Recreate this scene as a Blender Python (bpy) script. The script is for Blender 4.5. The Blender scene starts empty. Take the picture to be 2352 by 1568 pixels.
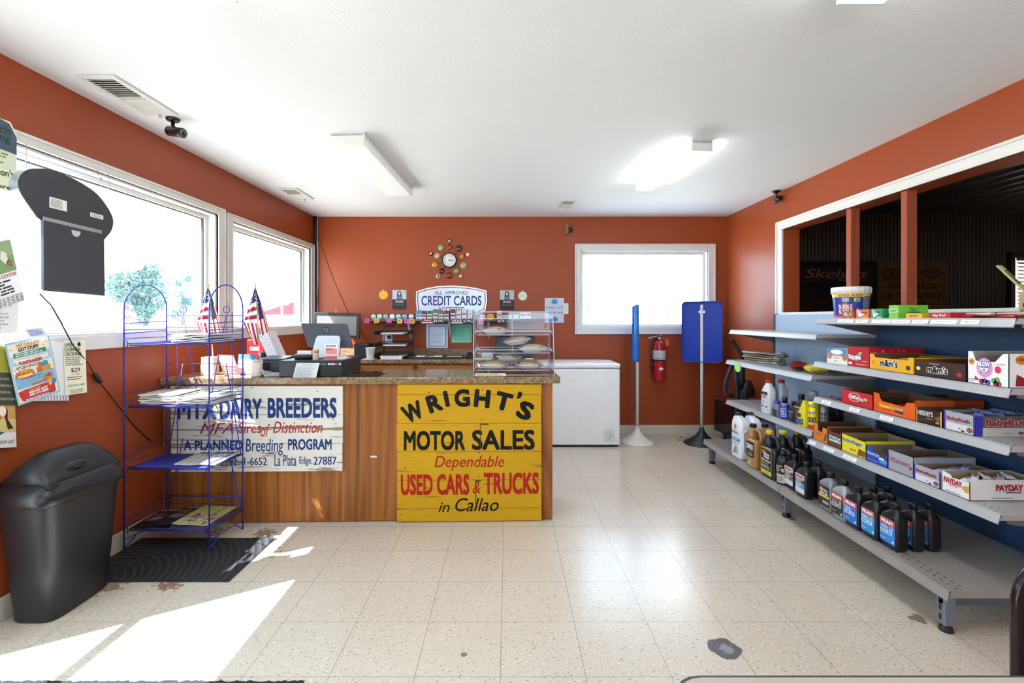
import bpy, bmesh, math, random
from mathutils import Vector, Matrix

# ------------------------------------------------------------------ camera, sky, sun, exposure
F, CX, CY, CH = 1091.0, 1168.0, 730.0, 1.2756      # focal length and vanishing point in pixels of the 2352x1568 frame, eye height
S = bpy.context.scene
COL = S.collection
cam_d = bpy.data.cameras.new('camera')
cam_d.sensor_width = 36.0
cam_d.lens = 36.0 * F / 2352.0
cam_d.shift_x = (1176 - CX) / 2352.0
cam_d.shift_y = -(784 - CY) / 2352.0
cam_d.clip_start = 0.02
cam_d.clip_end = 300
cam = bpy.data.objects.new('camera', cam_d)
COL.objects.link(cam)
cam.location = (0, 0, CH)
cam.rotation_euler = (math.pi / 2, 0, 0)
S.camera = cam

S.view_settings.view_transform = 'Standard'
S.view_settings.look = 'None'
S.view_settings.gamma = 1.0
S.view_settings.use_curve_mapping = False
S.view_settings.exposure = 1.1

world = bpy.data.worlds.new('sky')
S.world = world
world.use_nodes = True
_wn = world.node_tree.nodes
_bg = _wn['Background']
_bg.inputs[0].default_value = (0.64, 0.82, 1.0, 1)
_bg.inputs[1].default_value = 4.5

sun_d = bpy.data.lights.new('sun', 'SUN')
sun_d.energy = 26.0
sun_d.angle = math.radians(0.53)
sun_d.color = (0.96, 0.98, 1.0)
sun = bpy.data.objects.new('sun', sun_d)
COL.objects.link(sun)
SUN_DIR = Vector((1.0, 0.592, -1.707)).normalized()
sun.rotation_euler = SUN_DIR.to_track_quat('-Z', 'Y').to_euler()
sun.location = (-8, -4, 12)

# ------------------------------------------------------------------ measuring helpers
def at(px, py, Y):
    return Vector(((px - CX) * Y / F, Y, CH - (py - CY) * Y / F))

def ray(px, py):
    return Vector(((px - CX) / F, 1.0, -(py - CY) / F))

def hit(px, py, p0, n):
    d = ray(px, py); o = Vector((0, 0, CH)); p0 = Vector(p0); n = Vector(n)
    return o + d * ((p0 - o).dot(n) / d.dot(n))

def on_x(px, py, X):
    return hit(px, py, (X, 0, 0), (1, 0, 0))

def on_z(px, py, Z=0.0):
    return hit(px, py, (0, 0, Z), (0, 0, 1))

def UF(o, u, v):
    """frame of a unit square: origin o, full edge vectors u and v, unit normal u x v"""
    o, u, v = Vector(o), Vector(u), Vector(v)
    n = u.cross(v).normalized()
    return Matrix(((u.x, v.x, n.x, o.x), (u.y, v.y, n.y, o.y), (u.z, v.z, n.z, o.z), (0, 0, 0, 1)))

def UF4(tl, tr, bl):
    return UF(bl, tr - tl, tl - bl)

def sub(Fm, x0, y0, x1, y1):
    return Fm @ Matrix(((x1 - x0, 0, 0, x0), (0, y1 - y0, 0, y0), (0, 0, 1, 0), (0, 0, 0, 1)))

def TR(x=0, y=0, z=0, rz=0, rx=0, ry=0):
    return Matrix.Translation((x, y, z)) @ Matrix.Rotation(rz, 4, 'Z') @ Matrix.Rotation(ry, 4, 'Y') @ Matrix.Rotation(rx, 4, 'X')

def bface(b, side):
    x0, x1, y0, y1, z0, z1 = b
    h = z1 - z0
    if side == '-x': return UF((x0, y1, z0), (0, y0 - y1, 0), (0, 0, h))
    if side == '+x': return UF((x1, y0, z0), (0, y1 - y0, 0), (0, 0, h))
    if side == '-y': return UF((x0, y0, z0), (x1 - x0, 0, 0), (0, 0, h))
    if side == '+z': return UF((x0, y0, z1), (x1 - x0, 0, 0), (0, y1 - y0, 0))

# ------------------------------------------------------------------ materials
def lin(hexs):
    hexs = hexs.lstrip('#')
    o = []
    for i in (0, 2, 4):
        v = int(hexs[i:i + 2], 16) / 255.0
        o.append(v / 12.92 if v <= 0.04045 else ((v + 0.055) / 1.055) ** 2.4)
    return tuple(o) + (1.0,)

_MC = {}
def c(hexs, rough=0.5, metal=0.0, var=0.06, spec=0.5, scale=14.0):
    """plain painted / plastic surface with a little procedural unevenness"""
    k = (hexs, rough, metal, var, spec, scale)
    if k in _MC: return _MC[k]
    m = bpy.data.materials.new('surface_' + hexs.lstrip('#'))
    m.use_nodes = True
    nt = m.node_tree; p = nt.nodes['Principled BSDF']
    p.inputs['Roughness'].default_value = rough
    p.inputs['Metallic'].default_value = metal
    p.inputs['Specular IOR Level'].default_value = spec
    col = lin(hexs)
    p.inputs['Base Color'].default_value = col
    if var > 0:
        tc = nt.nodes.new('ShaderNodeTexCoord'); nz = nt.nodes.new('ShaderNodeTexNoise')
        nz.inputs['Scale'].default_value = scale; nz.inputs['Detail'].default_value = 4
        nt.links.new(tc.outputs['Object'], nz.inputs['Vector'])
        mx = nt.nodes.new('ShaderNodeMix'); mx.data_type = 'RGBA'
        mx.inputs[6].default_value = tuple(max(0, x * (1 - var)) for x in col[:3]) + (1,)
        mx.inputs[7].default_value = tuple(min(1, x * (1 + var)) for x in col[:3]) + (1,)
        nt.links.new(nz.outputs[0], mx.inputs[0])
        nt.links.new(mx.outputs[2], p.inputs['Base Color'])
    _MC[k] = m
    return m

def ink(hexs):
    return c(hexs, 0.55, 0, 0)

def new_mat(name, rough=0.5, metal=0.0):
    m = bpy.data.materials.new(name); m.use_nodes = True
    nt = m.node_tree; p = nt.nodes['Principled BSDF']
    p.inputs['Roughness'].default_value = rough; p.inputs['Metallic'].default_value = metal
    return m, nt, p

def N(nt, kind, **kw):
    n = nt.nodes.new(kind)
    for k, v in kw.items():
        if k.startswith('i_'):
            key = k[2:]
            key = int(key) if key.isdigit() else key.replace('_', ' ')
            n.inputs[key].default_value = v
        else:
            setattr(n, k, v)
    return n

def L(nt, a, b): nt.links.new(a, b)

def ramp(nt, stops, interp='LINEAR'):
    r = nt.nodes.new('ShaderNodeValToRGB'); r.color_ramp.interpolation = interp
    e = r.color_ramp.elements
    while len(e) < len(stops): e.new(0.5)
    for i, (p, col) in enumerate(stops):
        e[i].position = p; e[i].color = col if not isinstance(col, str) else lin(col)
    return r

def mixc(nt, fac, a, b):
    mx = N(nt, 'ShaderNodeMix', data_type='RGBA')
    for s, v in ((0, fac), (6, a), (7, b)):
        if hasattr(v, 'is_linked') or isinstance(v, bpy.types.NodeSocket): L(nt, v, mx.inputs[s])
        elif isinstance(v, str): mx.inputs[s].default_value = lin(v)
        else: mx.inputs[s].default_value = v
    return mx.outputs[2]

def math_(nt, op, a, b=None, cc=None):
    n = N(nt, 'ShaderNodeMath', operation=op)
    for i, v in enumerate((a, b, cc)):
        if v is None: continue
        if isinstance(v, bpy.types.NodeSocket): L(nt, v, n.inputs[i])
        else: n.inputs[i].default_value = v
    return n.outputs[0]

def coords(nt, scale=(1, 1, 1), kind='Object', loc=(0, 0, 0)):
    tc = nt.nodes.new('ShaderNodeTexCoord'); mp = nt.nodes.new('ShaderNodeMapping')
    mp.inputs['Scale'].default_value = scale; mp.inputs['Location'].default_value = loc
    L(nt, tc.outputs[kind], mp.inputs['Vector'])
    return mp.outputs[0]

def bump(nt, p, h, strength=0.2, dist=0.01):
    b = N(nt, 'ShaderNodeBump'); b.inputs['Strength'].default_value = strength; b.inputs['Distance'].default_value = dist
    L(nt, h, b.inputs['Height']); L(nt, b.outputs[0], p.inputs['Normal'])

def m_wall():
    m, nt, p = new_mat('orange_wall_paint', 0.38)
    p.inputs['Specular IOR Level'].default_value = 0.3
    v = coords(nt, (1, 1, 1))
    n1 = N(nt, 'ShaderNodeTexNoise', i_Scale=1.3, i_Detail=3.0); L(nt, v, n1.inputs['Vector'])
    L(nt, mixc(nt, n1.outputs[0], '#984321', '#a04b28'), p.inputs['Base Color'])
    n2 = N(nt, 'ShaderNodeTexNoise', i_Scale=220.0, i_Detail=2.0); L(nt, v, n2.inputs['Vector'])
    bump(nt, p, n2.outputs[0], 0.12, 0.002)
    return m

def m_ceiling():
    m, nt, p = new_mat('white_textured_ceiling', 0.8)
    v = coords(nt)
    n2 = N(nt, 'ShaderNodeTexNoise', i_Scale=160.0, i_Detail=3.0); L(nt, v, n2.inputs['Vector'])
    n1 = N(nt, 'ShaderNodeTexNoise', i_Scale=0.8, i_Detail=2.0); L(nt, v, n1.inputs['Vector'])
    L(nt, mixc(nt, n1.outputs[0], '#e3e6e9', '#e9ecef'), p.inputs['Base Color'])
    bump(nt, p, n2.outputs[0], 0.35, 0.004)
    return m

def blob(nt, geo, x, y, r, wob=0.5, sc=18.0, soft=0.04):
    """0..1 mask of an irregular patch around (x, y)"""
    nz = N(nt, 'ShaderNodeTexNoise', i_Scale=sc, i_Detail=4.0); L(nt, geo, nz.inputs['Vector'])
    sp = N(nt, 'ShaderNodeSeparateXYZ'); L(nt, geo, sp.inputs[0])
    dx = math_(nt, 'SUBTRACT', sp.outputs[0], x); dy = math_(nt, 'SUBTRACT', sp.outputs[1], y)
    d = math_(nt, 'SQRT', math_(nt, 'ADD', math_(nt, 'MULTIPLY', dx, dx), math_(nt, 'MULTIPLY', dy, dy)))
    d = math_(nt, 'DIVIDE', d, r)
    d = math_(nt, 'ADD', d, math_(nt, 'MULTIPLY', math_(nt, 'SUBTRACT', nz.outputs[0], 0.5), wob * 2))
    mr = N(nt, 'ShaderNodeMapRange', i_1=1.0 + soft, i_2=1.0 - soft); L(nt, d, mr.inputs[0])
    return mr.outputs[0]

def m_floor():
    m, nt, p = new_mat('vinyl_tile_floor', 0.28)
    geo = coords(nt)
    T = 0.3048
    sp = N(nt, 'ShaderNodeSeparateXYZ'); L(nt, geo, sp.inputs[0])
    fx = math_(nt, 'FLOORED_MODULO', math_(nt, 'SUBTRACT', sp.outputs[0], 0.885 + 0.0012), T)
    fy = math_(nt, 'FLOORED_MODULO', math_(nt, 'SUBTRACT', sp.outputs[1], 1.994 + 0.0012), T)
    lx = math_(nt, 'GREATER_THAN', fx, T - 0.0024); ly = math_(nt, 'GREATER_THAN', fy, T - 0.0024)
    line = math_(nt, 'MAXIMUM', lx, ly)
    # each tile its own faint tint
    tx = math_(nt, 'FLOOR', math_(nt, 'DIVIDE', math_(nt, 'SUBTRACT', sp.outputs[0], 0.885), T))
    ty = math_(nt, 'FLOOR', math_(nt, 'DIVIDE', math_(nt, 'SUBTRACT', sp.outputs[1], 1.994), T))
    cb = N(nt, 'ShaderNodeCombineXYZ'); L(nt, tx, cb.inputs[0]); L(nt, ty, cb.inputs[1])
    wn = N(nt, 'ShaderNodeTexWhiteNoise', noise_dimensions='2D'); L(nt, cb.outputs[0], wn.inputs['Vector'])
    n1 = N(nt, 'ShaderNodeTexNoise', i_Scale=2.2, i_Detail=5.0); L(nt, geo, n1.inputs['Vector'])
    base = mixc(nt, n1.outputs[0], '#cbbfae', '#dbd1c1')
    base = mixc(nt, math_(nt, 'MULTIPLY', wn.outputs[0], 0.35), base, '#d2c4b0')
    # flecks: stretched specks, dark and light, turned by a wobble
    def flecks(sx, sy, rot, thr, loc):
        mp = N(nt, 'ShaderNodeMapping'); L(nt, geo, mp.inputs['Vector'])
        mp.inputs['Scale'].default_value = (sx, sy, 1); mp.inputs['Rotation'].default_value = (0, 0, rot); mp.inputs['Location'].default_value = loc
        vo = N(nt, 'ShaderNodeTexVoronoi', feature='F1', i_Scale=1.0, i_Randomness=1.0, voronoi_dimensions='2D'); L(nt, mp.outputs[0], vo.inputs['Vector'])
        spc = N(nt, 'ShaderNodeSeparateColor'); L(nt, vo.outputs['Color'], spc.inputs[0])
        near = math_(nt, 'LESS_THAN', vo.outputs['Distance'], math_(nt, 'MULTIPLY', spc.outputs[1], thr))
        return math_(nt, 'MULTIPLY', near, math_(nt, 'GREATER_THAN', spc.outputs[0], 0.45))
    f1 = flecks(26, 88, 0.5, 0.17, (0, 0, 0)); f2 = flecks(84, 28, 0.9, 0.16, (3, 1, 0)); f3 = flecks(36, 110, -0.4, 0.2, (7, 2, 0))
    base = mixc(nt, math_(nt, 'MULTIPLY', f3, 0.85), base, '#efeae0')
    base = mixc(nt, math_(nt, 'MULTIPLY', f1, 0.75), base, '#7c6a5b')
    base = mixc(nt, math_(nt, 'MULTIPLY', f2, 0.7), base, '#8d7b6c')
    base = mixc(nt, math_(nt, 'MULTIPLY', line, 0.75), base, '#7f7362')
    # wear that has a shape of its own
    for (x, y, r, w, sc, colr, k) in ((0.836, 1.836, 0.062, 0.45, 13, '#5d5c60', 1.0), (0.842, 1.832, 0.026, 1.4, 80, '#98979c', 0.75),
                                      (-1.27, 2.565, 0.03, 1.6, 40, '#7a4a34', 0.85), (-1.45, 2.82, 0.05, 2.2, 38, '#7d5640', 0.7),
                                      (-1.62, 2.275, 0.05, 2.4, 40, '#86583c', 0.8), (-1.9, 2.27, 0.06, 2.0, 32, '#83583f', 0.7), (-1.75, 2.84, 0.05, 2.2, 34, '#8b6a50', 0.7),
                                      (-1.3, 2.64, 0.03, 2.0, 46, '#7a4a34', 0.6), (-0.17, 1.80, 0.012, 0.6, 40, '#6a5546', 0.8), (1.74, 2.02, 0.03, 1.6, 40, '#6d5d4b', 0.8),
                                      (1.80, 3.02, 0.03, 1.2, 40, '#5d5448', 0.7), (2.0, 5.0, 0.2, 1.2, 9, '#8b7154', 0.5)):
        base = mixc(nt, math_(nt, 'MULTIPLY', blob(nt, geo, x, y, r, w, sc), k), base, colr)
    # long scratches
    mp = N(nt, 'ShaderNodeMapping'); L(nt, geo, mp.inputs['Vector']); mp.inputs['Scale'].default_value = (1.2, 26, 1); mp.inputs['Rotation'].default_value = (0, 0, 0.9)
    ns = N(nt, 'ShaderNodeTexNoise', i_Scale=1.6, i_Detail=3.0); L(nt, mp.outputs[0], ns.inputs['Vector'])
    sc = N(nt, 'ShaderNodeMapRange', i_1=0.70, i_2=0.74); L(nt, ns.outputs[0], sc.inputs[0])
    base = mixc(nt, math_(nt, 'MULTIPLY', sc.outputs[0], 0.25), base, '#a08f7c')
    L(nt, base, p.inputs['Base Color'])
    rr = N(nt, 'ShaderNodeMapRange', i_3=0.13, i_4=0.34); L(nt, n1.outputs[0], rr.inputs[0]); L(nt, rr.outputs[0], p.inputs['Roughness'])
    n3 = N(nt, 'ShaderNodeTexNoise', i_Scale=9.0, i_Detail=2.0); L(nt, geo, n3.inputs['Vector'])
    bump(nt, p, math_(nt, 'SUBTRACT', n3.outputs[0], math_(nt, 'MULTIPLY', line, 0.5)), 0.08, 0.006)
    return m

def m_oak(name, dark='#73401a', light='#b06d30', axis='z', rough=0.4):
    m, nt, p = new_mat(name, rough)
    p.inputs['Specular IOR Level'].default_value = 0.3
    sc = {'z': (9, 9, 0.7), 'x': (0.7, 9, 9), 'y': (9, 0.7, 9)}[axis]
    v = coords(nt, tuple(x * 0.45 for x in sc))
    n0 = N(nt, 'ShaderNodeTexNoise', i_Scale=0.8, i_Detail=2.0, i_Roughness=0.4); L(nt, v, n0.inputs['Vector'])
    w = math_(nt, 'SINE', math_(nt, 'MULTIPLY', n0.outputs[0], 70.0))
    v2 = coords(nt, tuple(x * 14 if x > 1 else x * 3 for x in sc))
    n1 = N(nt, 'ShaderNodeTexNoise', i_Scale=1.0, i_Detail=4.0); L(nt, v2, n1.inputs['Vector'])
    f = math_(nt, 'MULTIPLY_ADD', w, 0.13, math_(nt, 'MULTIPLY_ADD', n1.outputs[0], 0.7, 0.12))
    r = ramp(nt, [(0.2, dark), (0.75, light)]); L(nt, f, r.inputs[0])
    L(nt, r.outputs[0], p.inputs['Base Color'])
    bump(nt, p, n1.outputs[0], 0.06, 0.002)
    return m

def m_laminate():
    m, nt, p = new_mat('speckled_brown_laminate', 0.16)
    v = coords(nt)
    n1 = N(nt, 'ShaderNodeTexNoise', i_Scale=150.0, i_Detail=3.0); L(nt, v, n1.inputs['Vector'])
    n2 = N(nt, 'ShaderNodeTexNoise', i_Scale=38.0, i_Detail=4.0); L(nt, v, n2.inputs['Vector'])
    f = math_(nt, 'MULTIPLY_ADD', n1.outputs[0], 0.65, math_(nt, 'MULTIPLY', n2.outputs[0], 0.35))
    r = ramp(nt, [(0.36, '#4f3c2b'), (0.47, '#84694d'), (0.55, '#9c8262'), (0.64, '#bda583')]); L(nt, f, r.inputs[0])
    L(nt, r.outputs[0], p.inputs['Base Color'])
    return m

def m_board(name, paint, wear, thr=0.63, axis='x'):
    """old painted boards, the paint flaking off along the grain"""
    m, nt, p = new_mat(name, 0.6)
    p.inputs['Specular IOR Level'].default_value = 0.2
    v = coords(nt, (2.2, 20, 26))
    n1 = N(nt, 'ShaderNodeTexNoise', i_Scale=1.4, i_Detail=6.0, i_Roughness=0.65); L(nt, v, n1.inputs['Vector'])
    v2 = coords(nt, (1, 1, 1))
    n2 = N(nt, 'ShaderNodeTexNoise', i_Scale=4.0, i_Detail=5.0); L(nt, v2, n2.inputs['Vector'])
    mr = N(nt, 'ShaderNodeMapRange', i_1=thr, i_2=thr + 0.05); L(nt, n1.outputs[0], mr.inputs[0])
    base = mixc(nt, n2.outputs[0], paint[0], paint[1])
    L(nt, mixc(nt, math_(nt, 'MULTIPLY', mr.outputs[0], 0.8), base, wear), p.inputs['Base Color'])
    bump(nt, p, n1.outputs[0], 0.25, 0.004)
    return m

def m_clear(name, tint=(1, 1, 1, 1), refl=0.06, rough=0.02, fres=1.45):
    """thin clear sheet: lets light straight through and mirrors at grazing angles"""
    m = bpy.data.materials.new(name); m.use_nodes = True
    nt = m.node_tree; nt.nodes.remove(nt.nodes['Principled BSDF'])
    out = nt.nodes['Material Output']
    t = N(nt, 'ShaderNodeBsdfTransparent'); t.inputs[0].default_value = tint
    g = N(nt, 'ShaderNodeBsdfGlossy'); g.inputs['Roughness'].default_value = rough
    fr = N(nt, 'ShaderNodeFresnel'); fr.inputs[0].default_value = fres
    k = math_(nt, 'ADD', math_(nt, 'MULTIPLY', fr.outputs[0], 0.45), max(0.0, refl - 0.05))
    mx = N(nt, 'ShaderNodeMixShader'); L(nt, k, mx.inputs[0]); L(nt, t.outputs[0], mx.inputs[1]); L(nt, g.outputs[0], mx.inputs[2])
    L(nt, mx.outputs[0], out.inputs['Surface'])
    return m

def m_frost(name, colr, alpha):
    """milky plastic: part see-through, part diffuse"""
    m, nt, p = new_mat(name, 0.2)
    p.inputs['Base Color'].default_value = lin(colr); p.inputs['Alpha'].default_value = alpha
    return m

def m_emit(name, colr, strength):
    m, nt, p = new_mat(name, 0.5)
    p.inputs['Base Color'].default_value = lin('#f2f2f2')
    p.inputs['Emission Color'].default_value = lin(colr); p.inputs['Emission Strength'].default_value = strength
    return m

WALL, CEIL, FLOOR = m_wall(), m_ceiling(), m_floor()
OAK, OAKX = m_oak('oak_veneer'), m_oak('oak_drawer', '#8a4f22', '#b87438', 'x')
LAM = m_laminate()
GLASS = m_clear('window_glass', (0.97, 0.99, 1.0, 1), 0.05)
ACRYL = m_clear('clear_acrylic', (0.985, 0.985, 0.99, 1), 0.055, 0.04)
EDGE = m_frost('painted_acrylic_edge_glow', '#eceaf8', 0.62)  # milky white painted along clear edges for the light they catch
WHITE = c('#eeeeea', 0.4); PAPER = c('#f4f3ee', 0.7, 0, 0.02); BLACK = c('#141416', 0.4); INK = ink('#1a1a1c')
TRIM = c('#dddbd5', 0.35)
# ------------------------------------------------------------------ mesh builder
_TX = {}
def glyphs(s, bold=0.0, shear=0.0):
    k = (s, bold, shear)
    if k in _TX: return _TX[k]
    cu = bpy.data.curves.new('t', 'FONT'); cu.body = s; cu.offset = bold; cu.shear = shear; cu.resolution_u = 3
    cu.dimensions = '2D'; cu.fill_mode = 'FRONT'
    ob = bpy.data.objects.new('t', cu)
    me = ob.to_mesh()
    vs = [(v.co.x, v.co.y) for v in me.vertices]; fs = [tuple(f.vertices) for f in me.polygons]
    ob.to_mesh_clear(); bpy.data.objects.remove(ob); bpy.data.curves.remove(cu)
    if vs:
        x0 = min(v[0] for v in vs); x1 = max(v[0] for v in vs); y0 = min(v[1] for v in vs); y1 = max(v[1] for v in vs)
    else: x0 = y0 = 0; x1 = y1 = 1
    _TX[k] = (vs, fs, x0, y0, max(x1 - x0, 1e-4), max(y1 - y0, 1e-4))
    return _TX[k]

class B:
    def __init__(s): s.bm = bmesh.new(); s.ms = []
    def mi(s, m):
        if m not in s.ms: s.ms.append(m)
        return s.ms.index(m)
    def mesh(s, vs, fs, m, T=None, smooth=False):
        i = s.mi(m)
        bv = [s.bm.verts.new(T @ Vector(v) if T is not None else v) for v in vs]
        for f in fs:
            try:
                nf = s.bm.faces.new([bv[j] for j in f]); nf.material_index = i; nf.smooth = smooth
            except ValueError: pass
        return s
    def take(s, tmp, m, T=None, smooth=False):
        tmp.verts.index_update()
        s.mesh([v.co.copy() for v in tmp.verts], [[v.index for v in f.verts] for f in tmp.faces], m, T, smooth); tmp.free()
        return s
    def bx(s, x0, x1, y0, y1, z0, z1, m, bev=0, T=None, seg=2):
        vs = [(x, y, z) for z in (z0, z1) for y in (y0, y1) for x in (x0, x1)]
        fs = [(0, 2, 3, 1), (4, 5, 7, 6), (0, 1, 5, 4), (2, 6, 7, 3), (0, 4, 6, 2), (1, 3, 7, 5)]
        if bev <= 0: return s.mesh(vs, fs, m, T)
        t = bmesh.new(); bv = [t.verts.new(v) for v in vs]
        for f in fs: t.faces.new([bv[j] for j in f])
        bmesh.ops.bevel(t, geom=t.edges[:], offset=bev, segments=seg, affect='EDGES', profile=0.5)
        return s.take(t, m, T, False)
    def tube(s, pts, r, m, seg=8, closed=False, T=None, caps=True):
        pts = [Vector(p) for p in pts]; n = len(pts); rs = r if isinstance(r, (list, tuple)) else [r] * n
        rings = []; up = None
        for i, p in enumerate(pts):
            a = pts[(i - 1) % n] if (closed or i > 0) else p; b = pts[(i + 1) % n] if (closed or i < n - 1) else p
            d = (b - a); d = d.normalized() if d.length > 1e-9 else Vector((0, 0, 1))
            if up is None: up = d.orthogonal().normalized()
            up = (up - d * up.dot(d)); up = up.normalized() if up.length > 1e-6 else d.orthogonal().normalized()
            w = d.cross(up)
            rings.append([p + (up * math.cos(2 * math.pi * k / seg) + w * math.sin(2 * math.pi * k / seg)) * rs[i] for k in range(seg)])
        return s.loft(rings, m, T, caps and not closed, closed)
    def loft(s, rings, m, T=None, caps=True, closed=False, smooth=True):
        n = len(rings[0]); vs = [v for r in rings for v in r]; fs = []
        for i in range(len(rings) if closed else len(rings) - 1):
            a = i * n; b = ((i + 1) % len(rings)) * n
            for k in range(n): fs.append((a + k, a + (k + 1) % n, b + (k + 1) % n, b + k))
        if caps: fs.append(tuple(range(n - 1, -1, -1))); fs.append(tuple(range((len(rings) - 1) * n, len(rings) * n)))
        return s.mesh(vs, fs, m, T, smooth)
    def lathe(s, prof, m, T=None, n=24, caps=True, smooth=True):
        return s.loft([[Vector((r * math.cos(2 * math.pi * k / n), r * math.sin(2 * math.pi * k / n), z)) for k in range(n)] for r, z in prof], m, T, caps, False, smooth)
    def cyl(s, p0, p1, r, m, seg=16, T=None, r1=None):
        return s.tube([p0, p1], [r, r if r1 is None else r1], m, seg, False, T)
    def extr(s, pts, z0, z1, m, T=None, bev=0):
        n = len(pts)
        vs = [(x, y, z0) for x, y in pts] + [(x, y, z1) for x, y in pts]
        fs = [tuple(range(n - 1, -1, -1)), tuple(range(n, 2 * n))] + [(k, (k + 1) % n, n + (k + 1) % n, n + k) for k in range(n)]
        if bev <= 0: return s.mesh(vs, fs, m, T)
        t = bmesh.new(); bv = [t.verts.new(v) for v in vs]
        for f in fs: t.faces.new([bv[j] for j in f])
        bmesh.ops.recalc_face_normals(t, faces=t.faces[:])
        bmesh.ops.bevel(t, geom=[e for e in t.edges if abs(e.verts[0].co.z - e.verts[1].co.z) < 1e-9], offset=bev, segments=2, affect='EDGES', profile=0.5)
        return s.take(t, m, T)
    def prof(s, pts, a, b, m, axis='y'):
        """outline in the (x, z) plane drawn out along y, or in (y, z) along x"""
        T = Matrix(((1, 0, 0, 0), (0, 0, 1, 0), (0, 1, 0, 0), (0, 0, 0, 1))) if axis == 'y' else Matrix(((0, 0, 1, 0), (1, 0, 0, 0), (0, 1, 0, 0), (0, 0, 0, 1)))
        return s.extr(pts, a, b, m, T)
    # flat things on a frame
    def poly(s, Fm, pts, m, l=0.0006):
        return s.mesh([Fm @ Vector((x, y, l)) for x, y in pts], [tuple(range(len(pts)))], m)
    def rect(s, Fm, x0, y0, x1, y1, m, l=0.0006):
        return s.poly(Fm, [(x0, y0), (x1, y0), (x1, y1), (x0, y1)], m, l)
    def disc(s, Fm, x, y, rx, ry, m, l=0.0006, n=20):
        return s.poly(Fm, [(x + rx * math.cos(2 * math.pi * k / n), y + ry * math.sin(2 * math.pi * k / n)) for k in range(n)], m, l)
    def star(s, Fm, x, y, rx, ry, m, l=0.0006, n=12, inner=0.8):
        return s.poly(Fm, [(x + (rx if k % 2 else rx * inner) * math.cos(math.pi * k / n), y + (ry if k % 2 else ry * inner) * math.sin(math.pi * k / n)) for k in range(2 * n)], m, l)
    def text(s, Fm, t, x0, y0, x1, y1, m, l=0.0012, bold=0.0, shear=0.0, rot=0.0, asp=1.0):
        if bold > 0:   # heavier strokes: the same letters laid over each other, nudged
            d = bold; vs0, fs0, gx, gy, gw, gh = glyphs(t, 0.0, shear); ex = d * 1.0
            vs, fs = [], []
            for j, (ox, oy) in enumerate([(d * math.cos(i * math.pi / 6), d * math.sin(i * math.pi / 6)) for i in range(12)] if d > 0.032 else ((-d, -d), (d, -d), (d, d), (-d, d)) if d > 0.015 else ((-d, 0), (d, 0))):
                k = len(vs); vs += [(x + ox, y + oy, j * 0.00006) for x, y in vs0]; fs += [tuple(i + k for i in f) for f in fs0]
            gx, gy, gw, gh = gx - d, gy - d, gw + 2 * d, gh + 2 * d
        else:
            vs, fs, gx, gy, gw, gh = glyphs(t, 0.0, shear); vs = [(x, y, 0.0) for x, y in vs]
        cx, cy, w, h = (x0 + x1) / 2, (y0 + y1) / 2, x1 - x0, y1 - y0
        o = []; cr, sr = math.cos(rot), math.sin(rot)
        for x, y, dl in vs:
            u = ((x - gx) / gw - 0.5) * w; v = ((y - gy) / gh - 0.5) * h
            if rot:
                v *= asp; u, v = u * cr - v * sr, (u * sr + v * cr) / asp
            o.append(Fm @ Vector((cx + u, cy + v, l + dl)))
        return s.mesh(o, fs, m)
    def lines(s, Fm, x0, y0, x1, y1, n, m, l=0.0009, seed=1, fill=0.5, center=False):
        rnd = random.Random(seed)
        for i in range(n):
            y = y1 + (y0 - y1) * (i + 0.5) / n; hh = abs(y1 - y0) / n * fill / 2
            e = rnd.uniform(0.72, 1.0); a, b = (x0, x0 + (x1 - x0) * e)
            if center: a, b = (x0 + x1) / 2 - (x1 - x0) * e / 2, (x0 + x1) / 2 + (x1 - x0) * e / 2
            x = a
            while x < b - abs(x1 - x0) * 0.02:
                wl = abs(x1 - x0) * rnd.uniform(0.06, 0.2); s.rect(Fm, x, y - hh, min(b, x + wl), y + hh, m, l); x += wl + abs(x1 - x0) * 0.025
        return s

def ring(z, hx, hy, e=2.0, cx=0.0, cy=0.0, n=24):
    o = []
    for k in range(n):
        a = 2 * math.pi * (k + 0.5) / n; ca, sa = math.cos(a), math.sin(a)
        o.append(Vector((cx + hx * math.copysign(abs(ca) ** (2 / e), ca), cy + hy * math.copysign(abs(sa) ** (2 / e), sa), z)))
    return o

def arc(cx, cy, r, a0, a1, n=12):
    return [(cx + r * math.cos(math.radians(a0 + (a1 - a0) * k / n)), cy + r * math.sin(math.radians(a0 + (a1 - a0) * k / n))) for k in range(n + 1)]

def rrect(x0, y0, x1, y1, r, n=5):
    return arc(x1 - r, y0 + r, r, -90, 0, n) + arc(x1 - r, y1 - r, r, 0, 90, n) + arc(x0 + r, y1 - r, r, 90, 180, n) + arc(x0 + r, y0 + r, r, 180, 270, n)

# ------------------------------------------------------------------ objects, parts, copies
_RT = {}
def thing(name, label, cat, loc=(0, 0, 0), rz=0.0, group=None):
    o = bpy.data.objects.new(name, None); o.empty_display_size = 0.05
    COL.objects.link(o); o.location = loc; o.rotation_euler = (0, 0, rz)
    _RT[o.name] = Matrix.Translation(loc) @ Matrix.Rotation(rz, 4, 'Z')
    o['label'] = label; o['category'] = cat
    if group: o['group'] = group
    return o

def _link(name, b, M4=None):
    if M4 is not None: bmesh.ops.transform(b.bm, matrix=M4, verts=b.bm.verts[:])
    bmesh.ops.recalc_face_normals(b.bm, faces=b.bm.faces[:])
    me = bpy.data.meshes.new(name); b.bm.to_mesh(me); b.bm.free()
    for m in b.ms: me.materials.append(m)
    o = bpy.data.objects.new(name, me); COL.objects.link(o)
    return o

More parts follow.
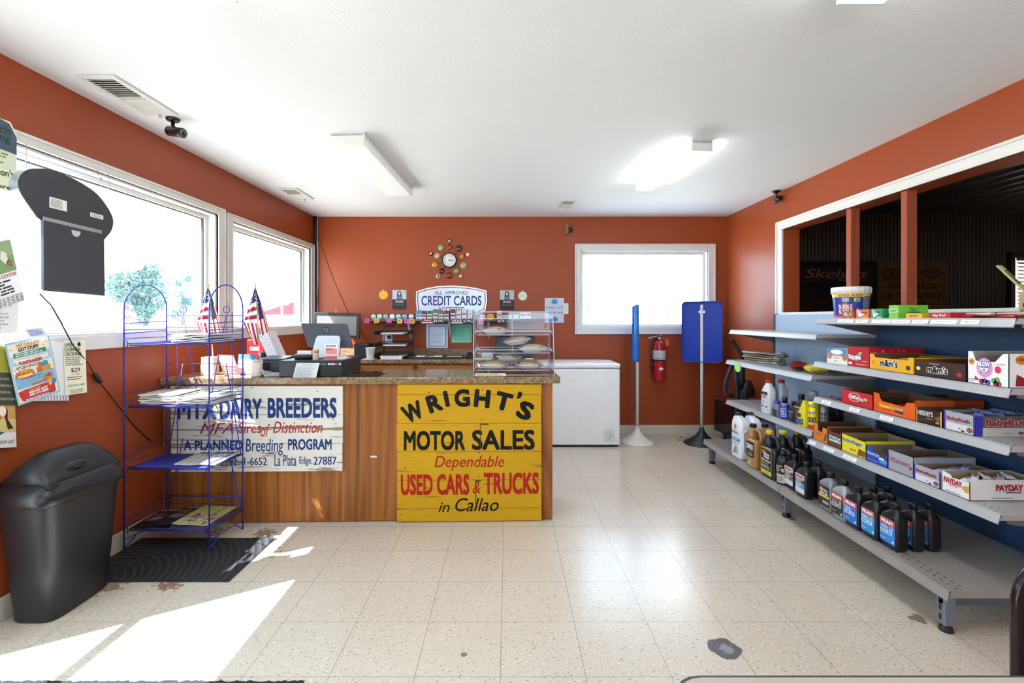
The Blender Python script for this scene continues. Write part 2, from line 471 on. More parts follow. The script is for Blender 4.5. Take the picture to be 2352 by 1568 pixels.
def part(name, b, root, world=False, label=None, stuff=False):
    r = root
    while r.parent: r = r.parent
    o = _link(name, b, _RT[r.name].inverted() if world else None)
    o.parent = root
    if label: o['label'] = label
    if stuff: o['kind'] = 'stuff'
    return o

def solo(name, b, label, cat, loc=None, rz=0.0, group=None, world=False, kind=None):
    """a thing that is one mesh"""
    loc = Vector(loc) if loc is not None else Vector((0, 0, 0))
    Rm = Matrix.Translation(loc) @ Matrix.Rotation(rz, 4, 'Z')
    o = _link(name, b, Rm.inverted() if world else None)
    o.location = loc; o.rotation_euler = (0, 0, rz); _RT[o.name] = Rm
    o['label'] = label; o['category'] = cat
    if group: o['group'] = group
    if kind: o['kind'] = kind
    return o

def struct(name, b, parent=None):
    o = _link(name, b)
    if parent: o.parent = parent
    else: _RT[o.name] = Matrix.Identity(4)
    o['kind'] = 'structure'
    if not parent: o['label'] = name.replace('_', ' ') + ' of the room'; o['category'] = name.split('_')[0]
    return o

def dup(root, loc, rz=None, label=None, group=None):
    def cp(o, par):
        n = o.copy(); COL.objects.link(n)
        if par: n.parent = par
        for ch in o.children: cp(ch, n)
        return n
    r = cp(root, None); r.location = loc
    if rz is not None: r.rotation_euler = (0, 0, rz)
    if label: r['label'] = label
    if group: r['group'] = group
    _RT[r.name] = Matrix.Translation(loc) @ Matrix.Rotation(r.rotation_euler.z, 4, 'Z')
    return r
# ------------------------------------------------------------------ room shell
XL, XR, YB, YF, HC = -2.14, 2.40, 5.23, -3.0, 2.39
WT = 0.14
def holes(b, u0, u1, z0, z1, ops, put):
    """wall of boxes around rectangular openings; put(ua, ub, za, zb) adds one box"""
    cuts = sorted({u0, u1} | {v for o in ops for v in o[:2]})
    for a, e in zip(cuts, cuts[1:]):
        cols = sorted([o for o in ops if o[0] <= a + 1e-6 and o[1] >= e - 1e-6], key=lambda o: o[2])
        z = z0
        for o in cols:
            if o[2] > z + 1e-6: put(a, e, z, o[2])
            z = o[3]
        if z < z1 - 1e-6: put(a, e, z, z1)

W1 = (1.86, 3.478, 1.186, 2.034); W2 = (3.662, 5.105, 1.186, 2.022); DOOR = (0.66, 1.685, 0.0, 2.14)
b = B(); holes(b, YF, YB + WT, 0, HC, [DOOR, W1, W2], lambda a, e, z, t: b.bx(XL - WT, XL, a, e, z, t, WALL)); struct('wall_left', b)
W3 = (0.791, 2.196, 1.17, 2.018)
b = B(); holes(b, XL, XR, 0, HC, [W3], lambda a, e, z, t: b.bx(a, e, YB, YB + WT, z, t, WALL)); struct('wall_back', b)
OP = (0.55, 4.145, 1.30, 2.047)
b = B(); holes(b, YF, YB + WT, 0, HC, [OP], lambda a, e, z, t: b.bx(XR, XR + WT, a, e, z, t, WALL)); struct('wall_right', b)
FILL_WINDOWS = [(-1.75, -0.15, 1.0, 2.15), (0.35, 1.95, 1.0, 2.15)]
b = B(); holes(b, XL - WT, XR + WT, 0, HC, FILL_WINDOWS, lambda a, e, z, t: b.bx(a, e, YF - WT, YF, z, t, WALL)); struct('wall_front', b)
b = B(); b.bx(XL - WT, XR + WT, YF - WT, YB + WT, -0.08, 0, FLOOR); struct('floor', b)
b = B(); b.bx(XL - WT, XR + WT, YF - WT, YB + WT, HC, HC + 0.08, CEIL); struct('ceiling', b)
BASE = c('#cfc9ba', 0.45)
b = B(); b.bx(XL, XR, YB - 0.012, YB, 0, 0.1, BASE, 0.003); struct('baseboard_back', b)
b = B()
for a, e in ((YF, 0.575), (1.77, 2.9)): b.bx(XL, XL + 0.012, a, e, 0, 0.1, BASE, 0.003)
struct('baseboard_left', b)
b = B(); b.bx(XR - 0.012, XR, YF, YB, 0, 0.1, BASE, 0.003); struct('baseboard_right', b)

def casing_x(b, X, sgn, o, wt, wb, ws, d=0.018):
    """flat casing around opening o=(y0,y1,z0,z1) on the wall plane X, standing out by d towards sgn"""
    y0, y1, z0, z1 = o
    def bb(a, e, z, t, dd=d): b.bx(min(X, X + sgn * dd), max(X, X + sgn * dd), a, e, z, t, TRIM, 0.004)
    bb(y0 - ws, y0, z0 - wb, z1 + wt); bb(y1, y1 + ws, z0 - wb, z1 + wt); bb(y0, y1, z1, z1 + wt)
    if wb: bb(y0, y1, z0 - wb, z0)
    bb(y0 - ws - 0.0, y1 + ws, z1 + wt - 0.014, z1 + wt, d + 0.008)
    bb(y0 - ws, y0 - ws + 0.014, z0 - wb, z1 + wt, d + 0.008); bb(y1 + ws - 0.014, y1 + ws, z0 - wb, z1 + wt, d + 0.008)
    bb(y0 - 0.012, y0, z0, z1, d + 0.004) ; bb(y1, y1 + 0.012, z0, z1, d + 0.004); bb(y0, y1, z1, z1 + 0.012, d + 0.004)

def window_left(name, o, outer_l):
    y0, y1, z0, z1 = o
    b = B(); casing_x(b, XL, 1, o, 0.052, 0.072, 0.083)
    # lining of the opening
    b.bx(XL - WT, XL, y0, y0 + 0.012, z0, z1, TRIM); b.bx(XL - WT, XL, y1 - 0.012, y1, z0, z1, TRIM)
    b.bx(XL - WT, XL, y0, y1, z1 - 0.012, z1, TRIM); b.bx(XL - WT, XL + 0.012, y0 - 0.02, y1 + 0.02, z0 - 0.01, z0 + 0.012, TRIM, 0.004)
    w = struct(name, b)
    g = B(); xg = XL - 0.075
    for a, e, z, t in ((y0 + 0.012, y0 + 0.04, z0 + 0.012, z1 - 0.012), (y1 - 0.04, y1 - 0.012, z0 + 0.012, z1 - 0.012), (y0 + 0.04, y1 - 0.04, z0 + 0.012, z0 + 0.04), (y0 + 0.04, y1 - 0.04, z1 - 0.04, z1 - 0.012)):
        g.bx(xg - 0.02, xg + 0.02, a, e, z, t, TRIM, 0.003)
    seal = c('#3a3a3c', 0.6)
    g.bx(xg - 0.008, xg + 0.008, y1 - 0.046, y1 - 0.04, z0 + 0.04, z1 - 0.04, seal); g.bx(xg - 0.008, xg + 0.008, y0 + 0.04, y1 - 0.04, z1 - 0.046, z1 - 0.04, seal)
    struct('sash_frame', g, w)
    g = B(); g.bx(xg - 0.003, xg + 0.003, y0 + 0.04, y1 - 0.04, z0 + 0.04, z1 - 0.04, GLASS); struct('glass_pane', g, w)
window_left('window_1', W1, 1.8); window_left('window_2', W2, 3.58)

# back window
x0, x1, z0, z1 = W3
b = B(); y = YB
for a, e, z, t in ((x0 - 0.062, x0, z0 - 0.072, z1 + 0.072), (x1, x1 + 0.076, z0 - 0.072, z1 + 0.072), (x0, x1, z1, z1 + 0.072), (x0, x1, z0 - 0.072, z0)):
    b.bx(a, e, y - 0.018, y, z, t, TRIM, 0.004)
for a, e, z, t in ((x0 - 0.062, x0 - 0.046, z0 - 0.072, z1 + 0.072), (x1 + 0.06, x1 + 0.076, z0 - 0.072, z1 + 0.072), (x0 - 0.046, x1 + 0.06, z1 + 0.056, z1 + 0.072), (x0 - 0.046, x1 + 0.06, z0 - 0.072, z0 - 0.056)):
    b.bx(a, e, y - 0.026, y, z, t, TRIM, 0.004)
b.bx(x0, x0 + 0.012, y, y + WT, z0, z1, TRIM); b.bx(x1 - 0.012, x1, y, y + WT, z0, z1, TRIM); b.bx(x0, x1, y, y + WT, z1 - 0.012, z1, TRIM); b.bx(x0, x1, y - 0.01, y + WT, z0 - 0.01, z0 + 0.012, TRIM)
w = struct('window_3', b)
g = B(); yg = YB + 0.08
for a, e, z, t in ((x0 + 0.012, x0 + 0.036, z0 + 0.012, z1 - 0.012), (x1 - 0.036, x1 - 0.012, z0 + 0.012, z1 - 0.012), (x0 + 0.036, x1 - 0.036, z0 + 0.012, z0 + 0.036), (x0 + 0.036, x1 - 0.036, z1 - 0.04, z1 - 0.012)):
    g.bx(a, e, yg - 0.02, yg + 0.02, z, t, TRIM, 0.003)
struct('sash_frame', g, w)
g = B(); g.bx(x0 + 0.036, x1 - 0.036, yg - 0.003, yg + 0.003, z0 + 0.036, z1 - 0.04, GLASS); struct('glass_pane', g, w)

# glass door in the left wall, beside the photographer
y0, y1, z0, z1 = DOOR
b = B(); casing_x(b, XL, 1, DOOR, 0.06, 0, 0.08)
b.bx(XL - WT, XL, y0, y0 + 0.02, 0, z1, TRIM); b.bx(XL - WT, XL, y1 - 0.02, y1, 0, z1, TRIM); b.bx(XL - WT, XL, y0, y1, z1 - 0.02, z1, TRIM)
w = struct('door_1', b)
g = B(); xg = XL - 0.06
for a, e, z, t in ((y0 + 0.02, y0 + 0.05, 0.02, z1 - 0.02), (y1 - 0.045, y1 - 0.02, 0.02, z1 - 0.02), (y0 + 0.05, y1 - 0.045, 0.02, 0.16), (y0 + 0.05, y1 - 0.045, 1.04, 1.075), (y0 + 0.05, y1 - 0.045, 2.0, z1 - 0.02)):
    g.bx(xg - 0.02, xg + 0.02, a, e, z, t, TRIM, 0.004)
struct('door_frame', g, w)
g = B(); g.bx(xg - 0.003, xg + 0.003, y0 + 0.05, y1 - 0.045, 0.16, 2.0, GLASS); struct('glass_pane', g, w)
# unseen windows added behind the photographer to let in frontal fill light
for i, (a, e, z, t) in enumerate(FILL_WINDOWS):
    b = B()
    for p, q, r, s_ in ((a - 0.07, a, z - 0.07, t + 0.07), (e, e + 0.07, z - 0.07, t + 0.07), (a, e, t, t + 0.07), (a, e, z - 0.07, z)): b.bx(p, q, YF, YF + 0.02, r, s_, TRIM)
    w = struct('window_%d' % (5 + i), b)
    g = B(); g.bx(a, e, YF - 0.08, YF - 0.074, z, t, GLASS); struct('glass_pane', g, w)

# casing and painted studs of the pass-through to the back room
b = B(); o = (OP[0], OP[1], OP[2], OP[3])
def bb(a, e, z, t, d=0.018): b.bx(XR - d, XR, a, e, z, t, TRIM, 0.004)
bb(OP[1], OP[1] + 0.085, OP[2], OP[3] + 0.075); bb(OP[0] - 0.085, OP[1], OP[3], OP[3] + 0.075); bb(OP[0] - 0.085, OP[1] + 0.085, OP[3] + 0.058, OP[3] + 0.075, 0.028); bb(OP[1] + 0.068, OP[1] + 0.085, OP[2], OP[3] + 0.075, 0.028)
bb(OP[0], OP[1], OP[3], OP[3] + 0.014, 0.024)
b.bx(XR - 0.03, XR + WT, OP[0], OP[1], OP[2] - 0.035, OP[2] + 0.024, TRIM, 0.004)
struct('trim_1', b)
STUD = m_oak('painted_stud', '#9a472b', '#a9563a', 'z', 0.5)
for i, (ya, yb) in enumerate(((3.33, 3.378), (2.863, 2.906))):
    b = B(); b.bx(XR, XR + 0.064, ya, yb, OP[2] + 0.024, OP[3], STUD, 0.003); struct('trim_%d' % (2 + i), b)

# ------------------------------------------------------------------ the dim room beyond the pass-through
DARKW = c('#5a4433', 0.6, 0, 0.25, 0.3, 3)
AX0, AX1, AY1, AH = XR + WT, 9.0, 7.0, 2.79
pts = []; n = int((AX1 - AX0) / 0.055)
for k in range(n * 6 + 1):
    x = AX0 + (AX1 - AX0) * k / (n * 6); pts.append((x, AY1 + 0.011 * math.cos(2 * math.pi * k / 6)))
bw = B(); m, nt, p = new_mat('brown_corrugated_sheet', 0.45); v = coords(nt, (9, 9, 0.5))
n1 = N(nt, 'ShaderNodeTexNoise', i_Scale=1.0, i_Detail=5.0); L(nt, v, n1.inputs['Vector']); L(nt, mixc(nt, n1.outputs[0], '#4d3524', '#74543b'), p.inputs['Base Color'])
W4 = (7.42, 8.25, 1.2, 2.16)
vs = [(x, y, z) for z in (0.0, W4[2], W4[3], AH + 0.05) for x, y in pts]; q = len(pts); fs = []
for r in range(3):
    for k in range(q - 1):
        xm = (pts[k][0] + pts[k + 1][0]) / 2
        if r == 1 and W4[0] < xm < W4[1]: continue
        fs.append((r * q + k, r * q + k + 1, (r + 1) * q + k + 1, (r + 1) * q + k))
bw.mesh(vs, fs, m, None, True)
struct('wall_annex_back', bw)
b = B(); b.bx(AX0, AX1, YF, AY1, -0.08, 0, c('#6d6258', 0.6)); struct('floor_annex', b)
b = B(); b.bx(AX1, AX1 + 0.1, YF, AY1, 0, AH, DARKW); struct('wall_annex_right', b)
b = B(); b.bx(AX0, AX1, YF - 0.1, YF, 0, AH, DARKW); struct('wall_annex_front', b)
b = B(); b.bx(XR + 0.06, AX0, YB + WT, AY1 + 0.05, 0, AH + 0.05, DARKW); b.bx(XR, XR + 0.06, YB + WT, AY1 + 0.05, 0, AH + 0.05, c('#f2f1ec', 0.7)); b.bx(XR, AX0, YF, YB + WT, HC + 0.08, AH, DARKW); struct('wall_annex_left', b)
METAL = c('#8d857c', 0.35, 0.4, 0.1)
b = B(); pts = [(AX0, AH + 0.03)]
x = AX0
while x < AX1 - 0.23:
    pts += [(x + 0.13, AH + 0.03), (x + 0.15, AH), (x + 0.19, AH), (x + 0.21, AH + 0.03)]; x += 0.23
pts += [(AX1, AH + 0.03), (AX1, AH + 0.06), (AX0, AH + 0.06)]
b.prof(pts, YF, AY1, METAL, 'y'); struct('ceiling_annex', b)
b = B(); a, e, z, t = W4
for p_, q_, r_, s_ in ((a - 0.07, a, z - 0.07, t + 0.08), (e, e + 0.07, z - 0.07, t + 0.08), (a, e, t, t + 0.08), (a, e, z - 0.07, z)): b.bx(p_, q_, AY1 - 0.05, AY1 + 0.04, r_, s_, c('#2e2018', 0.5))
w = struct('window_4', b)
g = B(); g.bx(a, e, AY1 + 0.03, AY1 + 0.034, z, t, GLASS); struct('glass_pane', g, w)
root = thing('window_blind', 'wooden slat blind over the window of the dim back room', 'blind', ((a + e) / 2, AY1 - 0.06, t))
BL = c('#c08a62', 0.5)
g = B(); g.bx(-0.41, 0.41, -0.03, 0.01, -0.05, 0.0, BL, 0.004); part('headrail', g, root)
for k in range(17):
    g = B(); zz = -0.085 - k * 0.054
    g.bx(-0.41, 0.41, -0.026, 0.026, -0.0015, 0.0015, BL, 0, TR(0, -0.012, zz, 0, math.radians(38))); part('slat', g, root)

def annex_sign(x0, y0, x1, y1): return UF(at(x0, y1, 6.94), at(x1, y1, 6.94) - at(x0, y1, 6.94), at(x0, y0, 6.94) - at(x0, y1, 6.94))
root = thing('wall_sign', 'dark sign with red panels and cream slanted script on the corrugated wall', 'sign', at(1926, 730, 6.96))
Fm = annex_sign(1826, 599, 2014, 735)
b = B(); b.bx(0, 1, 0, 1, -0.03, 0, c('#14161c', 0.5), 0, Fm)
b.rect(Fm, 0.05, 0.62, 0.95, 0.89, c('#4d0f0d', 0.5)); b.rect(Fm, 0.05, 0.02, 0.95, 0.50, c('#4a160b', 0.5)); part('panel', b, root, True)
b = B(); b.text(Fm, 'Skelgas', 0.12, 0.66, 0.88, 0.87, ink('#8f815c'), 0.003, 0.01, 0.25)
for k, s_ in enumerate(('The Skelgas ............. People', 'of the Best in ......... Appliances', 'Plus Complete .......... Service')):
    b.text(Fm, s_.replace('.', ''), 0.08, 0.36 - 0.14 * k, 0.92, 0.44 - 0.14 * k, ink('#2a1512'), 0.003, 0, 0.2)
part('lettering', b, root, True)
root = thing('wall_sign', 'yellow hand-painted garage service sign on the corrugated wall', 'sign', at(2097, 730, 6.96))
Fm = annex_sign(2017, 599, 2177, 735)
b = B(); b.bx(0, 1, 0, 1, -0.03, 0, c('#94640f', 0.5), 0, Fm)
for yy in (0.26, 0.55, 0.8): b.rect(Fm, 0, yy, 1, yy + 0.008, INK)
part('panel', b, root, True)
b = B(); R_ = ink('#6a2410')
b.text(Fm, 'CROSS', 0.06, 0.68, 0.52, 0.88, R_, 0.003, 0.02); b.text(Fm, 'SERVICE', 0.14, 0.53, 0.84, 0.63, R_, 0.003, 0.02)
b.text(Fm, 'LUB. TIRES BATTERIES', 0.05, 0.35, 0.95, 0.46, INK, 0.003, 0.01); b.text(Fm, 'GAS 43', 0.25, 0.2, 0.68, 0.31, INK, 0.003, 0.02)
for q in ([(0.58, 0.79), (0.77, 0.89), (0.77, 0.87), (0.61, 0.79)], [(0.77, 0.89), (0.96, 0.79), (0.93, 0.79), (0.77, 0.87)], [(0.96, 0.79), (0.77, 0.69), (0.77, 0.71), (0.93, 0.79)], [(0.77, 0.69), (0.58, 0.79), (0.61, 0.79), (0.77, 0.71)]): b.poly(Fm, q, INK, 0.003)
b.text(Fm, 'D-X', 0.69, 0.75, 0.85, 0.83, R_, 0.003, 0.02); part('lettering', b, root, True)

# ------------------------------------------------------------------ outdoors
GRND = c('#b9b5a8', 0.9, 0, 0.1, 0.3, 0.4)
b = B(); b.bx(-90, XL - WT, -60, 90, -0.3, -0.12, GRND); b.bx(XL - WT, 90, AY1 + 0.6, 90, -0.3, -0.12, GRND); b.bx(XL - WT, 90, -60, YF - 0.6, -0.3, -0.12, GRND)
struct('ground', b)
LEAF = c('#5c7a76', 0.9, 0, 0.3, 0.1, 0.6); BARK = c('#6f6a5c', 0.9)
LEAF2 = c('#2f4a34', 0.9, 0, 0.3, 0.1, 0.6)
def tree(x, y, h, w, label, seed, n=900, leaf=LEAF):
    r = random.Random(seed); root = thing('tree', label, 'tree', (x, y, -0.12), 0, 'trees outside the windows')
    b = B(); b.tube([(0, 0, 0), (0.1, 0, h * 0.3), (0.0, 0.1, h * 0.62)], [0.028 * h, 0.022 * h, 0.008 * h], BARK, 8)
    part('trunk', b, root)
    b = B(); cl = []
    for k in range(13):
        a = r.uniform(0, 6.28); rr = w * 0.36 * r.random() ** 0.5; cl.append((rr * math.cos(a), rr * math.sin(a), h * r.uniform(0.3, 0.88), w * r.uniform(0.14, 0.24)))
    for k in range(n):
        cx, cy, cz, cr = cl[k % 13]
        d = Vector((r.gauss(0, 1), r.gauss(0, 1), r.gauss(0, 1))).normalized() * cr * r.uniform(0.55, 1.05)
        p = Vector((cx, cy, cz)) + d; s_ = w * 0.024 * r.uniform(0.6, 1.4)
        u = Vector((r.gauss(0, 1), r.gauss(0, 1), r.gauss(0, 1))).normalized() * s_; v = u.orthogonal().normalized() * s_
        b.mesh([p - u, p + v * 0.6, p + u, p - v * 0.6], [(0, 1, 2, 3)], leaf)
    part('foliage', b, root)
def tree_at(px, top, Y, wpx, label, seed, n=900, leaf=LEAF):
    p = at(px, top, Y); tree(p.x, p.y, p.z + 0.3, wpx * math.hypot(1, (px - CX) / F) * Y / F * 0.8, label, seed, n, leaf)
tree_at(332, 610, 34, 125, 'broad leafy tree seen through the first window behind the wire rack', 3, 5200)
tree_at(418, 618, 38, 62, 'slimmer leafy tree next to the broad one outside the first window', 5, 3200)
tree_at(1352, 640, 34, 90, 'sparse leafy tree outside the left side of the back window', 9, 600, LEAF2)
tree_at(1560, 690, 36, 90, 'low leafy tree outside the back window behind the blue signs', 11, 900, LEAF2)
# red-roofed building across the lot, seen through the second window
pa, pb = at(600, 757, 24), at(700, 757, 24)
root = thing('roadside_building', 'red roofed building across the lot beyond the second window', 'building', (pa.x, 24, -0.12))
b = B(); b.bx(pa.x, pb.x + 2, 24, 29, -0.12, 1.5, c('#8f959e', 0.7)); part('wall', b, root, True)
b = B(); b.prof([(pa.x - 0.2, 1.45), (pb.x + 2.2, 1.45), (pb.x + 2.2, 2.9)], 23.7, 29.3, c('#7d2430', 0.6), 'y'); part('roof', b, root, True)
p = at(648, 690, 22); b = B(); b.cyl((p.x, 22, -0.12), (p.x, 22, p.z), 0.06, c('#8a6a62', 0.7), 8); b.cyl((p.x - 0.3, 22, p.z - 0.2), (p.x + 0.3, 22, p.z - 0.2), 0.03, c('#8a6a62', 0.7), 6)
solo('utility_pole', b, 'thin wooden utility pole in front of the red roofed building', 'pole', (p.x, 22, -0.12), world=True)

# ------------------------------------------------------------------ ceiling lights, vents, cameras
HOUS = c('#e4e4e0', 0.4); LENS_OFF = m_emit('dim_lens', '#f4f8ff', 0.05); LENS_ON = m_emit('lit_lens', '#f4f8ff', 9.0)
def fixture(label, p0, p1, w, h, lens):
    d = Vector((p1[0] - p0[0], p1[1] - p0[1], 0)); ln = d.length; rz = math.atan2(d.y, d.x) - math.pi / 2
    root = thing('ceiling_light', label, 'ceiling light', (p0[0], p0[1], HC), rz, 'fluorescent ceiling lights')
    b = B(); b.bx(-w / 2, w / 2, 0, ln, -0.022, 0, HOUS, 0.003); part('housing', b, root)
    for a in (0.0, ln - 0.014):
        b = B(); b.bx(-w / 2 - 0.004, w / 2 + 0.004, a, a + 0.014, -h, -0.004, HOUS, 0.003); b.disc(UF((-0.5, a if a == 0 else a + 0.014, -0.5), (1, 0, 0), (0, 0, 1)), 0.5, 0.5 - 0.02, 0.006, 0.006, c('#d0d0cc'), 0.0006); part('end_cap', b, root)
    b = B(); b.bx(-w / 2, w / 2, 0.014, ln - 0.014, -h, -0.022, lens, 0.006); part('diffuser', b, root)
fixture('wide dim ceiling light above the counter nearer the left windows', (-0.97, 2.855), (-0.93, 4.07), 0.205, 0.073, LENS_OFF)
fixture('narrow lit ceiling light above the aisle near the back window', (1.214, 2.973), (1.112, 3.92), 0.128, 0.068, LENS_ON)
fixture('lit ceiling light cut by the top of the picture over the counter side', (-0.968, 0.36), (-0.968, 1.575), 0.137, 0.073, LENS_ON)
fixture('lit ceiling light cut by the top of the picture over the shelf side', (1.17, 0.37), (1.17, 1.587), 0.145, 0.073, LENS_ON)
VENT = c('#d9d8d2', 0.5); VD = c('#4a453d', 0.8)
def vent(label, cx, cy, w, l, rz=0, half=True):
    root = thing('ceiling_vent', label, 'vent', (cx, cy, HC), rz, 'ceiling air vents')
    b = B(); t = 0.024
    for a, e, p, q in ((-w / 2, -w / 2 + t, -l / 2, l / 2), (w / 2 - t, w / 2, -l / 2, l / 2), (-w / 2 + t, w / 2 - t, -l / 2, -l / 2 + t), (-w / 2 + t, w / 2 - t, l / 2 - t, l / 2), (-w / 2 + t, w / 2 - t, -0.006, 0.006)):
        b.bx(a, e, p, q, -0.012, 0, VENT, 0.002)
    part('frame', b, root)
    b = B(); b.bx(-w / 2 + t, w / 2 - t, -l / 2 + t, l / 2 - t, -0.003, 0, VD); part('duct', b, root)
    n = int((l - 2 * t) / 0.02); b = B()
    for k in range(n):
        y = -l / 2 + t + (k + 0.5) * (l - 2 * t) / n
        if abs(y) < 0.012: continue
        b.bx(-w / 2 + t, w / 2 - t, -0.007, 0.007, -0.001, 0.001, VENT, 0, TR(0, y, -0.008, 0, math.radians(40 if y < 0 else -40)))
    part('louver_slats', b, root)
    b = B(); b.bx(-0.004, 0.004, l / 2 - t, l / 2 - 0.005, -0.03, -0.01, VENT); part('lever', b, root)
pc = on_z(302, 220, HC); vent('large rusty edged vent in the ceiling over the first window', pc.x, pc.y, 0.175, 0.42)
pc = on_z(681, 444, HC); vent('small vent in the ceiling corner over the second window', pc.x, pc.y, 0.17, 0.36)
pc = on_z(1302, 467, HC); vent('small square vent in the ceiling by the back wall', pc.x, pc.y, 0.15, 0.3)
def camera_(label, px, py, Z, aim):
    p = on_z(px, py, Z); root = thing('security_camera', label, 'camera', (p.x, p.y, HC), 0, 'security cameras')
    k = c('#1a1918', 0.35)
    b = B(); b.lathe([(0.034, 0.0), (0.036, -0.006), (0.03, -0.014), (0.01, -0.016)], k); part('mount', b, root)
    b = B(); b.tube([(0, 0, -0.014), (0, 0, -0.04), (0.012, 0.0, -0.058)], 0.0095, k); part('arm', b, root)
    d = Vector(aim).normalized(); o = Vector((0.012, 0, -0.075))
    b = B(); b.tube([o - d * 0.045, o - d * 0.042, o + d * 0.055, o + d * 0.058], [0.018, 0.027, 0.027, 0.025], k, 20)
    bd = part('body', b, root)
    b = B(); b.tube([o + d * 0.0585, o + d * 0.0600], 0.021, c('#6d6a68', 0.25), 20); b.tube([o + d * 0.060, o + d * 0.0606], 0.0125, c('#15151a', 0.1), 20); part('lens', b, bd)
camera_('black camera on the ceiling over the first window', 397, 272, HC, (1.0, -0.22, -0.22))
camera_('black camera on the ceiling over the pass-through', 1783, 438, HC, (-0.6, -0.6, -0.35))
p = at(1305, 527, YB)
root = thing('motion_sensor', 'small brown and black sensor high on the back wall by the window', 'sensor', (p.x, YB, p.z))
b = B(); b.bx(-0.024, 0.012, -0.045, -0.012, -0.055, 0.055, c('#7d6045', 0.5), 0.005, TR(0, 0, 0, -0.3)); part('body', b, root)
b = B(); b.lathe([(0.028, 0), (0.028, 0.02), (0.014, 0.03)], BLACK, TR(0.018, -0.0, -0.01, 0, math.pi / 2)); part('swivel', b, root)
# ------------------------------------------------------------------ left wall: hanging sign, papers, bin, mat, rack
XS = -2.055
DK = c('#2e3239', 0.45)
pts = [(44, 413), (58.7, 392.6), (82, 386.7), (117, 389.6), (155.5, 404), (190.7, 422), (223, 445), (246.5, 474.7), (259.4, 501), (259, 521.7), (252, 536), (239, 551), (239, 618), (241, 680), (99.8, 667), (97, 521.7), (85, 498), (64.6, 469), (47, 439.5)]
sm = []
for i in range(len(pts)):   # rounded dome: curve through the corner points
    p0_, p1_, p2_, p3_ = [Vector(pts[(i + j) % len(pts)]) for j in (-1, 0, 1, 2)]
    if 11 <= i <= 14 or i == 10: sm.append(tuple(p1_)); continue
    for t in (0, 0.25, 0.5, 0.75): sm.append(tuple(0.5 * ((2 * p1_) + (p2_ - p0_) * t + (2 * p0_ - 5 * p1_ + 4 * p2_ - p3_) * t * t + (3 * p1_ - p0_ - 3 * p2_ + p3_) * t ** 3)))
P3 = [on_x(x, y, XS) for x, y in sm]
ctr = on_x(160, 690, XS)
root = thing('hanging_sign', 'black backed dome topped window sign hanging in the first window', 'sign', (XS, ctr.y, 1.37))
b = B(); b.prof([(p.y, p.z) for p in P3], XS - 0.004, XS, DK, 'x')
for x, y in ((60, 397), (115.6, 427.8), (156, 406), (64.4, 457), (224, 450), (182, 490)):
    q = on_x(x, y, XS); b.lathe([(0.0035, 0), (0.003, 0.002)], BLACK, Matrix.Translation(q) @ Matrix.Rotation(math.pi / 2, 4, 'Y'), 8)
part('back_panel', b, root, True)
b = B(); SIL = c('#c4d3e6', 0.25, 0.6)
n = len(P3)
cy_, cz_ = sum(p.y for p in P3) / n, sum(p.z for p in P3) / n
b.prof([(p.y, p.z) for p in P3], XS - 0.045, XS - 0.004, SIL, 'x'); part('silver_case', b, root, True)
def xpanel(q, X, m, b, d=0.006, bev=0):
    p = [on_x(x, y, X) for x, y in q]; b.prof([(v.y, v.z) for v in p], X - d, X, m, 'x')
b = B(); xpanel([(100, 504), (239, 537), (241, 679), (101, 664)], XS + 0.012, DK, b, 0.012); part('cover_plate', b, root, True)
b = B(); xpanel([(100, 497), (234, 529), (234, 537), (100, 505)], XS + 0.014, c('#9a9a9c', 0.3, 0.3), b, 0.003); part('tape_strip', b, root, True)
b = B(); q = on_x(175, 530, XS + 0.0145); b.prof([(q.y + 0.022 * math.cos(a * math.pi / 10), q.z - 0.028 * math.sin(a * math.pi / 10)) for a in range(11)], XS + 0.012, XS + 0.0155, c('#cfcac0', 0.4), 'x'); part('finger_notch', b, root, True)
def xframe(tl, tr, bl, X): return UF4(on_x(tl[0], tl[1], X), on_x(tr[0], tr[1], X), on_x(bl[0], bl[1], X))
for tl, tr, bl, ln in (((113, 451), (153.5, 462), (113, 476), 7), ((207, 487), (237, 495), (207, 497), 3)):
    Fm = xframe(tl, tr, bl, XS + 0.001); b = B(); b.rect(Fm, 0, 0, 1, 1, PAPER); b.lines(Fm, 0.08, 0.1, 0.92, 0.9, ln, c('#777777'), 0.001, ln); part('sticker', b, root, True)
q = on_x(90, 666, XS - 0.03)
b = B(); b.bx(q.x - 0.01, q.x + 0.01, q.y - 0.012, q.y + 0.012, q.z - 0.004, q.z + 0.035, c('#8e9094', 0.3, 0.7), 0.003); part('hanger_clip', b, root, True)
for px, py in ((60, 389), (250, 480)):
    q = on_x(px, py, XS - 0.03); b = B(); b.tube([q, (q.x, q.y, 2.03)], 0.0016, c('#c9c9cc', 0.3, 0.5), 5); part('chain', b, root, True)

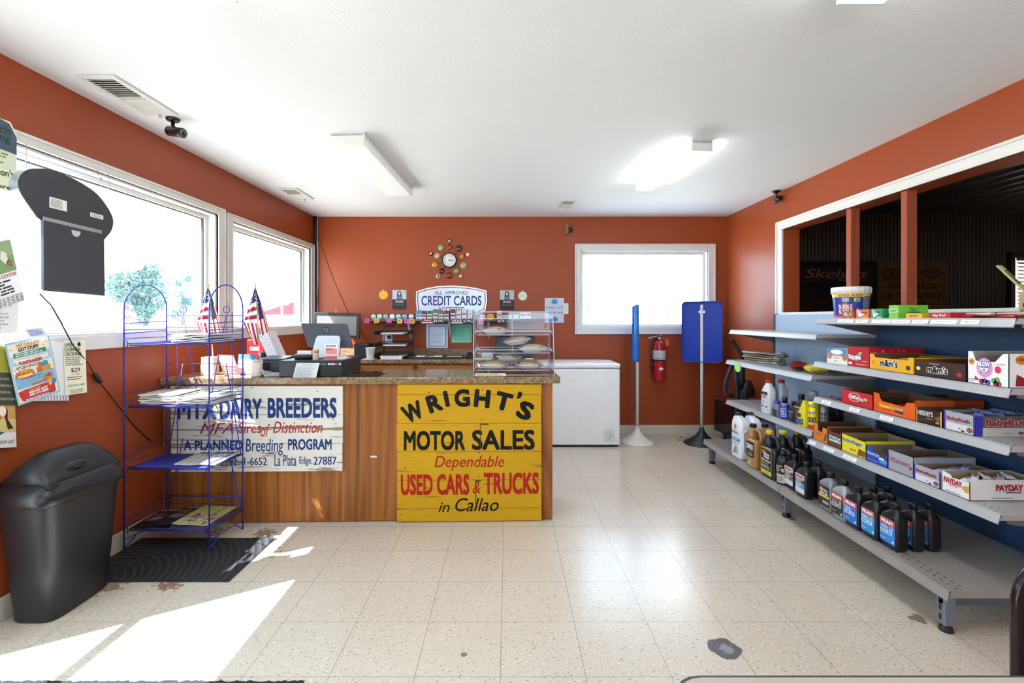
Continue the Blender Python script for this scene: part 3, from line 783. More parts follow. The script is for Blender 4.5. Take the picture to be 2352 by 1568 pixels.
# power cord from the sign down the wall, with its switch
P = [on_x(91, 674, XS - 0.02), on_x(118, 702, -2.09), on_x(140, 740, -2.09), on_x(166, 790, -2.10), on_x(205, 838, -2.12), on_x(222, 868, -2.128), on_x(270, 930, -2.13), on_x(310, 980, -2.133), on_x(345, 1012, -2.133)]
root = thing('power_cord', 'thin black cord with an inline switch running down from the hanging sign', 'cord', P[5])
b = B(); b.tube(P, 0.0028, BLACK, 6); part('cable', b, root, True)
d = (P[6] - P[5]).normalized(); q = P[5] + Vector((0.004, 0, 0))
b = B(); b.tube([q - d * 0.034, q - d * 0.03, q - d * 0.01, q + d * 0.012, q + d * 0.03, q + d * 0.034], [0.005, 0.010, 0.0125, 0.0125, 0.010, 0.005], BLACK, 12); part('inline_switch', b, root, True)
q = on_x(225, 402, XL + 0.02)
b = B(); b.tube([q + Vector((0, 0, 0.03)), q + Vector((0.001, 0, 0)), q + Vector((0.002, 0.006, -0.016)), q + Vector((0.003, 0.016, -0.017)), q + Vector((0.003, 0.02, -0.006))], 0.0016, c('#77787a', 0.3, 0.7), 6)
solo('screw_hook', b, 'small bare metal hook under the top of the first window frame', 'hook', q, world=True)

XP = XL + 0.032
def flyer(label, tl, tr, bl, X=XP, colr='#f4f3ee', draw=None, name='flyer', group='papers taped by the first window', corners=None):
    Fm = xframe(tl, tr, bl, X); b = B()
    o = corners or [(0, 0), (1, 0), (1, 1), (0, 1)]
    b.extr(o, -0.0008, 0, c(colr, 0.65, 0, 0.02), Fm)
    if draw: draw(b, Fm)
    return solo(name, b, label, 'paper', Fm @ Vector((0.5, 0.5, 0)), group=group, world=True)
I = ink
def d_green(b, Fm):
    b.poly(Fm, [(0, 0.62), (1, 0.55), (1, 0.8), (0.88, 0.97), (0.7, 1), (0, 1)], I('#44546b'))
    b.rect(Fm, 0, 0.3, 1, 0.58, I('#d8e2c4'), 0.0005)
    b.text(Fm, 'Beach', 0.42, 0.80, 0.9, 0.92, I('#1c3a1c'), 0.001, 0.02); b.text(Fm, 'Spring', 0.42, 0.66, 0.9, 0.80, I('#1c3a1c'), 0.001, 0.02)
    b.lines(Fm, 0.1, 0.36, 0.9, 0.58, 5, I('#6b8f4a'), 0.001, 3); b.text(Fm, "and Don't", 0.4, 0.2, 0.95, 0.3, I('#2d4d20'), 0.001, 0.02); b.text(Fm, 'here!', 0.6, 0.02, 0.95, 0.08, I('#2d4d20'), 0.001, 0.02)
flyer('green and cream flyer with rounded corners at the top of the window', (-120, 228), (38, 285), (-120, 408), XP + 0.01, '#e9ecc8', d_green, corners=[(0, 0), (0.93, 0), (1, 0.85), (0.9, 1), (0, 1)])
def d_goat(b, Fm):
    b.rect(Fm, 0.03, 0.5, 0.97, 0.97, I('#7f9d63')); b.rect(Fm, 0.03, 0.74, 0.97, 0.97, I('#94ad78'), 0.0008)
    b.poly(Fm, [(0.72, 0.72), (0.8, 0.62), (0.86, 0.66), (0.84, 0.8), (0.76, 0.84)], I('#e9e4da'), 0.001); b.poly(Fm, [(0.8, 0.62), (0.9, 0.56), (0.92, 0.66), (0.86, 0.7)], I('#8a6a4c'), 0.001)
    b.text(Fm, 'Having a problems with COYOTES', 0.05, 0.41, 0.95, 0.48, I('#b5303a'), 0.001, 0.02)
    b.lines(Fm, 0.05, 0.17, 0.95, 0.4, 5, I('#333333'), 0.001, 9, 0.55)
    for k in range(12): b.rect(Fm, 0.02 + k * 0.082, -0.0, 0.025 + k * 0.082, 0.15, I('#999999'), 0.001); b.lines(Fm, 0.03 + k * 0.082, 0.01, 0.09 + k * 0.082, 0.14, 5, I('#444444'), 0.001, k)
flyer('flyer with a grass photo and tear off tabs stuck to the window', (-110, 575), (25, 545), (-70, 735), XP + 0.004, '#f6f6f6', d_goat)
def d_note(b, Fm):
    b.text(Fm, '2024', 0.5, 0.82, 0.86, 0.92, I('#888888')); b.lines(Fm, 0.2, 0.12, 0.85, 0.55, 4, I('#aaaaaa'), 0.001, 2, 0.4); b.text(Fm, 'and Boys', 0.3, 0.56, 0.8, 0.66, I('#8a8a8a'))
flyer('white notice sheet below the tear off flyer', (-90, 690), (42, 692), (-90, 770), XP + 0.002, '#eeeeee', d_note)
flyer('plain bluish sheet taped low on the window glass', (44, 696), (145, 706), (44, 757), XL - 0.062, '#dfe9f2')
flyer('small handwritten blue card standing on the window sill', (55, 755), (98, 752), (70, 775), XP + 0.014, '#eef3ff', lambda b, Fm: b.lines(Fm, 0.08, 0.15, 0.9, 0.85, 5, I('#5f7fd0'), 0.001, 4))
def d_church(b, Fm):
    b.rect(Fm, 0, 0.55, 1, 1, I('#d9c98b'), 0.0004); b.rect(Fm, 0, 0.16, 1, 0.5, I('#cf9c52'), 0.0005); b.rect(Fm, 0, 0.16, 1, 0.3, I('#d9c27a'), 0.0006)
    b.text(Fm, 'SUMMER', 0.5, 0.74, 0.86, 0.81, I('#1b1b1b'), 0.001, 0.02); b.text(Fm, 'SERVICE', 0.48, 0.66, 0.9, 0.73, I('#1b1b1b'), 0.001, 0.02)
    b.lines(Fm, 0.5, 0.57, 0.97, 0.64, 2, I('#333333'), 0.001, 3)
    b.disc(Fm, 0.75, 0.38, 0.07, 0.055, I('#f3ddc8'), 0.0012)
    for s_ in (-1, 1): b.poly(Fm, [(0.75 + s_ * 0.04, 0.31), (0.75 + s_ * 0.08, 0.43), (0.75 + s_ * 0.1, 0.38), (0.75 + s_ * 0.09, 0.3), (0.75 + s_ * 0.2, 0.2), (0.75 + s_ * 0.09, 0.19)], I('#221915'), 0.001)
    b.poly(Fm, [(0, 0.05), (0.55, 0.09), (0.78, 0.16), (0.5, 0.19), (0, 0.16)], I('#3d4f74'), 0.001); b.text(Fm, 'and join us!', 0.52, 0.03, 0.95, 0.09, I('#222222'), 0.001, 0, 0.3); b.text(Fm, 'ing', 0.5, 0.1, 0.6, 0.15, I('#ffffff'), 0.0016, 0.01)
flyer('tan church flyer with raised hands low on the orange wall', (-100, 792), (30, 810), (-90, 1033), XP - 0.012, '#ecebe6', d_church)
def d_peek(b, Fm): b.rect(Fm, 0, 0.55, 1, 1, I('#a39a34')); b.lines(Fm, 0.1, 0.05, 0.9, 0.5, 4, I('#8a8a70'), 0.001, 12, 0.35)
flyer('dark leaflet peeking out behind the garage sale flyer', (-40, 788), (22, 796), (-12, 930), XP - 0.006, '#3d4238', d_peek)
flyer('blank white sheet with torn tabs behind the garage sale flyer', (60, 776), (148, 786), (72, 921), XP - 0.008, '#edeef2', lambda b, Fm: [b.rect(Fm, 0.08 * k + 0.1, 0, 0.085 * k + 0.1, 0.09, I('#9aa0b0'), 0.001) for k in range(11)])
def d_sale(b, Fm):
    b.rect(Fm, 0, 0, 1, 1, I('#9ecbe0')); b.rect(Fm, 0.04, 0.03, 0.96, 0.97, I('#f3ecd9'), 0.0008); b.rect(Fm, 0.05, 0.62, 0.95, 0.78, I('#a9d3e6'), 0.0009); b.rect(Fm, 0.05, 0.24, 0.95, 0.44, I('#7fb9de'), 0.0009)
    b.text(Fm, 'HEY CALLAO!', 0.22, 0.9, 0.74, 0.96, I('#e0a414'), 0.0012, 0.04); b.text(Fm, 'GOT STUFF?', 0.24, 0.83, 0.7, 0.89, I('#15161a'), 0.0012, 0.04)
    b.rect(Fm, 0.12, 0.745, 0.86, 0.815, I('#2f8a6d'), 0.0011); b.lines(Fm, 0.16, 0.75, 0.82, 0.81, 2, I('#e9f5ee'), 0.0014, 3)
    b.poly(Fm, rrect(0.1, 0.65, 0.88, 0.73, 0.03), I('#f7f2e6'), 0.0011); b.text(Fm, 'Community Garage Sale', 0.14, 0.695, 0.84, 0.725, I('#4b6070'), 0.0014)
    b.text(Fm, 'FUNDRAISER!', 0.2, 0.615, 0.72, 0.675, I('#c5302c'), 0.0014, 0.04); b.lines(Fm, 0.12, 0.55, 0.75, 0.6, 2, I('#444444'), 0.0012, 5)
    b.star(Fm, 0.28, 0.46, 0.24, 0.085, I('#c9402b'), 0.001, 14, 0.8); b.star(Fm, 0.28, 0.465, 0.2, 0.068, I('#f2b92d'), 0.0012, 14, 0.8); b.text(Fm, 'BIG SALE DAY!', 0.12, 0.46, 0.44, 0.5, I('#a33a1e'), 0.0015, 0.03); b.text(Fm, 'MAY 2 \u2022 8:00 AM-???', 0.12, 0.415, 0.44, 0.45, I('#ffffff'), 0.0016, 0.02)
    for x, y, s_ in ((0.72, 0.48, 1.0), (0.78, 0.29, 0.75)):
        b.poly(Fm, [(x - 0.16 * s_, y - 0.05 * s_), (x + 0.16 * s_, y - 0.05 * s_), (x + 0.17 * s_, y + 0.035 * s_), (x - 0.17 * s_, y + 0.035 * s_)], I('#d8973c'), 0.0012); b.poly(Fm, [(x - 0.17 * s_, y + 0.035 * s_), (x - 0.05 * s_, y + 0.02 * s_), (x - 0.02 * s_, y - 0.05 * s_), (x - 0.16 * s_, y - 0.05 * s_)], I('#b97a2a'), 0.0014)
        b.disc(Fm, x - 0.07 * s_, y + 0.065 * s_, 0.06 * s_, 0.045 * s_, I('#b5793f'), 0.0011); b.disc(Fm, x + 0.05 * s_, y + 0.07 * s_, 0.08 * s_, 0.05 * s_, I('#4f93bd' if s_ == 1 else '#c9463a'), 0.0011)
    b.text(Fm, 'We have a spot!', 0.3, 0.375, 0.66, 0.41, I('#2b6a35'), 0.0012, 0.02); b.text(Fm, 'on the pavement', 0.32, 0.33, 0.68, 0.36, I('#d9772a'), 0.0012, 0.02); b.text(Fm, 'DROP-OFF!', 0.38, 0.25, 0.66, 0.29, I('#d9772a'), 0.0012, 0.04)
    b.poly(Fm, [(0.05, 0.2), (0.2, 0.22), (0.9, 0.235), (0.9, 0.06), (0.1, 0.05)], I('#c93a34'), 0.0011); b.text(Fm, '660-651-6477', 0.28, 0.135, 0.72, 0.175, I('#ffffff'), 0.0015, 0.03); b.text(Fm, '660-415-5800', 0.28, 0.09, 0.72, 0.13, I('#ffffff'), 0.0015, 0.03); b.text(Fm, 'Call or text', 0.3, 0.185, 0.56, 0.215, I('#f2d23c'), 0.0015, 0.02); b.rect(Fm, 0.14, 0.035, 0.88, 0.065, I('#a82e2a'), 0.0013); b.lines(Fm, 0.18, 0.038, 0.84, 0.062, 1, I('#f5d9d5'), 0.0016, 7, 0.8)
    b.disc(Fm, 0.12, 0.14, 0.055, 0.045, I('#c4282c'), 0.0014); b.disc(Fm, 0.8, 0.2, 0.045, 0.035, I('#f0c02e'), 0.0014); b.disc(Fm, 0.9, 0.22, 0.055, 0.045, I('#3c85c8'), 0.0014)
    for k, (x, y) in enumerate(((0.1, 0.88), (0.9, 0.9), (0.82, 0.86), (0.12, 0.66), (0.9, 0.72), (0.08, 0.56))): b.star(Fm, x, y, 0.03, 0.022, I('#e7b54a'), 0.0013, 5, 0.45)
flyer('light blue and cream garage sale fundraiser flyer taped at an angle', (10, 790), (112, 768), (42, 932), XP + 0.004, '#bcd8e2', d_sale)
def d_camp(b, Fm):
    b.text(Fm, 'OPEN', 0.02, 0.885, 0.45, 0.95, I('#3c3a34'), 0.001, 0.01); b.text(Fm, 'CORNER', 0.02, 0.8, 0.75, 0.87, I('#3c3a34'), 0.001, 0.015); b.text(Fm, 'GROUND', 0.02, 0.715, 0.78, 0.785, I('#3c3a34'), 0.001, 0.015)
    for k in range(3): b.poly(Fm, [(0.6, 0.89 + 0.02 * k), (0.78, 0.89 + 0.02 * k), (0.69, 0.94 + 0.02 * k)], I('#2b4a3a'), 0.001)
    b.lines(Fm, 0.05, 0.53, 0.92, 0.7, 5, I('#6d6c64'), 0.001, 8, 0.45); b.text(Fm, '$29', 0.28, 0.4, 0.7, 0.49, I('#4a3a34'), 0.001, 0.015); b.text(Fm, 'per night', 0.3, 0.355, 0.66, 0.39, I('#a4574a')); b.lines(Fm, 0.1, 0.26, 0.85, 0.34, 2, I('#6d6c64'), 0.001, 6, 0.4)
    b.text(Fm, '660-676-1400', 0.12, 0.15, 0.88, 0.19, I('#77766c')); b.text(Fm, 'COZY CORNER', 0.2, 0.06, 0.8, 0.09, I('#4a4a42')); b.text(Fm, 'CAMPGROUND', 0.2, 0.02, 0.8, 0.05, I('#4a4a42'))
flyer('pale yellow campground flyer with a night price taped under the sill', (146, 782), (196, 781), (150, 908), XP - 0.004, '#f0efd2', d_camp)

# ---- rubbish bin
root = thing('trash_bin', 'tall black plastic swing lid trash bin against the left wall', 'bin', (-1.995, 2.13, 0))
PL = c('#1c1f24', 0.42, 0, 0.15)
b = B(); b.loft([ring(z, hx, hy, 5, 0, 0, 40) for z, hx, hy in ((0.0, 0.088, 0.145), (0.012, 0.096, 0.153), (0.25, 0.108, 0.175), (0.48, 0.119, 0.196), (0.5, 0.125, 0.203), (0.53, 0.126, 0.204))], PL); part('body', b, root)
b = B(); b.loft([ring(z, hx, hy, e, 0, 0, 40) for z, hx, hy, e in ((0.498, 0.131, 0.209, 5), (0.502, 0.134, 0.213, 5), (0.535, 0.134, 0.213, 5), (0.55, 0.130, 0.208, 4.5), (0.585, 0.118, 0.19, 4))], c('#1b1c1f', 0.35)); lid = part('lid', b, root)
b = B(); sw = []
for k in range(17):
    t = -1 + 2 * k / 16; y = 0.18 * t; f = 1 - 0.55 * abs(t) ** 3.5
    sw.append([Vector((0.112 * u_, y, 0.578 + 0.125 * f * max(0.0, 1 - abs(u_) ** 2.3))) for u_ in [-1 + 2 * j / 14 for j in range(15)]] + [Vector((0.1, y, 0.565)), Vector((-0.1, y, 0.565))])
b.loft(sw, c('#1d1f24', 0.4, 0, 0.12)); fl = part('swing_flap', b, root)
b = B(); b.loft([ring(z, hx, hy, 2, 0, 0, 18) for z, hx, hy in ((0, 0.026, 0.056), (0.006, 0.023, 0.05), (0.011, 0.012, 0.034))], c('#0d0d0e', 0.15), TR(0.086, -0.03, 0.628, 0, 0, math.radians(48))); part('push_grip', b, fl)

# ---- rubber mat under the rack
m_rub, nt, p = new_mat('ridged_black_rubber', 0.6)
v = coords(nt); v2 = coords(nt, (1, 1, 1), 'Object', (0.3, 0.25, 0))
w1 = N(nt, 'ShaderNodeTexWave', wave_type='RINGS', rings_direction='Z', i_Scale=9.0, i_Distortion=0.6); L(nt, v2, w1.inputs['Vector'])
n1 = N(nt, 'ShaderNodeTexNoise', i_Scale=60.0, i_Detail=4.0); L(nt, v, n1.inputs['Vector'])
mr = N(nt, 'ShaderNodeMapRange', i_1=0.62, i_2=0.8); L(nt, n1.outputs[0], mr.inputs[0])
ed = math_(nt, 'MULTIPLY', math_(nt, 'GREATER_THAN', w1.outputs['Fac'], 0.8), math_(nt, 'ADD', mr.outputs[0], 0.12))
L(nt, mixc(nt, math_(nt, 'MULTIPLY', ed, 0.7), '#202327', '#8a7f70'), p.inputs['Base Color']); bump(nt, p, w1.outputs['Fac'], 0.5, 0.006)
b = B(); gx, gy = 16, 10; X0, X1, Y0, Y1 = -2.115, -1.35, 2.293, 2.745
def mz(u, v): return 0.006 + (0.02 * max(0, (u - 0.86) / 0.14) * max(0, (v - 0.8) / 0.2))
vs = [(X0 + (X1 - X0) * i / gx, Y0 + (Y1 - Y0) * j / gy, mz(i / gx, j / gy) - (0.006 if k else 0)) for k in (0, 1) for j in range(gy + 1) for i in range(gx + 1)]
W_ = gx + 1; NN = W_ * (gy + 1); fs = [(j * W_ + i, j * W_ + i + 1, (j + 1) * W_ + i + 1, (j + 1) * W_ + i) for j in range(gy) for i in range(gx)]
fs += [tuple(NN + q for q in reversed(f)) for f in fs]
edge = [i for i in range(W_)] + [j * W_ + gx for j in range(1, gy + 1)] + [gy * W_ + i for i in range(gx - 1, -1, -1)] + [j * W_ for j in range(gy - 1, 0, -1)]
fs += [(edge[k], edge[(k + 1) % len(edge)], NN + edge[(k + 1) % len(edge)], NN + edge[k]) for k in range(len(edge))]
b.mesh(vs, fs, m_rub); solo('rubber_mat', b, 'black ridged rubber mat with a curled corner under the wire rack', 'mat', (-1.73, 2.52, 0), world=True)
# doormat at the bottom edge of the picture
m_d, nt, p = new_mat('bristly_doormat', 0.9); v = coords(nt); n1 = N(nt, 'ShaderNodeTexNoise', i_Scale=300.0, i_Detail=3.0); L(nt, v, n1.inputs['Vector'])
L(nt, mixc(nt, n1.outputs[0], '#1c1e22', '#3a3d42'), p.inputs['Base Color']); bump(nt, p, n1.outputs[0], 1.0, 0.01)
b = B(); r = random.Random(4); pts = []
for k in range(120): pts.append((-2.05 + 1.335 * k / 119, 1.662 + r.uniform(-0.004, 0.004)))
for k in range(60): pts.append((-0.715 + r.uniform(-0.004, 0.004), 1.655 - 0.89 * k / 59))
pts += [(-2.05, 0.765)]
b.extr(pts, 0, 0.007, m_d); solo('doormat', b, 'dark grey bristly doormat at the bottom edge of the picture', 'mat', (-1.38, 1.2, 0), world=True)

# ---- blue wire rack
BW = c('#27319a', 0.3, 0.2, 0.1)
root = thing('magazine_rack', 'tall blue wire magazine rack with two arched sides by the left wall', 'rack', (-1.85, 2.725, 0.006))
fl_, fr_, rl_, rr_ = Vector((-2.105, 2.60, 0)), Vector((-1.632, 2.59, 0)), Vector((-2.062, 2.865, 0)), Vector((-1.60, 2.86, 0))
GZ = 0.007
for a, q in ((fl_, rl_), (fr_, rr_)):
    mid = (a + q) / 2; hd = (q - a) / 2; pts = [a + Vector((0, 0, GZ if a.y < 2.75 else 0.0)), a + Vector((0, 0, 1.325))]
    for k in range(1, 16):
        t = math.pi * k / 16; pts.append(mid - hd * math.cos(t) + Vector((0, 0, 1.325 + 0.14 * math.sin(t))))
    pts += [q + Vector((0, 0, 1.325)), q + Vector((0, 0, 0.0035))]
    b = B(); b.tube(pts, 0.0038, BW, 8); part('side_arch', b, root, True)
    t1 = a.lerp(q, 0.28); t2 = a.lerp(q, 0.75)
    for p_, q_ in [(a + Vector((0, 0, z)), q + Vector((0, 0, z + (0.012 if z > 1 else 0)))) for z in (0.06, 1.19, 1.245)] + [(a + Vector((0, 0, GZ + 0.003)), t1 + Vector((0, 0, 0.061))), (q + Vector((0, 0, 0.006)), t2 + Vector((0, 0, 0.061)))]:
        b = B(); b.tube([p_, q_], 0.0027, BW, 6); part('side_rail', b, root, True)
ZS = (1.135, 0.793, 0.455, 0.118)
for z in ZS:
    b = B(); A, Bq, Cq, D = [p + Vector((0, 0, z)) for p in (fl_, fr_, rr_, rl_)]
    A = A + Vector((0.022, 0.004, 0)); Bq = Bq + Vector((-0.012, 0.004, 0))
    b.tube([A, Bq, Cq, D], 0.003, BW, 6, True); b.tube([A + Vector((0, 0.004, -0.009)), Bq + Vector((0, 0.004, -0.009))], 0.003, BW, 6)
    nw = 30
    for k in range(1, nw): b.tube([A.lerp(Bq, k / nw), D.lerp(Cq, k / nw)], 0.0013 if z != ZS[2] else 0.0042, BW, 4)
    for q0, q1 in ((A, D), (Bq, Cq)):
        for dz in (0.028, 0.075): b.tube([Vector((q0.x + (-0.022 if q0 is A else 0.012), q0.y - 0.004, z + dz)), Vector((q1.x, q1.y, z + dz))], 0.0024, BW, 6)
        s_ = -0.018 if q0 is A else 0.01
        b.tube([q0 + Vector((-0.0, -0.008, -0.02)), q0 + Vector((0.0, -0.008, 0.012)), q0 + Vector((s_, -0.006, 0.022)), q0 + Vector((s_, -0.006, 0.028))], 0.0026, BW, 6)
    for dz in (0.04, 0.085): b.tube([D + Vector((0, 0, dz)), Cq + Vector((0, 0, dz))], 0.0024, BW, 6)
    part('wire_shelf', b, root, True)
b = B()
for x in (-1.995, -1.665): b.tube([(x, 2.862, 0.06), (x, 2.862, 1.31)], 0.0026, BW, 6)
for z in (0.2, 0.6, 0.71, 1.0, 1.29): b.tube([(rl_.x, 2.866, z), (rr_.x, 2.862, z)], 0.0024, BW, 6)
for x, s_ in ((-1.96, 1), (-1.70, -1)):
    b.tube([(x + 0.02 * math.cos(t * math.pi / 6), 2.862, 1.325 + 0.02 * math.sin(t * math.pi / 6)) for t in range(12)], 0.0024, BW, 6, True)
    for za, zb in ((1.29, 0.8), (1.0, 0.45), (0.55, 0.13)): b.tube([(x, 2.86, za), (x + s_ * 0.09 * (1 if za > 1.1 else -1), 2.86, zb)], 0.0026, BW, 6)
part('back_grid', b, root, True)

# newspapers: every folded paper its own thing
NP = c('#d8d5cd', 0.8, 0, 0.05, 0.3, 60)
def paper_b(w, d, t, seed, dark=False, cover=None):
    b = B(); r = random.Random(seed); n = 8
    vs = []
    for k in range(n + 1):
        x = -w / 2 + w * k / n; wob = 0.0022 * math.sin(k * 1.3 + seed)
        vs += [(x, -d / 2, wob), (x, d / 2, wob * 0.6), (x, -d / 2, wob + t), (x, d / 2, wob * 0.6 + t)]
    fs = []
    for k in range(n):
        a = 4 * k; e = a + 4; fs += [(a, a + 1, e + 1, e), (a + 2, e + 2, e + 3, a + 3), (a, e, e + 2, a + 2), (a + 1, a + 3, e + 3, e + 1)]
    fs += [(0, 2, 3, 1), (4 * n, 4 * n + 1, 4 * n + 3, 4 * n + 2)]
    b.mesh(vs, fs, c(cover, 0.35) if cover else NP)
    Fm = UF((-w / 2, -d / 2, t + 0.0022), (w, 0, 0), (0, d, 0))
    return b, Fm, r
def news(seed):
    b, Fm, r = paper_b(0.3, 0.23, 0.006, seed); g = c('#6f6d6a', 0.8, 0, 0)
    for k in range(5): b.lines(Fm, 0.03 + 0.195 * k, 0.04, 0.19 + 0.195 * k, 0.62, 9, g, 0.0006, seed * 9 + k, 0.4)
    b.rect(Fm, 0.05, 0.86, 0.95, 0.95, c('#3c3b3a', 0.8, 0, 0), 0.0004)
    for k in range(7): b.rect(Fm, 0.05 + k * 0.13, 0.66, 0.13 + k * 0.13, 0.8, c('#8f8c88', 0.8, 0, 0), 0.0004)
    return b
NGRP = 'folded newspapers on the wire rack'
def stack(n, x, y, z, rz, label, w=1.0, first=[]):
    for k in range(n):
        if len(first) < 3:
            o = solo('newspaper', news(len(first) + 1), label, 'newspaper', (x, y, z), rz, NGRP); first.append(o)
        else:
            o = dup(first[k % 3], (x, y, z), rz, label, NGRP)
        o.location = (x + 0.006 * math.sin(k * 2.1), y + 0.004 * math.cos(k * 1.7), z + 0.0095 * k + 0.003); o.rotation_euler = (0, 0, rz + 0.05 * math.sin(k * 1.3)); o.scale = (w, 1, 1)
stack(5, -1.755, 2.735, 1.138, 0.0, 'folded newspaper in the pile on the top shelf of the wire rack', 0.72)
stack(6, -1.935, 2.735, 0.797, 0.05, 'folded newspaper in the taller left pile on the second shelf of the wire rack', 0.7)
stack(4, -1.735, 2.735, 0.797, -0.04, 'folded newspaper in the right pile on the second shelf of the wire rack', 0.68)
stack(1, -1.735, 2.735, 0.4605, 0.02, 'single newspaper lying flat on the third shelf of the wire rack', 0.76)
def mag(name, label, cover, x, y, z, rz, draw):
    b, Fm, r = paper_b(0.2, 0.25, 0.004, 2, cover=cover); draw(b, Fm); return solo(name, b, label, 'magazine', (x, y, z), rz, 'magazines on the lowest rack shelf')
def d_curr(b, Fm):
    b.text(Fm, 'CURRENCY', 0.08, 0.86, 0.92, 0.95, I('#d9d9d9'), 0.001, 0); b.text(Fm, 'EASY', 0.08, 0.68, 0.4, 0.76, I('#b08a3c'), 0.001, 0); b.text(Fm, 'BUTTON', 0.08, 0.58, 0.5, 0.67, I('#b08a3c'), 0.001, 0); b.lines(Fm, 0.08, 0.32, 0.5, 0.54, 5, I('#9a9a9a'), 0.001, 3); b.poly(Fm, [(0.5, 0.2), (0.95, 0.2), (0.95, 0.75), (0.55, 0.7)], I('#6a6f78'), 0.001); b.poly(Fm, [(0.55, 0.3), (0.9, 0.34), (0.9, 0.5), (0.6, 0.48)], I('#c8ccd2'), 0.0012)
ZB = 0.1235
mag('magazine', 'black business magazine at the front left of the lowest rack shelf', '#101112', -1.975, 2.73, ZB, 0.05, d_curr)
mag('magazine', 'second dark magazine lying partly under the black one', '#23262a', -1.86, 2.75, ZB + 0.0075, -0.12, d_curr)
def d_farm(b, Fm):
    b.rect(Fm, 0, 0.5, 1, 1, I('#a9ab55')); b.rect(Fm, 0, 0.3, 1, 0.5, I('#b9986a'))
    r = random.Random(5)
    for k in range(40): b.disc(Fm, r.uniform(0.06, 0.94), r.uniform(0.03, 0.5), r.uniform(0.02, 0.06), r.uniform(0.02, 0.05), I(r.choice(['#7f86b8', '#c9cbe0', '#4a3f5a', '#8a4a3a', '#d8d8e4'])), 0.001 + k * 2e-5, 7)
mag('magazine', 'green and lilac farm magazine on top at the right of the lowest rack shelf', '#c9c48e', -1.745, 2.735, ZB + 0.015, -0.08, d_farm)
# ------------------------------------------------------------------ service counter
CR = 0.0285                                   # the counter runs very slightly askew to the tiles
CO = (0.325, 2.975)                           # right front corner of its top
root = thing('service_counter', 'long oak service counter with two hand painted signs on its front', 'counter', (CO[0], CO[1], 0), CR)
LX = -2.462                                   # left end in the counter's own frame
# front stands 35 mm behind the edge of the top
def cp(name, b): return part(name, b, root)
b = B(); b.bx(LX, -1.278, 0.035, 0.055, 0.006, 0.865, OAK); cp('front_panel', b)
b = B(); b.bx(-1.272, -0.105, 0.035, 0.055, 0.006, 0.865, OAK); cp('front_panel', b)
b = B(); b.bx(-1.283, -1.267, 0.030, 0.036, 0.006, 0.865, m_oak('oak_strip', '#6a3d1c', '#9a6431')); cp('joint_strip', b)
b = B(); b.bx(-0.105, -0.046, 0.031, 0.056, 0.006, 0.865, m_oak('oak_post', '#7a4420', '#a8682f')); cp('corner_post', b)
b = B(); b.bx(-0.062, -0.045, 0.056, 0.38, 0.0, 0.865, OAK); cp('end_panel', b)
b = B(); b.bx(LX, -0.06, 0.06, 0.075, 0.0, 0.01, BLACK); cp('kick_strip', b)
b = B(); b.bx(LX, -0.062, 0.36, 0.38, 0.0, 0.865, OAK); cp('back_panel', b)
b = B(); b.bx(-1.19, -1.15, 0.0342, 0.035, 0.40, 0.413, c('#d6cfc4', 0.6)); cp('scuff_mark', b)
root = thing('countertop', 'speckled brown laminate countertop on the front oak counter', 'countertop', (CO[0], CO[1], 0.865), CR)
b = B(); b.bx(LX, 0, 0, 0.46, 0.0, 0.042, LAM, 0.006); part('slab', b, root)
b = B(); b.bx(LX + 0.025, LX + 0.55, 0.46, 1.27, 0.0, 0.042, LAM, 0.004); part('side_return', b, root)
ZC = 0.908

def counter_at(px, py, off=-0.004):
    """a point of the front of the counter (plane slightly askew), moved off it towards the room"""
    n = Vector((math.sin(CR), -math.cos(CR), 0)); o = Vector((CO[0], CO[1], 0)) - n * 0.035 + n * off
    return hit(px, py, o, n)

# painted boards
BR_W = m_board('white_flaking_boards', ('#d6d2c4', '#e4e1d6'), '#7a6046', 0.565)
BR_Y = m_board('yellow_old_boards', ('#c49312', '#d3a31c'), '#7d5f1c', 0.62)
class PX:
    """pixel-labelled frame on the counter front, for reading positions off the photo"""
    def __init__(s, x0, y0, x1, y1, off):
        s.r = (x0, y0, x1, y1); s.F = UF4(counter_at(x0, y0, off), counter_at(x1, y0, off), counter_at(x0, y1, off))
    def u(s, x, y): return ((x - s.r[0]) / (s.r[2] - s.r[0]), (s.r[3] - y) / (s.r[3] - s.r[1]))
    def text(s, b, t, x0, y0, x1, y1, m, bold=0, shear=0, rot=0, l=0.0015):
        a = s.u(x0, y1); e = s.u(x1, y0); asp = (s.r[3] - s.r[1]) / (s.r[2] - s.r[0]); b.text(s.F, t, a[0], a[1], e[0], e[1], m, l, bold, shear, rot, asp)
    def poly(s, b, pts, m, l=0.0012): b.poly(s.F, [s.u(x, y) for x, y in pts], m, l)

def boards(b, px, cuts, x0, x1, th, m, seed):
    r = random.Random(seed)
    for a, e in zip(cuts, cuts[1:]):
        (u0, v1), (u1, v0) = px.u(x0 + r.uniform(-1, 1), a + 0.5), px.u(x1 + r.uniform(-1, 1), e - 0.5)
        b.bx(u0, u1, v0, v1, -th, 0, m, 0, px.F)
Z5 = lambda x, y: (x / 2.5565 + 380, y / 2.5565 + 860)   # from the enlarged crop
px = PX(393, 886, 788, 1084, 0.0)
root = thing('painted_sign', 'old white painted board sign about dairy breeders on the counter front', 'sign', counter_at(590, 985, 0.0))
px = PX(393, 886, 788, 1084, 0.022)
b = B(); boards(b, px, [886, 952, 1019, 1084], 393, 787, 0.018, BR_W, 3); part('board', b, root, True)
b = B(); BL_ = c('#243a72', 0.75, 0, 0.35, 0.25, 60); RD_ = c('#a8322c', 0.6, 0, 0.25, 0.3, 60)
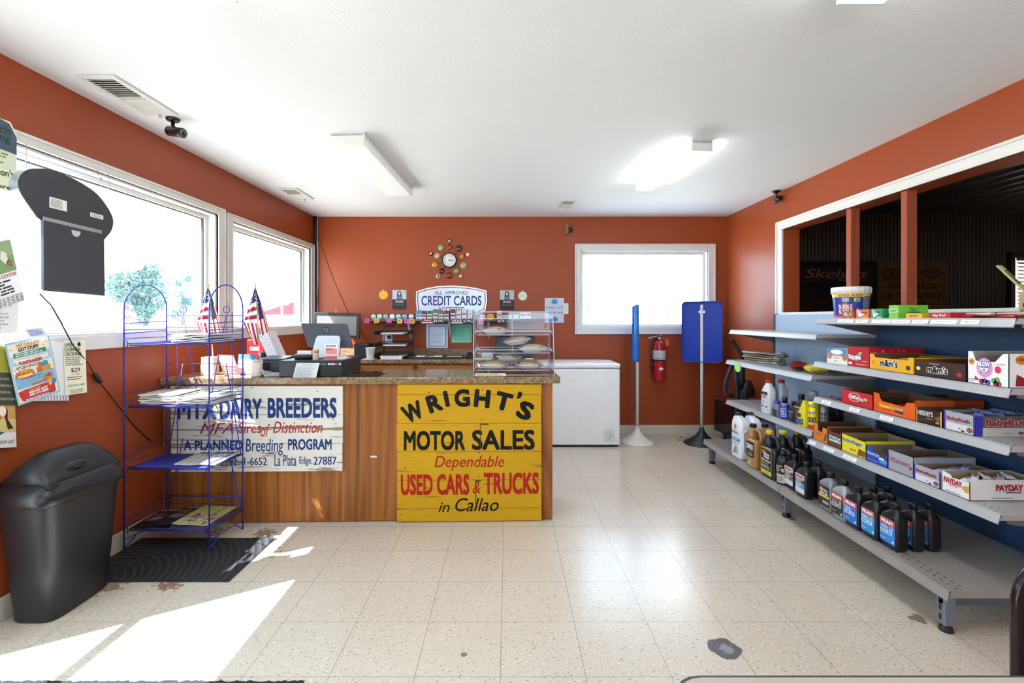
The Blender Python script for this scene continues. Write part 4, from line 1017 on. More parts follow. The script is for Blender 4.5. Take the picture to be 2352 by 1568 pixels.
def zt(t, x0, y0, x1, y1, m, bold=0, shear=0, rot=0):
    a = Z5(x0, y0); e = Z5(x1, y1); px.text(b, t, a[0], a[1], e[0], e[1], m, bold, shear, rot)
zt('MTX', 70, 142, 300, 262, BL_, 0.03); zt('DAIRY', 318, 140, 565, 260, BL_, 0.03); zt('BREEDERS', 598, 136, 1005, 256, BL_, 0.03)
zt('MFA', 200, 284, 398, 348, RD_, 0.008, 0.35); zt('Sires', 425, 280, 560, 345, RD_, 0.008, 0.15); zt('of', 556, 290, 612, 366, RD_, 0.005, 0.35); zt('Distinction', 630, 276, 922, 345, RD_, 0.008, 0.3)
px.poly(b, [Z5(300, 318), Z5(900, 312), Z5(905, 306), Z5(420, 310)], RD_)
zt('A PLANNED', 108, 388, 452, 444, BL_, 0.025); zt('Breeding', 470, 378, 690, 478, BL_, 0.008, 0.08); zt('PROGRAM', 718, 380, 975, 444, BL_, 0.025)
px.poly(b, [Z5(520, 450), Z5(590, 462), Z5(690, 452), Z5(600, 468)], BL_)
zt('Ph. 1-', 140, 492, 318, 538, BL_, 0.015); zt('2282', 322, 490, 420, 536, BL_, 0.012); zt('or', 424, 510, 452, 534, BL_, 0.012); zt('1-6652', 460, 488, 594, 534, BL_, 0.015)
zt('La Plata', 638, 472, 768, 540, BL_, 0.008); zt('Edge.', 785, 484, 862, 540, BL_, 0.01); zt('27887', 868, 484, 1005, 534, BL_, 0.015)
part('lettering', b, root, True)
b = B(); r = random.Random(8)
for x, y in ((505, 77), (890, 100), (65, 282), (72, 430), (985, 265), (1000, 290)):
    q = px.F @ Vector((*px.u(*Z5(x, y)), 0)); b = B(); b.lathe([(0.004, 0), (0.003, 0.0015)], c('#3a2f28', 0.6, 0.4), Matrix.Translation(q) @ Matrix.Rotation(math.pi / 2, 4, 'X'), 8); part('nail_head', b, root, True)

root = thing('painted_sign', 'yellow painted board sign for used cars leaning on the counter front', 'sign', counter_at(1077, 1198, 0.02))
px = PX(912, 882, 1244, 1200, 0.024)
b = B(); boards(b, px, [Z5(0, y)[1] for y in (57, 118, 287, 453, 621, 788, 864)], 912.5, 1243, 0.02, BR_Y, 6); part('board', b, root, True)
b = B(); KB = c('#131316', 0.75, 0, 0.2, 0.25, 60); RB = c('#b01f17', 0.75, 0, 0.15, 0.25, 60)
for t, cx, cy, w, h, rot in (('W', 1452, 220, 118, 108, 24), ('R', 1577, 168, 84, 104, 18), ('I', 1648, 142, 26, 96, 12), ('G', 1740, 138, 92, 106, 4), ('H', 1858, 141, 94, 108, -5), ('T', 1984, 158, 100, 106, -14), ('\u2019', 2078, 122, 28, 46, -20), ('S', 2112, 212, 92, 110, -24)):
    px.text(b, t, *Z5(cx - w / 2, cy - h / 2), *Z5(cx + w / 2, cy + h / 2), KB, 0.05, 0, math.radians(rot))
zt('MOTOR', 1400, 330, 1758, 446, KB, 0.03); zt('SALES', 1798, 326, 2168, 444, KB, 0.025)
zt('Dependable', 1578, 478, 1988, 566, RB, 0.005, 0.25); zt('USED CARS', 1382, 585, 1782, 708, RB, 0.03); zt('TRUCKS', 1868, 578, 2192, 706, RB, 0.03); zt('&', 1802, 630, 1850, 700, RB, 0.0, 0.2)
zt('in', 1602, 752, 1668, 808, KB, 0.0, 0.3); zt('Callao', 1700, 726, 1955, 806, KB, 0.004, 0.3)
part('lettering', b, root, True)
b = B()
for q in ([(1846, 288), (1850, 288), (1850, 440), (1846, 440)], [(1846, 288), (1900, 290), (1895, 296), (1850, 296)], [(1818, 622), (1822, 622), (1822, 760), (1818, 760)], [(1818, 622), (1852, 622), (1850, 630), (1822, 630)]):
    px.poly(b, [Z5(*p_) for p_ in q], c('#4a3413', 0.7), 0.0018)
part('crack', b, root, True)
for x, y in ((1545, 105), (1860, 88), (1855, 265), (1840, 460), (1838, 600), (1380, 820), (1405, 548), (1535, 665)):
    q = px.F @ Vector((*px.u(*Z5(x, y)), 0)); b = B(); b.lathe([(0.004, 0), (0.003, 0.002)], c('#3a2f18', 0.6, 0.4), Matrix.Translation(q) @ Matrix.Rotation(math.pi / 2, 4, 'X'), 8); part('nail_head', b, root, True)

# ------------------------------------------------------------------ things on the counter
def tub(px_, py_, Y): q = at(px_, py_, Y); return q
FR, FW_, FB = c('#a8273a', 0.7), c('#eeeae6', 0.7), c('#2a2f57', 0.7)
def flag(name, label, px0, Y, base, k=1.0):
    x = (px0 - CX) * Y / F; root = thing(name, label, 'flag', (x, Y, ZC), 0, 'small desk flags')
    base(root)
    u = Y / F
    def P_(dx, py): return Vector((dx * u, 0, CH - (py - CY) * u - ZC))
    b = B(); b.tube([P_(8, 838), P_(-3, 656)], 0.0042, c('#d9c7a6', 0.5), 8); b.lathe([(0.005, 0), (0.003, 0.012), (0.0, 0.016)], c('#c9a24a', 0.4), Matrix.Translation(P_(-3, 656)), 10); part('stick', b, root)
    def patch(A, Bq, n, cols, ph):
        b_ = cl
        for i in range(n):
            for j in range(len(A) - 1):
                q = []
                for (ii, jj) in ((i, j), (i + 1, j), (i + 1, j + 1), (i, j + 1)):
                    t = ii / n; p0 = P_(*A[jj]); p1 = P_(*Bq[jj]); p = p0.lerp(p1, t); p.y = 0.012 * math.sin(t * 9 + ph) * (jj + 1) / len(A) - 0.006; q.append(p)
                q2 = [v + Vector((0, 0.0016, 0)) for v in q]
                b_.mesh(q + q2, [(0, 1, 2, 3), (7, 6, 5, 4), (0, 4, 5, 1), (1, 5, 6, 2), (2, 6, 7, 3), (3, 7, 4, 0)], cols(i, j), None, False)
    cl = B()
    # hoist side: bands lying across; fly side and the tail: bands hanging down
    A = [(-3, 660), (-2, 676), (-1, 692), (0, 702), (0, 712), (1, 722), (1, 732), (1, 742)]; Bq = [(-4, 661), (-13, 690), (-17, 702), (-20, 711), (-23, 720), (-26, 728), (-29, 735), (-31, 740)]
    patch(A, Bq, 6, lambda i, j: FB if j < 2 else (FW_, FR)[j % 2], 0.0)
    A = [(-31, 740), (-22, 762), (-8, 790)]; Bq = [(1, 742), (3, 765), (6, 792)]
    patch(A, Bq, 7, lambda i, j: (FR, FW_)[i % 2], 1.0)
    A = [(-2, 664), (1, 700), (4, 738), (9, 776)]; Bq = [(0, 666), (13, 698), (22, 726), (31, 756)]
    patch(A, Bq, 7, lambda i, j: FB if j < 1 or (j == 1 and i < 4) else (FR, FW_)[i % 2], 2.0)
    part('cloth', cl, root)
    b = B(); Fm = UF(P_(0, 712) + Vector((0, -0.03, 0)), (20 * u, 0, 0), (0, 0, 44 * u))
    for x_, y_ in ((-0.32, 0.32), (-0.45, 0.2), (-0.2, 0.45), (-0.28, 0.6), (-0.12, 0.72), (0.12, 0.78), (0.2, 0.6), (0.38, 0.55), (0.3, 0.35), (0.5, 0.38), (0.42, 0.2), (0.22, 0.15)): b.disc(Fm, x_, y_, 0.05, 0.03, FW_, 0.008, 8)
    part('stars', b, root)
    return root
def base_pot(root):
    b = B(); b.lathe([(0.028, 0), (0.031, 0.01), (0.034, 0.085), (0.036, 0.09), (0.031, 0.09)], c('#e6dccb', 0.4), None, 24); part('pot', b, root)
    b = B(); r = random.Random(2)
    for k in range(14): b.lathe([(0.001, -0.007), (0.008, -0.003), (0.008, 0.003), (0.001, 0.007)], c('#d8cfc0', 0.6), TR(r.uniform(-0.02, 0.02), r.uniform(-0.02, 0.02), 0.094 + r.uniform(0, 0.008)), 8)
    part('pebbles', b, root, stuff=True)
def base_block(root):
    b = B(); b.bx(-0.042, 0.042, -0.03, 0.03, 0, 0.065, c('#efe6da', 0.5), 0.003); b.bx(-0.04, 0.04, -0.028, 0.028, 0.066, 0.115, c('#f1e9de', 0.5), 0.003); part('block', b, root)
flag('desk_flag', 'small striped flag in a cream pot of pebbles on the counter', 590, 2.99, base_pot)
flag('desk_flag', 'small striped flag in a pale wooden block behind the wire rack', 482, 3.09, base_block)

def board_on(label, name, cat, tl, tr, br, bl, Y0, Y1, th, colr, draw=None, group=None, z0=None):
    """thin upright panel: top edge at depth Y1, bottom edge at depth Y0"""
    a, e, g = at(*tl, Y1), at(*tr, Y1), at(*bl, Y0)
    Fm = UF4(a, e, g); b = B(); b.bx(0, 1, 0, 1, -th, 0, c(colr, 0.35), 0, Fm)
    if draw: draw(b, Fm)
    return b, Fm
def card(label, tl, tr, bl, Y0, Y1, colr, draw):
    b, Fm = board_on(label, '', '', tl, tr, None, bl, Y0, Y1, 0.004, colr, draw)
    root = thing('display_card', label, 'card', Fm @ Vector((0.5, 0, -0.01)), 0, 'display cards on the counter')
    part('panel', b, root, True)
    b = B(); b.bx(0.02, 0.98, 0.0, 0.03, -0.05, 0.004, c('#cfd4da', 0.2), 0, Fm @ Matrix.Diagonal((1, 1, 1, 1))); part('foot', b, root, True)
def d_c1(b, Fm): b.rect(Fm, 0.05, 0.5, 0.95, 0.94, I('#f3e3e0')); b.disc(Fm, 0.5, 0.72, 0.22, 0.14, I('#d6c9c4'), 0.001); b.lines(Fm, 0.15, 0.1, 0.85, 0.4, 3, I('#f0b7b3'), 0.001, 2); b.rect(Fm, 0, 0.48, 1, 0.5, I('#ffffff'), 0.001)
card('red and white display card standing on the counter by the wire rack', (499, 814), (536, 815), (515, 862), 3.02, 3.06, '#d9433f', d_c1)
def d_c2(b, Fm): b.poly(Fm, [(0.05, 0.05), (0.8, 0.05), (0.85, 0.5), (0.5, 0.85), (0.05, 0.7)], I('#f4f6fb')); b.text(Fm, 'POWER', 0.62, 0.62, 0.96, 0.74, I('#c9d6f0'), 0.001, 0.02)
card('blue and white display card standing beside the flag pot', (548, 813), (587, 814), (543, 859), 3.08, 3.12, '#3f66a8', d_c2)

# red cases and binder behind the flags
def boxy(name, label, cat, x0, x1, y0, y1, z0, z1, colr, bev=0.004, draw=None, rz=0, group=None, extra=None, rough=0.4):
    """one box; x, y, z ranges in the room"""
    q = ((x0 + x1) / 2, (y0 + y1) / 2, z0); h = z1 - z0; a, d = (x1 - x0) / 2, (y1 - y0) / 2
    b = B(); b.bx(-a, a, -d, d, 0, h, c(colr, rough) if isinstance(colr, str) else colr, bev)
    if draw: draw(b, (-a, a, -d, d, 0, h))
    if extra:
        root = thing(name, label, cat, q, rz, group); part('body', b, root); extra(root, (-a, a, -d, d, 0, h)); return root
    return solo(name, b, label, cat, q, rz, group)
def pbox(pxl, pyt, pxr, pyb, Y): a, e = at(pxl, pyb, Y), at(pxr, pyt, Y); return a.x, e.x, a.z, e.z
x0, x1, z0, z1 = pbox(566, 779, 606, 830, 3.45)
boxy('first_aid_case', 'red plastic case with a white label behind the flag pot', 'case', x0, x1, 3.45, 3.5, ZC, z1, '#b5222a', 0.008, lambda b, q: (b.rect(bface(q, '-y'), 0.2, 0.62, 0.75, 0.74, PAPER)))
x0, x1, z0, z1 = pbox(612, 777, 642, 830, 3.62)
boxy('red_folder', 'glossy red folder standing behind the white binder', 'folder', x0, x1, 3.62, 3.65, ZC, z1, '#c9242c', 0.003, None, 0, None, None, 0.15)
root = thing('ring_binder', 'white ring binder leaning beside the flag pot', 'binder', (-1.58, 3.32, ZC + 0.016))
b = B(); b.bx(-0.035, 0.035, -0.06, 0.06, 0, 0.27, c('#e8e6ea', 0.4), 0.004, TR(0, 0, 0, 0, 0, math.radians(-24))); part('spine', b, root)
b = B()
for k in range(5): b.lathe([(0.004, 0), (0.003, 0.001)], c('#aaaaaa'), TR(0, 0, 0, 0, 0, math.radians(-24)) @ TR(0.01, -0.06, 0.06 + 0.04 * k, 0, math.pi / 2), 8)
part('holes', b, root)
b = B(); b.lathe([(0.03, 0), (0.042, 0.04), (0.03, 0.11), (0.02, 0.13)], c('#20242e', 0.25), None, 16); b.tube([(0.0, -0.041, 0.02), (0.01, -0.042, 0.06), (0, -0.034, 0.1)], 0.004, c('#8a2c2c', 0.3), 6); b.tube([(0.015, -0.038, 0.03), (0.022, -0.036, 0.07)], 0.004, c('#c9ccd6', 0.3), 6)
solo('mug', b, 'dark patterned mug between the flag pot and the receipt printer', 'mug', (-1.70, 3.28, ZC))

# receipt printer, cash drawer and what stands on it
def d_prn(root, q):
    b = B(); b.bx(-0.085, 0.085, -0.07, 0.09, 0.085, 0.108, c('#32343a', 0.35), 0.006, TR(0, 0, 0, 0, math.radians(4))); part('cover', b, root)
    b = B(); b.bx(-0.07, 0.07, -0.1006, -0.098, 0.07, 0.077, c('#08080a', 0.3)); part('paper_slot', b, root)
    b = B(); b.bx(-0.02, 0.0, -0.1012, -0.099, 0.02, 0.05, c('#0a0a0c', 0.3)); part('cable_port', b, root)
boxy('receipt_printer', 'black receipt printer left of the cash drawer', 'printer', -1.612, -1.464, 3.05, 3.25, ZC, ZC + 0.088, '#24272e', 0.008, None, CR, None, d_prn)
b = B(); r = random.Random(3)
for k in range(4):
    pts = [Vector((-1.50 - 0.025 * k, 3.0, ZC + 0.03))] + [Vector((-1.56 + 0.035 * i, 2.985 - 0.012 * math.sin(i * 1.2 + k), ZC + 0.004 + 0.006 * k + (0.03 if i == 0 else 0))) for i in range(5)]
    b.tube(pts, 0.0028, c('#cfd2d6', 0.4), 6)
solo('cable_bundle', b, 'loose pale cables lying before the receipt printer', 'cable', (-1.5, 2.99, ZC), world=True)
def d_draw(root, q):
    b = B(); Fm = bface(q, '-y'); b.rect(Fm, 0.01, 0.04, 0.99, 0.92, c('#15171b', 0.3), 0.003); part('drawer_front', b, root)
    b = B(); b.text(Fm, '\u25a3 Square', 0.64, 0.74, 0.75, 0.84, I('#d9dbe0'), 0.0045); 
    for k, cc in enumerate(('#e6e8f2', '#d8dcf0', '#f0e6da', '#e08a3a', '#5a6ac0', '#dfe3ee')): b.rect(Fm, 0.77 + 0.035 * k, 0.74, 0.797 + 0.035 * k, 0.85, I(cc), 0.0045)
    part('card_logos', b, root)
xl, xr = -1.442, -1.045
boxy('cash_drawer', 'wide black cash drawer with a row of card logos on the counter', 'cash drawer', xl, xr, 2.975, 3.375, ZC, ZC + 0.1, '#191b20', 0.006, None, CR, None, d_draw)
ZD = ZC + 0.1005
b, Fm = board_on('', '', '', (681, 833), (734, 833), None, (672, 869), 2.942, 2.966, 0.002, '#cfd6d4', None)
b.text(Fm, 'GENERAL LAW', 0.25, 0.82, 0.75, 0.9, I('#a06a6a'), 0.001); b.lines(Fm, 0.08, 0.62, 0.92, 0.76, 2, I('#7d8a8a'), 0.001, 4, 0.4); b.lines(Fm, 0.08, 0.08, 0.92, 0.58, 8, I('#8f8a86'), 0.001, 5, 0.45)
solo('notice_card', b, 'pale laminated notice leaning against the front of the cash drawer', 'notice', Fm @ Vector((0.5, 0, 0)), world=True)
# register screen, its back to us
root = thing('register_screen', 'grey point of sale screen on a white stand seen from behind', 'screen', (-1.21, 3.24, ZD))
TS = Matrix.Translation((-1.21, 3.24, ZD))
def q3(px_, py_, Y): return at(px_, py_, Y)
st = [q3(713, 822, 3.13), q3(779, 822, 3.13), q3(778, 772, 3.15), q3(723, 770, 3.15)]
b = B(); Fm = UF(q3(713, 822, 3.13), (1, 0, 0), Vector((0, 0.04, 0.25)).normalized()); inv = Fm.inverted()
def loc2(v): p_ = inv @ v; return (p_.x, p_.y)
w0 = (q3(779, 822, 3.13) - st[0]).x; h0 = (st[3] - st[0]).z
b.extr([(0, 0), (w0, 0), (w0 * 0.99, h0 * 0.9), (w0 * 0.93, h0), (w0 * 0.22, h0), (w0 * 0.14, h0 * 0.9)], -0.012, 0, c('#cfd6e4', 0.3), Fm, 0.003); part('stand', b, root, True)
b = B(); b.bx(-0.1, 0.1, -0.02, 0.09, 0.0, 0.008, c('#dfe2e8', 0.3), 0.003); part('stand_foot', b, root)
sc = [q3(691, 742, 3.24), q3(796, 743, 3.24), q3(809, 795, 3.20), q3(707, 797, 3.20)]
Fm = UF4(sc[0], sc[1], sc[3]); inv = Fm.inverted()
def loc3(v): p_ = inv @ v; return (p_.x, p_.y)
b = B(); qd = [loc3(v) for v in sc]; b.extr([(qd[3][0], 0.03), (qd[3][0] + 0.03, 0), (qd[2][0] - 0.03, 0.0), (qd[2][0], 0.03), (qd[1][0], 0.97), (qd[1][0] - 0.02, 1.0), (0.02, 1), (0.0, 0.97)], -0.018, 0, c('#4b4e56', 0.35, 0.3), Fm); part('screen_back', b, root, True)
b = B(); b.poly(Fm, rrect(0.44, 0.58, 0.57, 0.85, 0.03), I('#15161a'), 0.001); b.poly(Fm, rrect(0.458, 0.625, 0.552, 0.805, 0.02), I('#6d7078'), 0.0014); b.poly(Fm, rrect(0.485, 0.67, 0.525, 0.76, 0.008), I('#15161a'), 0.0018); part('emblem', b, root, True)
# card reader tray, toothpick bottle, card holder, papers on the drawer
root = thing('card_tray', 'black tray of white slips on top of the cash drawer', 'tray', (-1.335, 3.1, ZD))
b = B(); b.loft([ring(z, hx, hy, 5, 0, 0, 24) for z, hx, hy in ((0, 0.05, 0.04), (0.028, 0.055, 0.044), (0.03, 0.05, 0.04))], c('#202329', 0.35)); part('body', b, root)
b = B(); b.bx(-0.044, 0.044, 0.0, 0.03, 0.03, 0.052, PAPER, 0, TR(0, 0, 0, 0.03)); part('slips', b, root)
q = at(725, 826, 3.02)
root = thing('toothpick_bottle', 'clear bottle of toothpicks with an orange cap on the cash drawer', 'bottle', (q.x, 3.02, ZD))
b = B(); b.lathe([(0.017, 0), (0.018, 0.004), (0.018, 0.044), (0.015, 0.05)], m_frost('clear_bottle', '#e8dcc0', 0.5), None, 20); part('body', b, root)
b = B(); b.lathe([(0.0195, 0.048), (0.0195, 0.063), (0.018, 0.065)], c('#e8961f', 0.4), None, 20); part('cap', b, root)
b = B(); r = random.Random(6)
for k in range(26): a, rr = r.uniform(0, 6.28), 0.013 * r.random() ** 0.5; b.tube([(rr * math.cos(a), rr * math.sin(a), 0.003), (rr * math.cos(a) + r.uniform(-0.003, 0.003), rr * math.sin(a), 0.043)], 0.0011, c('#d9bf8a', 0.6), 4)
part('toothpicks', b, root, stuff=True)
x0, x1, z0, z1 = pbox(746, 790, 776, 826, 3.03)
root = thing('card_holder', 'clear holder of red and white cards on the cash drawer', 'card holder', ((x0 + x1) / 2, 3.03, ZD))
hw = (x1 - x0) / 2
b = B(); b.bx(-hw, hw, 0.0, 0.012, 0.006, z1 - ZD, PAPER); Fm = bface((-hw, hw, 0.0, 0.012, 0.006, z1 - ZD), '-y')
b.rect(Fm, 0.06, 0.05, 0.94, 0.72, I('#d98c8a')); b.rect(Fm, 0.06, 0.6, 0.6, 0.67, I('#b8323a'), 0.001); b.rect(Fm, 0.06, 0.22, 0.94, 0.3, I('#f3e6e4'), 0.001); b.text(Fm, 'POWERS.', 0.1, 0.82, 0.9, 0.93, I('#222222'), 0.001, 0.03); b.lines(Fm, 0.1, 0.74, 0.6, 0.8, 1, I('#555555'), 0.001); part('cards', b, root)
b = B(); b.bx(-hw - 0.006, hw + 0.006, -0.016, -0.013, 0, 0.025, ACRYL); b.bx(-hw - 0.006, hw + 0.006, -0.016, 0.03, 0, 0.004, EDGE); b.rect(UF((-hw, -0.0165, 0.004), (2 * hw, 0, 0), (0, 0, 0.018)), 0, 0, 1, 1, c('#c9565a', 0.3)); part('tray', b, root)
boxy('paper_pad', 'small pad of white slips lying behind the card holder', 'paper', -1.14, -1.06, 3.05, 3.2, ZD, ZD + 0.006, '#eef0f4', 0.0)
root = thing('tablet', 'dark tablet lying flat on the counter right of the cash drawer', 'tablet', (-0.93, 3.06, ZC), CR)
b = B(); b.poly(UF((-0.1, -0.09, 0.0), (0.19, 0, 0), (0.035, 0.19, 0)), [(0, 0)] * 0 or [(0, 0), (1, 0), (1, 1), (0, 1)], BLACK, 0.0); b.extr(rrect(-0.085, -0.085, 0.1, 0.095, 0.01), 0.0, 0.014, c('#17181c', 0.3)); part('body', b, root)
b = B(); b.rect(UF((-0.077, -0.077, 0.014), (0.169, 0, 0), (0, 0.164, 0)), 0, 0, 1, 1, c('#2a1713', 0.06), 0.0005); part('screen', b, root)

# ------------------------------------------------------------------ acrylic pie case
Y0 = 2.985
cl = at(1087, 862, Y0); cr_ = at(1274, 862, Y0)
xa, xb = cl.x, cr_.x; zt_ = CH - (717 - CY) * 3.1 / F
D0, D1 = 0.0, 0.30
W = xb - xa; H = zt_ - ZC
root = thing('pie_case', 'clear acrylic display case with three shelves on the counter end', 'display case', ((xa + xb) / 2, Y0, ZC + 0.003), CR)
hw = W / 2
def side(x):
    b = B(); T = TR(x, 0, 0)
    pr = [(D0, 0), (D1, 0), (D1, H), (D0 + 0.12, H), (D0 + 0.10, H - 0.004)]
    b.prof(pr, x - 0.002, x + 0.002, ACRYL, 'x')
    for a, e in zip(pr, pr[1:] + pr[:1]): b.tube([(x, a[0], a[1]), (x, e[0], e[1])], 0.0026, EDGE, 5)
    part('side_panel', b, root)
ins = 0.0
side(-hw + 0.0); side(hw)
b = B(); b.bx(-hw, hw, D0, D1, 0.004, 0.008, ACRYL); b.tube([(-hw, 0, 0.006), (hw, 0, 0.006)], 0.0026, EDGE, 5); part('base_panel', b, root)
b = B(); b.bx(-hw, hw, D0 + 0.11, D1, H - 0.004, H, ACRYL); b.tube([(-hw, D0 + 0.11, H), (hw, D0 + 0.11, H)], 0.003, EDGE, 5); b.tube([(-hw, D1, H), (hw, D1, H)], 0.003, EDGE, 5); part('top_panel', b, root)
for s_ in (-1, 1):
    b = B(); a, e = (-hw, -0.001) if s_ < 0 else (0.001, hw)
    b.bx(a, e, D1 - 0.004, D1, 0.02, H - 0.005, ACRYL); b.tube([(s_ * 0.002, D1, 0.02), (s_ * 0.002, D1, H - 0.005)], 0.0022, EDGE, 5); part('back_door', b, root)
b = B(); b.tube([(-hw, D0 + 0.098, H - 0.045), (hw, D0 + 0.098, H - 0.045)], 0.0024, EDGE, 5); b.bx(-hw, hw, D0 + 0.096, D0 + 0.1, H - 0.045, H - 0.004, ACRYL); part('front_lip', b, root)
tz = []
for k, (pyb, pyf) in enumerate(((754, 770), (793, 811), (832, 850))):
    zf = CH - (pyf - CY) * (Y0 + 0.06) / F - ZC; tz.append(zf)
    a, e = -hw + 0.022, hw - 0.022; d0, d1 = 0.05 - 0.012 * k, 0.275
    b = B()
    for r_, zz in ((0.0, zf), (0.012, zf + 0.022)):
        q = rrect(a - r_, d0 - r_, e + r_, d1 + r_, 0.03); b.tube([(x, y, zz) for x, y in q], 0.0022, EDGE, 5, True)
    q0 = rrect(a, d0, e, d1, 0.03); q1 = rrect(a - 0.012, d0 - 0.012, e + 0.012, d1 + 0.012, 0.03)
    b.extr(q0, zf - 0.0015, zf + 0.0015, ACRYL); nq = len(q0)
    b.mesh([(x, y, zf) for x, y in q0] + [(x, y, zf + 0.022) for x, y in q1], [(i, (i + 1) % nq, nq + (i + 1) % nq, nq + i) for i in range(nq)], ACRYL)
    part('tray', b, root)
    b = B()
    for s_ in (-1, 1):
        x = s_ * (hw - 0.012)
        for o in (0.0, 0.012): b.tube([(x - s_ * 0.01, d1 - 0.02 - o, zf + 0.055), (x, d0 + 0.02 + o, zf + 0.012), (x + s_ * 0.009, d0 + 0.02 + o, zf + 0.008)], 0.0024, EDGE, 5)
    part('tray_bracket', b, root)
b = B(); Fm = UF((-hw + 0.015, -0.0025, 0.0), (0.19, 0, 0), (0, 0, 0.018)); b.rect(Fm, 0, 0, 1, 1, c('#e2e0b8', 0.5)); b.lines(Fm, 0.04, 0.15, 0.96, 0.9, 2, I('#6d6a3a'), 0.001, 4, 0.5); part('sticker', b, root)
CRUST = m_oak('baked_crust', '#d0a878', '#f2dcb8', 'x', 0.7); CHERRY = c('#8a4038', 0.4)
PLATE = c('#e8eaec', 0.35); WRAP = m_clear('cling_film', (0.97, 0.97, 0.98, 1), 0.10, 0.15)
cT = Matrix.Translation(((xa + xb) / 2, Y0, ZC + 0.003)) @ Matrix.Rotation(CR, 4, 'Z')
def pie(label, dx, dy, z, tilt, seed, r_=0.092, cherry=False, whole=True):
    loc = cT @ Vector((dx, dy, z)); root = thing('pie_plate', label, 'plate', loc, CR, 'plates of pie in the case'); T = Matrix.Rotation(tilt, 4, 'Y')
    b = B(); b.lathe([(0.055, 0), (0.06, 0.002), (r_, 0.026), (r_ + 0.004, 0.027), (r_ - 0.002, 0.0295), (0.06, 0.006)], PLATE, T, 28); part('plate', b, root)
    b = B(); rr = random.Random(seed)
    rings = []
    for k, (f, h) in enumerate(((0.66, 0.008), (0.72, 0.025), (0.62, 0.037), (0.42, 0.044), (0.2, 0.047), (0.02, 0.048))):
        rings.append([Vector((f * r_ * (1 + 0.07 * math.sin(j * 2.2 + seed)) * math.cos(2 * math.pi * j / 20), 0.85 * f * r_ * (1 + 0.07 * math.cos(j * 1.7 + seed)) * math.sin(2 * math.pi * j / 20), h + rr.uniform(-0.003, 0.003))) for j in range(20)])
    b.loft(rings, CRUST, T)
    if cherry:
        for k in range(6): b.tube([Vector((r_ * 0.6 * math.cos(k), 0.5 * r_ * math.sin(k), 0.028)), Vector((r_ * 0.5 * math.cos(k + 0.6), 0.5 * r_ * math.sin(k + 0.6), 0.034))], 0.007, CHERRY, 6, False, T)
    part('pie', b, root)
    b = B(); b.lathe([(r_, 0.031), (r_ * 0.8, 0.045), (r_ * 0.4, 0.053), (0.005, 0.055)], WRAP, T, 20, False); part('cling_wrap', b, root)
Zs = [z + 0.0025 for z in tz]
pie('single plate with cherry pie on the top shelf of the acrylic case', -0.115, 0.155, Zs[0], 0, 1, 0.085, True)
pie('tilted plate of pie resting over another on the middle shelf of the acrylic case', 0.03, 0.185, Zs[1] + 0.045, math.radians(-7), 2)
pie('plate of pie at the right end of the middle shelf of the acrylic case', 0.125, 0.115, Zs[1], 0, 3)
pie('plate of pie stacked at the back on the bottom shelf of the acrylic case', -0.03, 0.19, Zs[2] + 0.044, math.radians(4), 4, 0.088)
pie('plate of pie at the left of the bottom shelf of the acrylic case', -0.125, 0.105, Zs[2], 0, 5)
pie('plate of pie at the right of the bottom shelf of the acrylic case', 0.105, 0.105, Zs[2], 0, 6)
# ------------------------------------------------------------------ back counter along the back wall
ZBK = 0.862
X0, X1 = XL + 0.002, 0.28
for k in range(4):
    xa, xb = X0 + (X1 - X0) * k / 4 + 0.002, X0 + (X1 - X0) * (k + 1) / 4 - 0.002
    w_ = xb - xa
    root = thing('base_cabinet', ('oak base cabinet under the back counter in the left corner', 'oak base cabinet under the back counter below the screen', 'oak base cabinet under the back counter below the letter tray', 'oak base cabinet at the right end of the back counter')[k], 'cabinet', ((xa + xb) / 2, 5.0, 0), 0, 'oak cabinets along the back wall')
    b = B(); b.bx(-w_ / 2, w_ / 2, -0.245, 0.225, 0, 0.822, OAK); part('body', b, root)
    b = B(); b.bx(-w_ / 2 + 0.02, w_ / 2 - 0.02, -0.263, -0.246, 0.66, 0.80, OAKX, 0.004); part('drawer', b, root)
    b = B(); b.bx(-w_ / 2 + 0.02, w_ / 2 - 0.02, -0.263, -0.246, 0.10, 0.64, OAK, 0.004); part('door', b, root)
root = thing('countertop', 'lower speckled laminate countertop along the back wall', 'countertop', ((X0 + X1) / 2, 4.97, 0.822))
b = B(); b.bx(X0, X1, 4.72, YB - 0.001, 0.8225, ZBK, LAM, 0.005); part('slab', b, root, True)
b = B(); b.bx(X0, X1, YB - 0.02, YB - 0.001, ZBK, ZBK + 0.075, LAM, 0.003); part('backsplash', b, root, True)

# desk monitor and the things around it
q = at(772, 748, 4.95)
root = thing('desk_monitor', 'dark framed computer monitor on the back counter behind the register', 'monitor', (q.x, 4.95, ZBK), math.radians(6))
z0, z1 = CH - (777 - CY) * 4.95 / F - ZBK, CH - (718 - CY) * 4.95 / F - ZBK
b = B(); b.bx(-0.235, 0.235, -0.012, 0.02, z0, z1, c('#2b2a28', 0.35), 0.006, TR(0, 0, 0, 0, 0, math.radians(1.5))); part('bezel', b, root)
b = B(); b.bx(-0.20, 0.20, -0.0145, -0.012, z0 + 0.035, z1 - 0.035, c('#8f8a84', 0.12), 0, TR(0, 0, 0, 0, 0, math.radians(1.5))); part('screen', b, root)
b = B(); b.cyl((0.02, 0.02, 0.005), (0.02, 0.02, z0 + 0.03), 0.02, c('#9a9da2', 0.3, 0.6)); b.bx(-0.1, 0.13, -0.07, 0.09, 0, 0.012, c('#2b2c30', 0.4), 0.004); part('stand', b, root)
x0, x1, z0, z1 = pbox(813, 790, 848, 822, 4.88)
root = thing('label_printer', 'small black lidded printer by the white cup on the back counter', 'printer', ((x0 + x1) / 2, 4.95, ZBK))
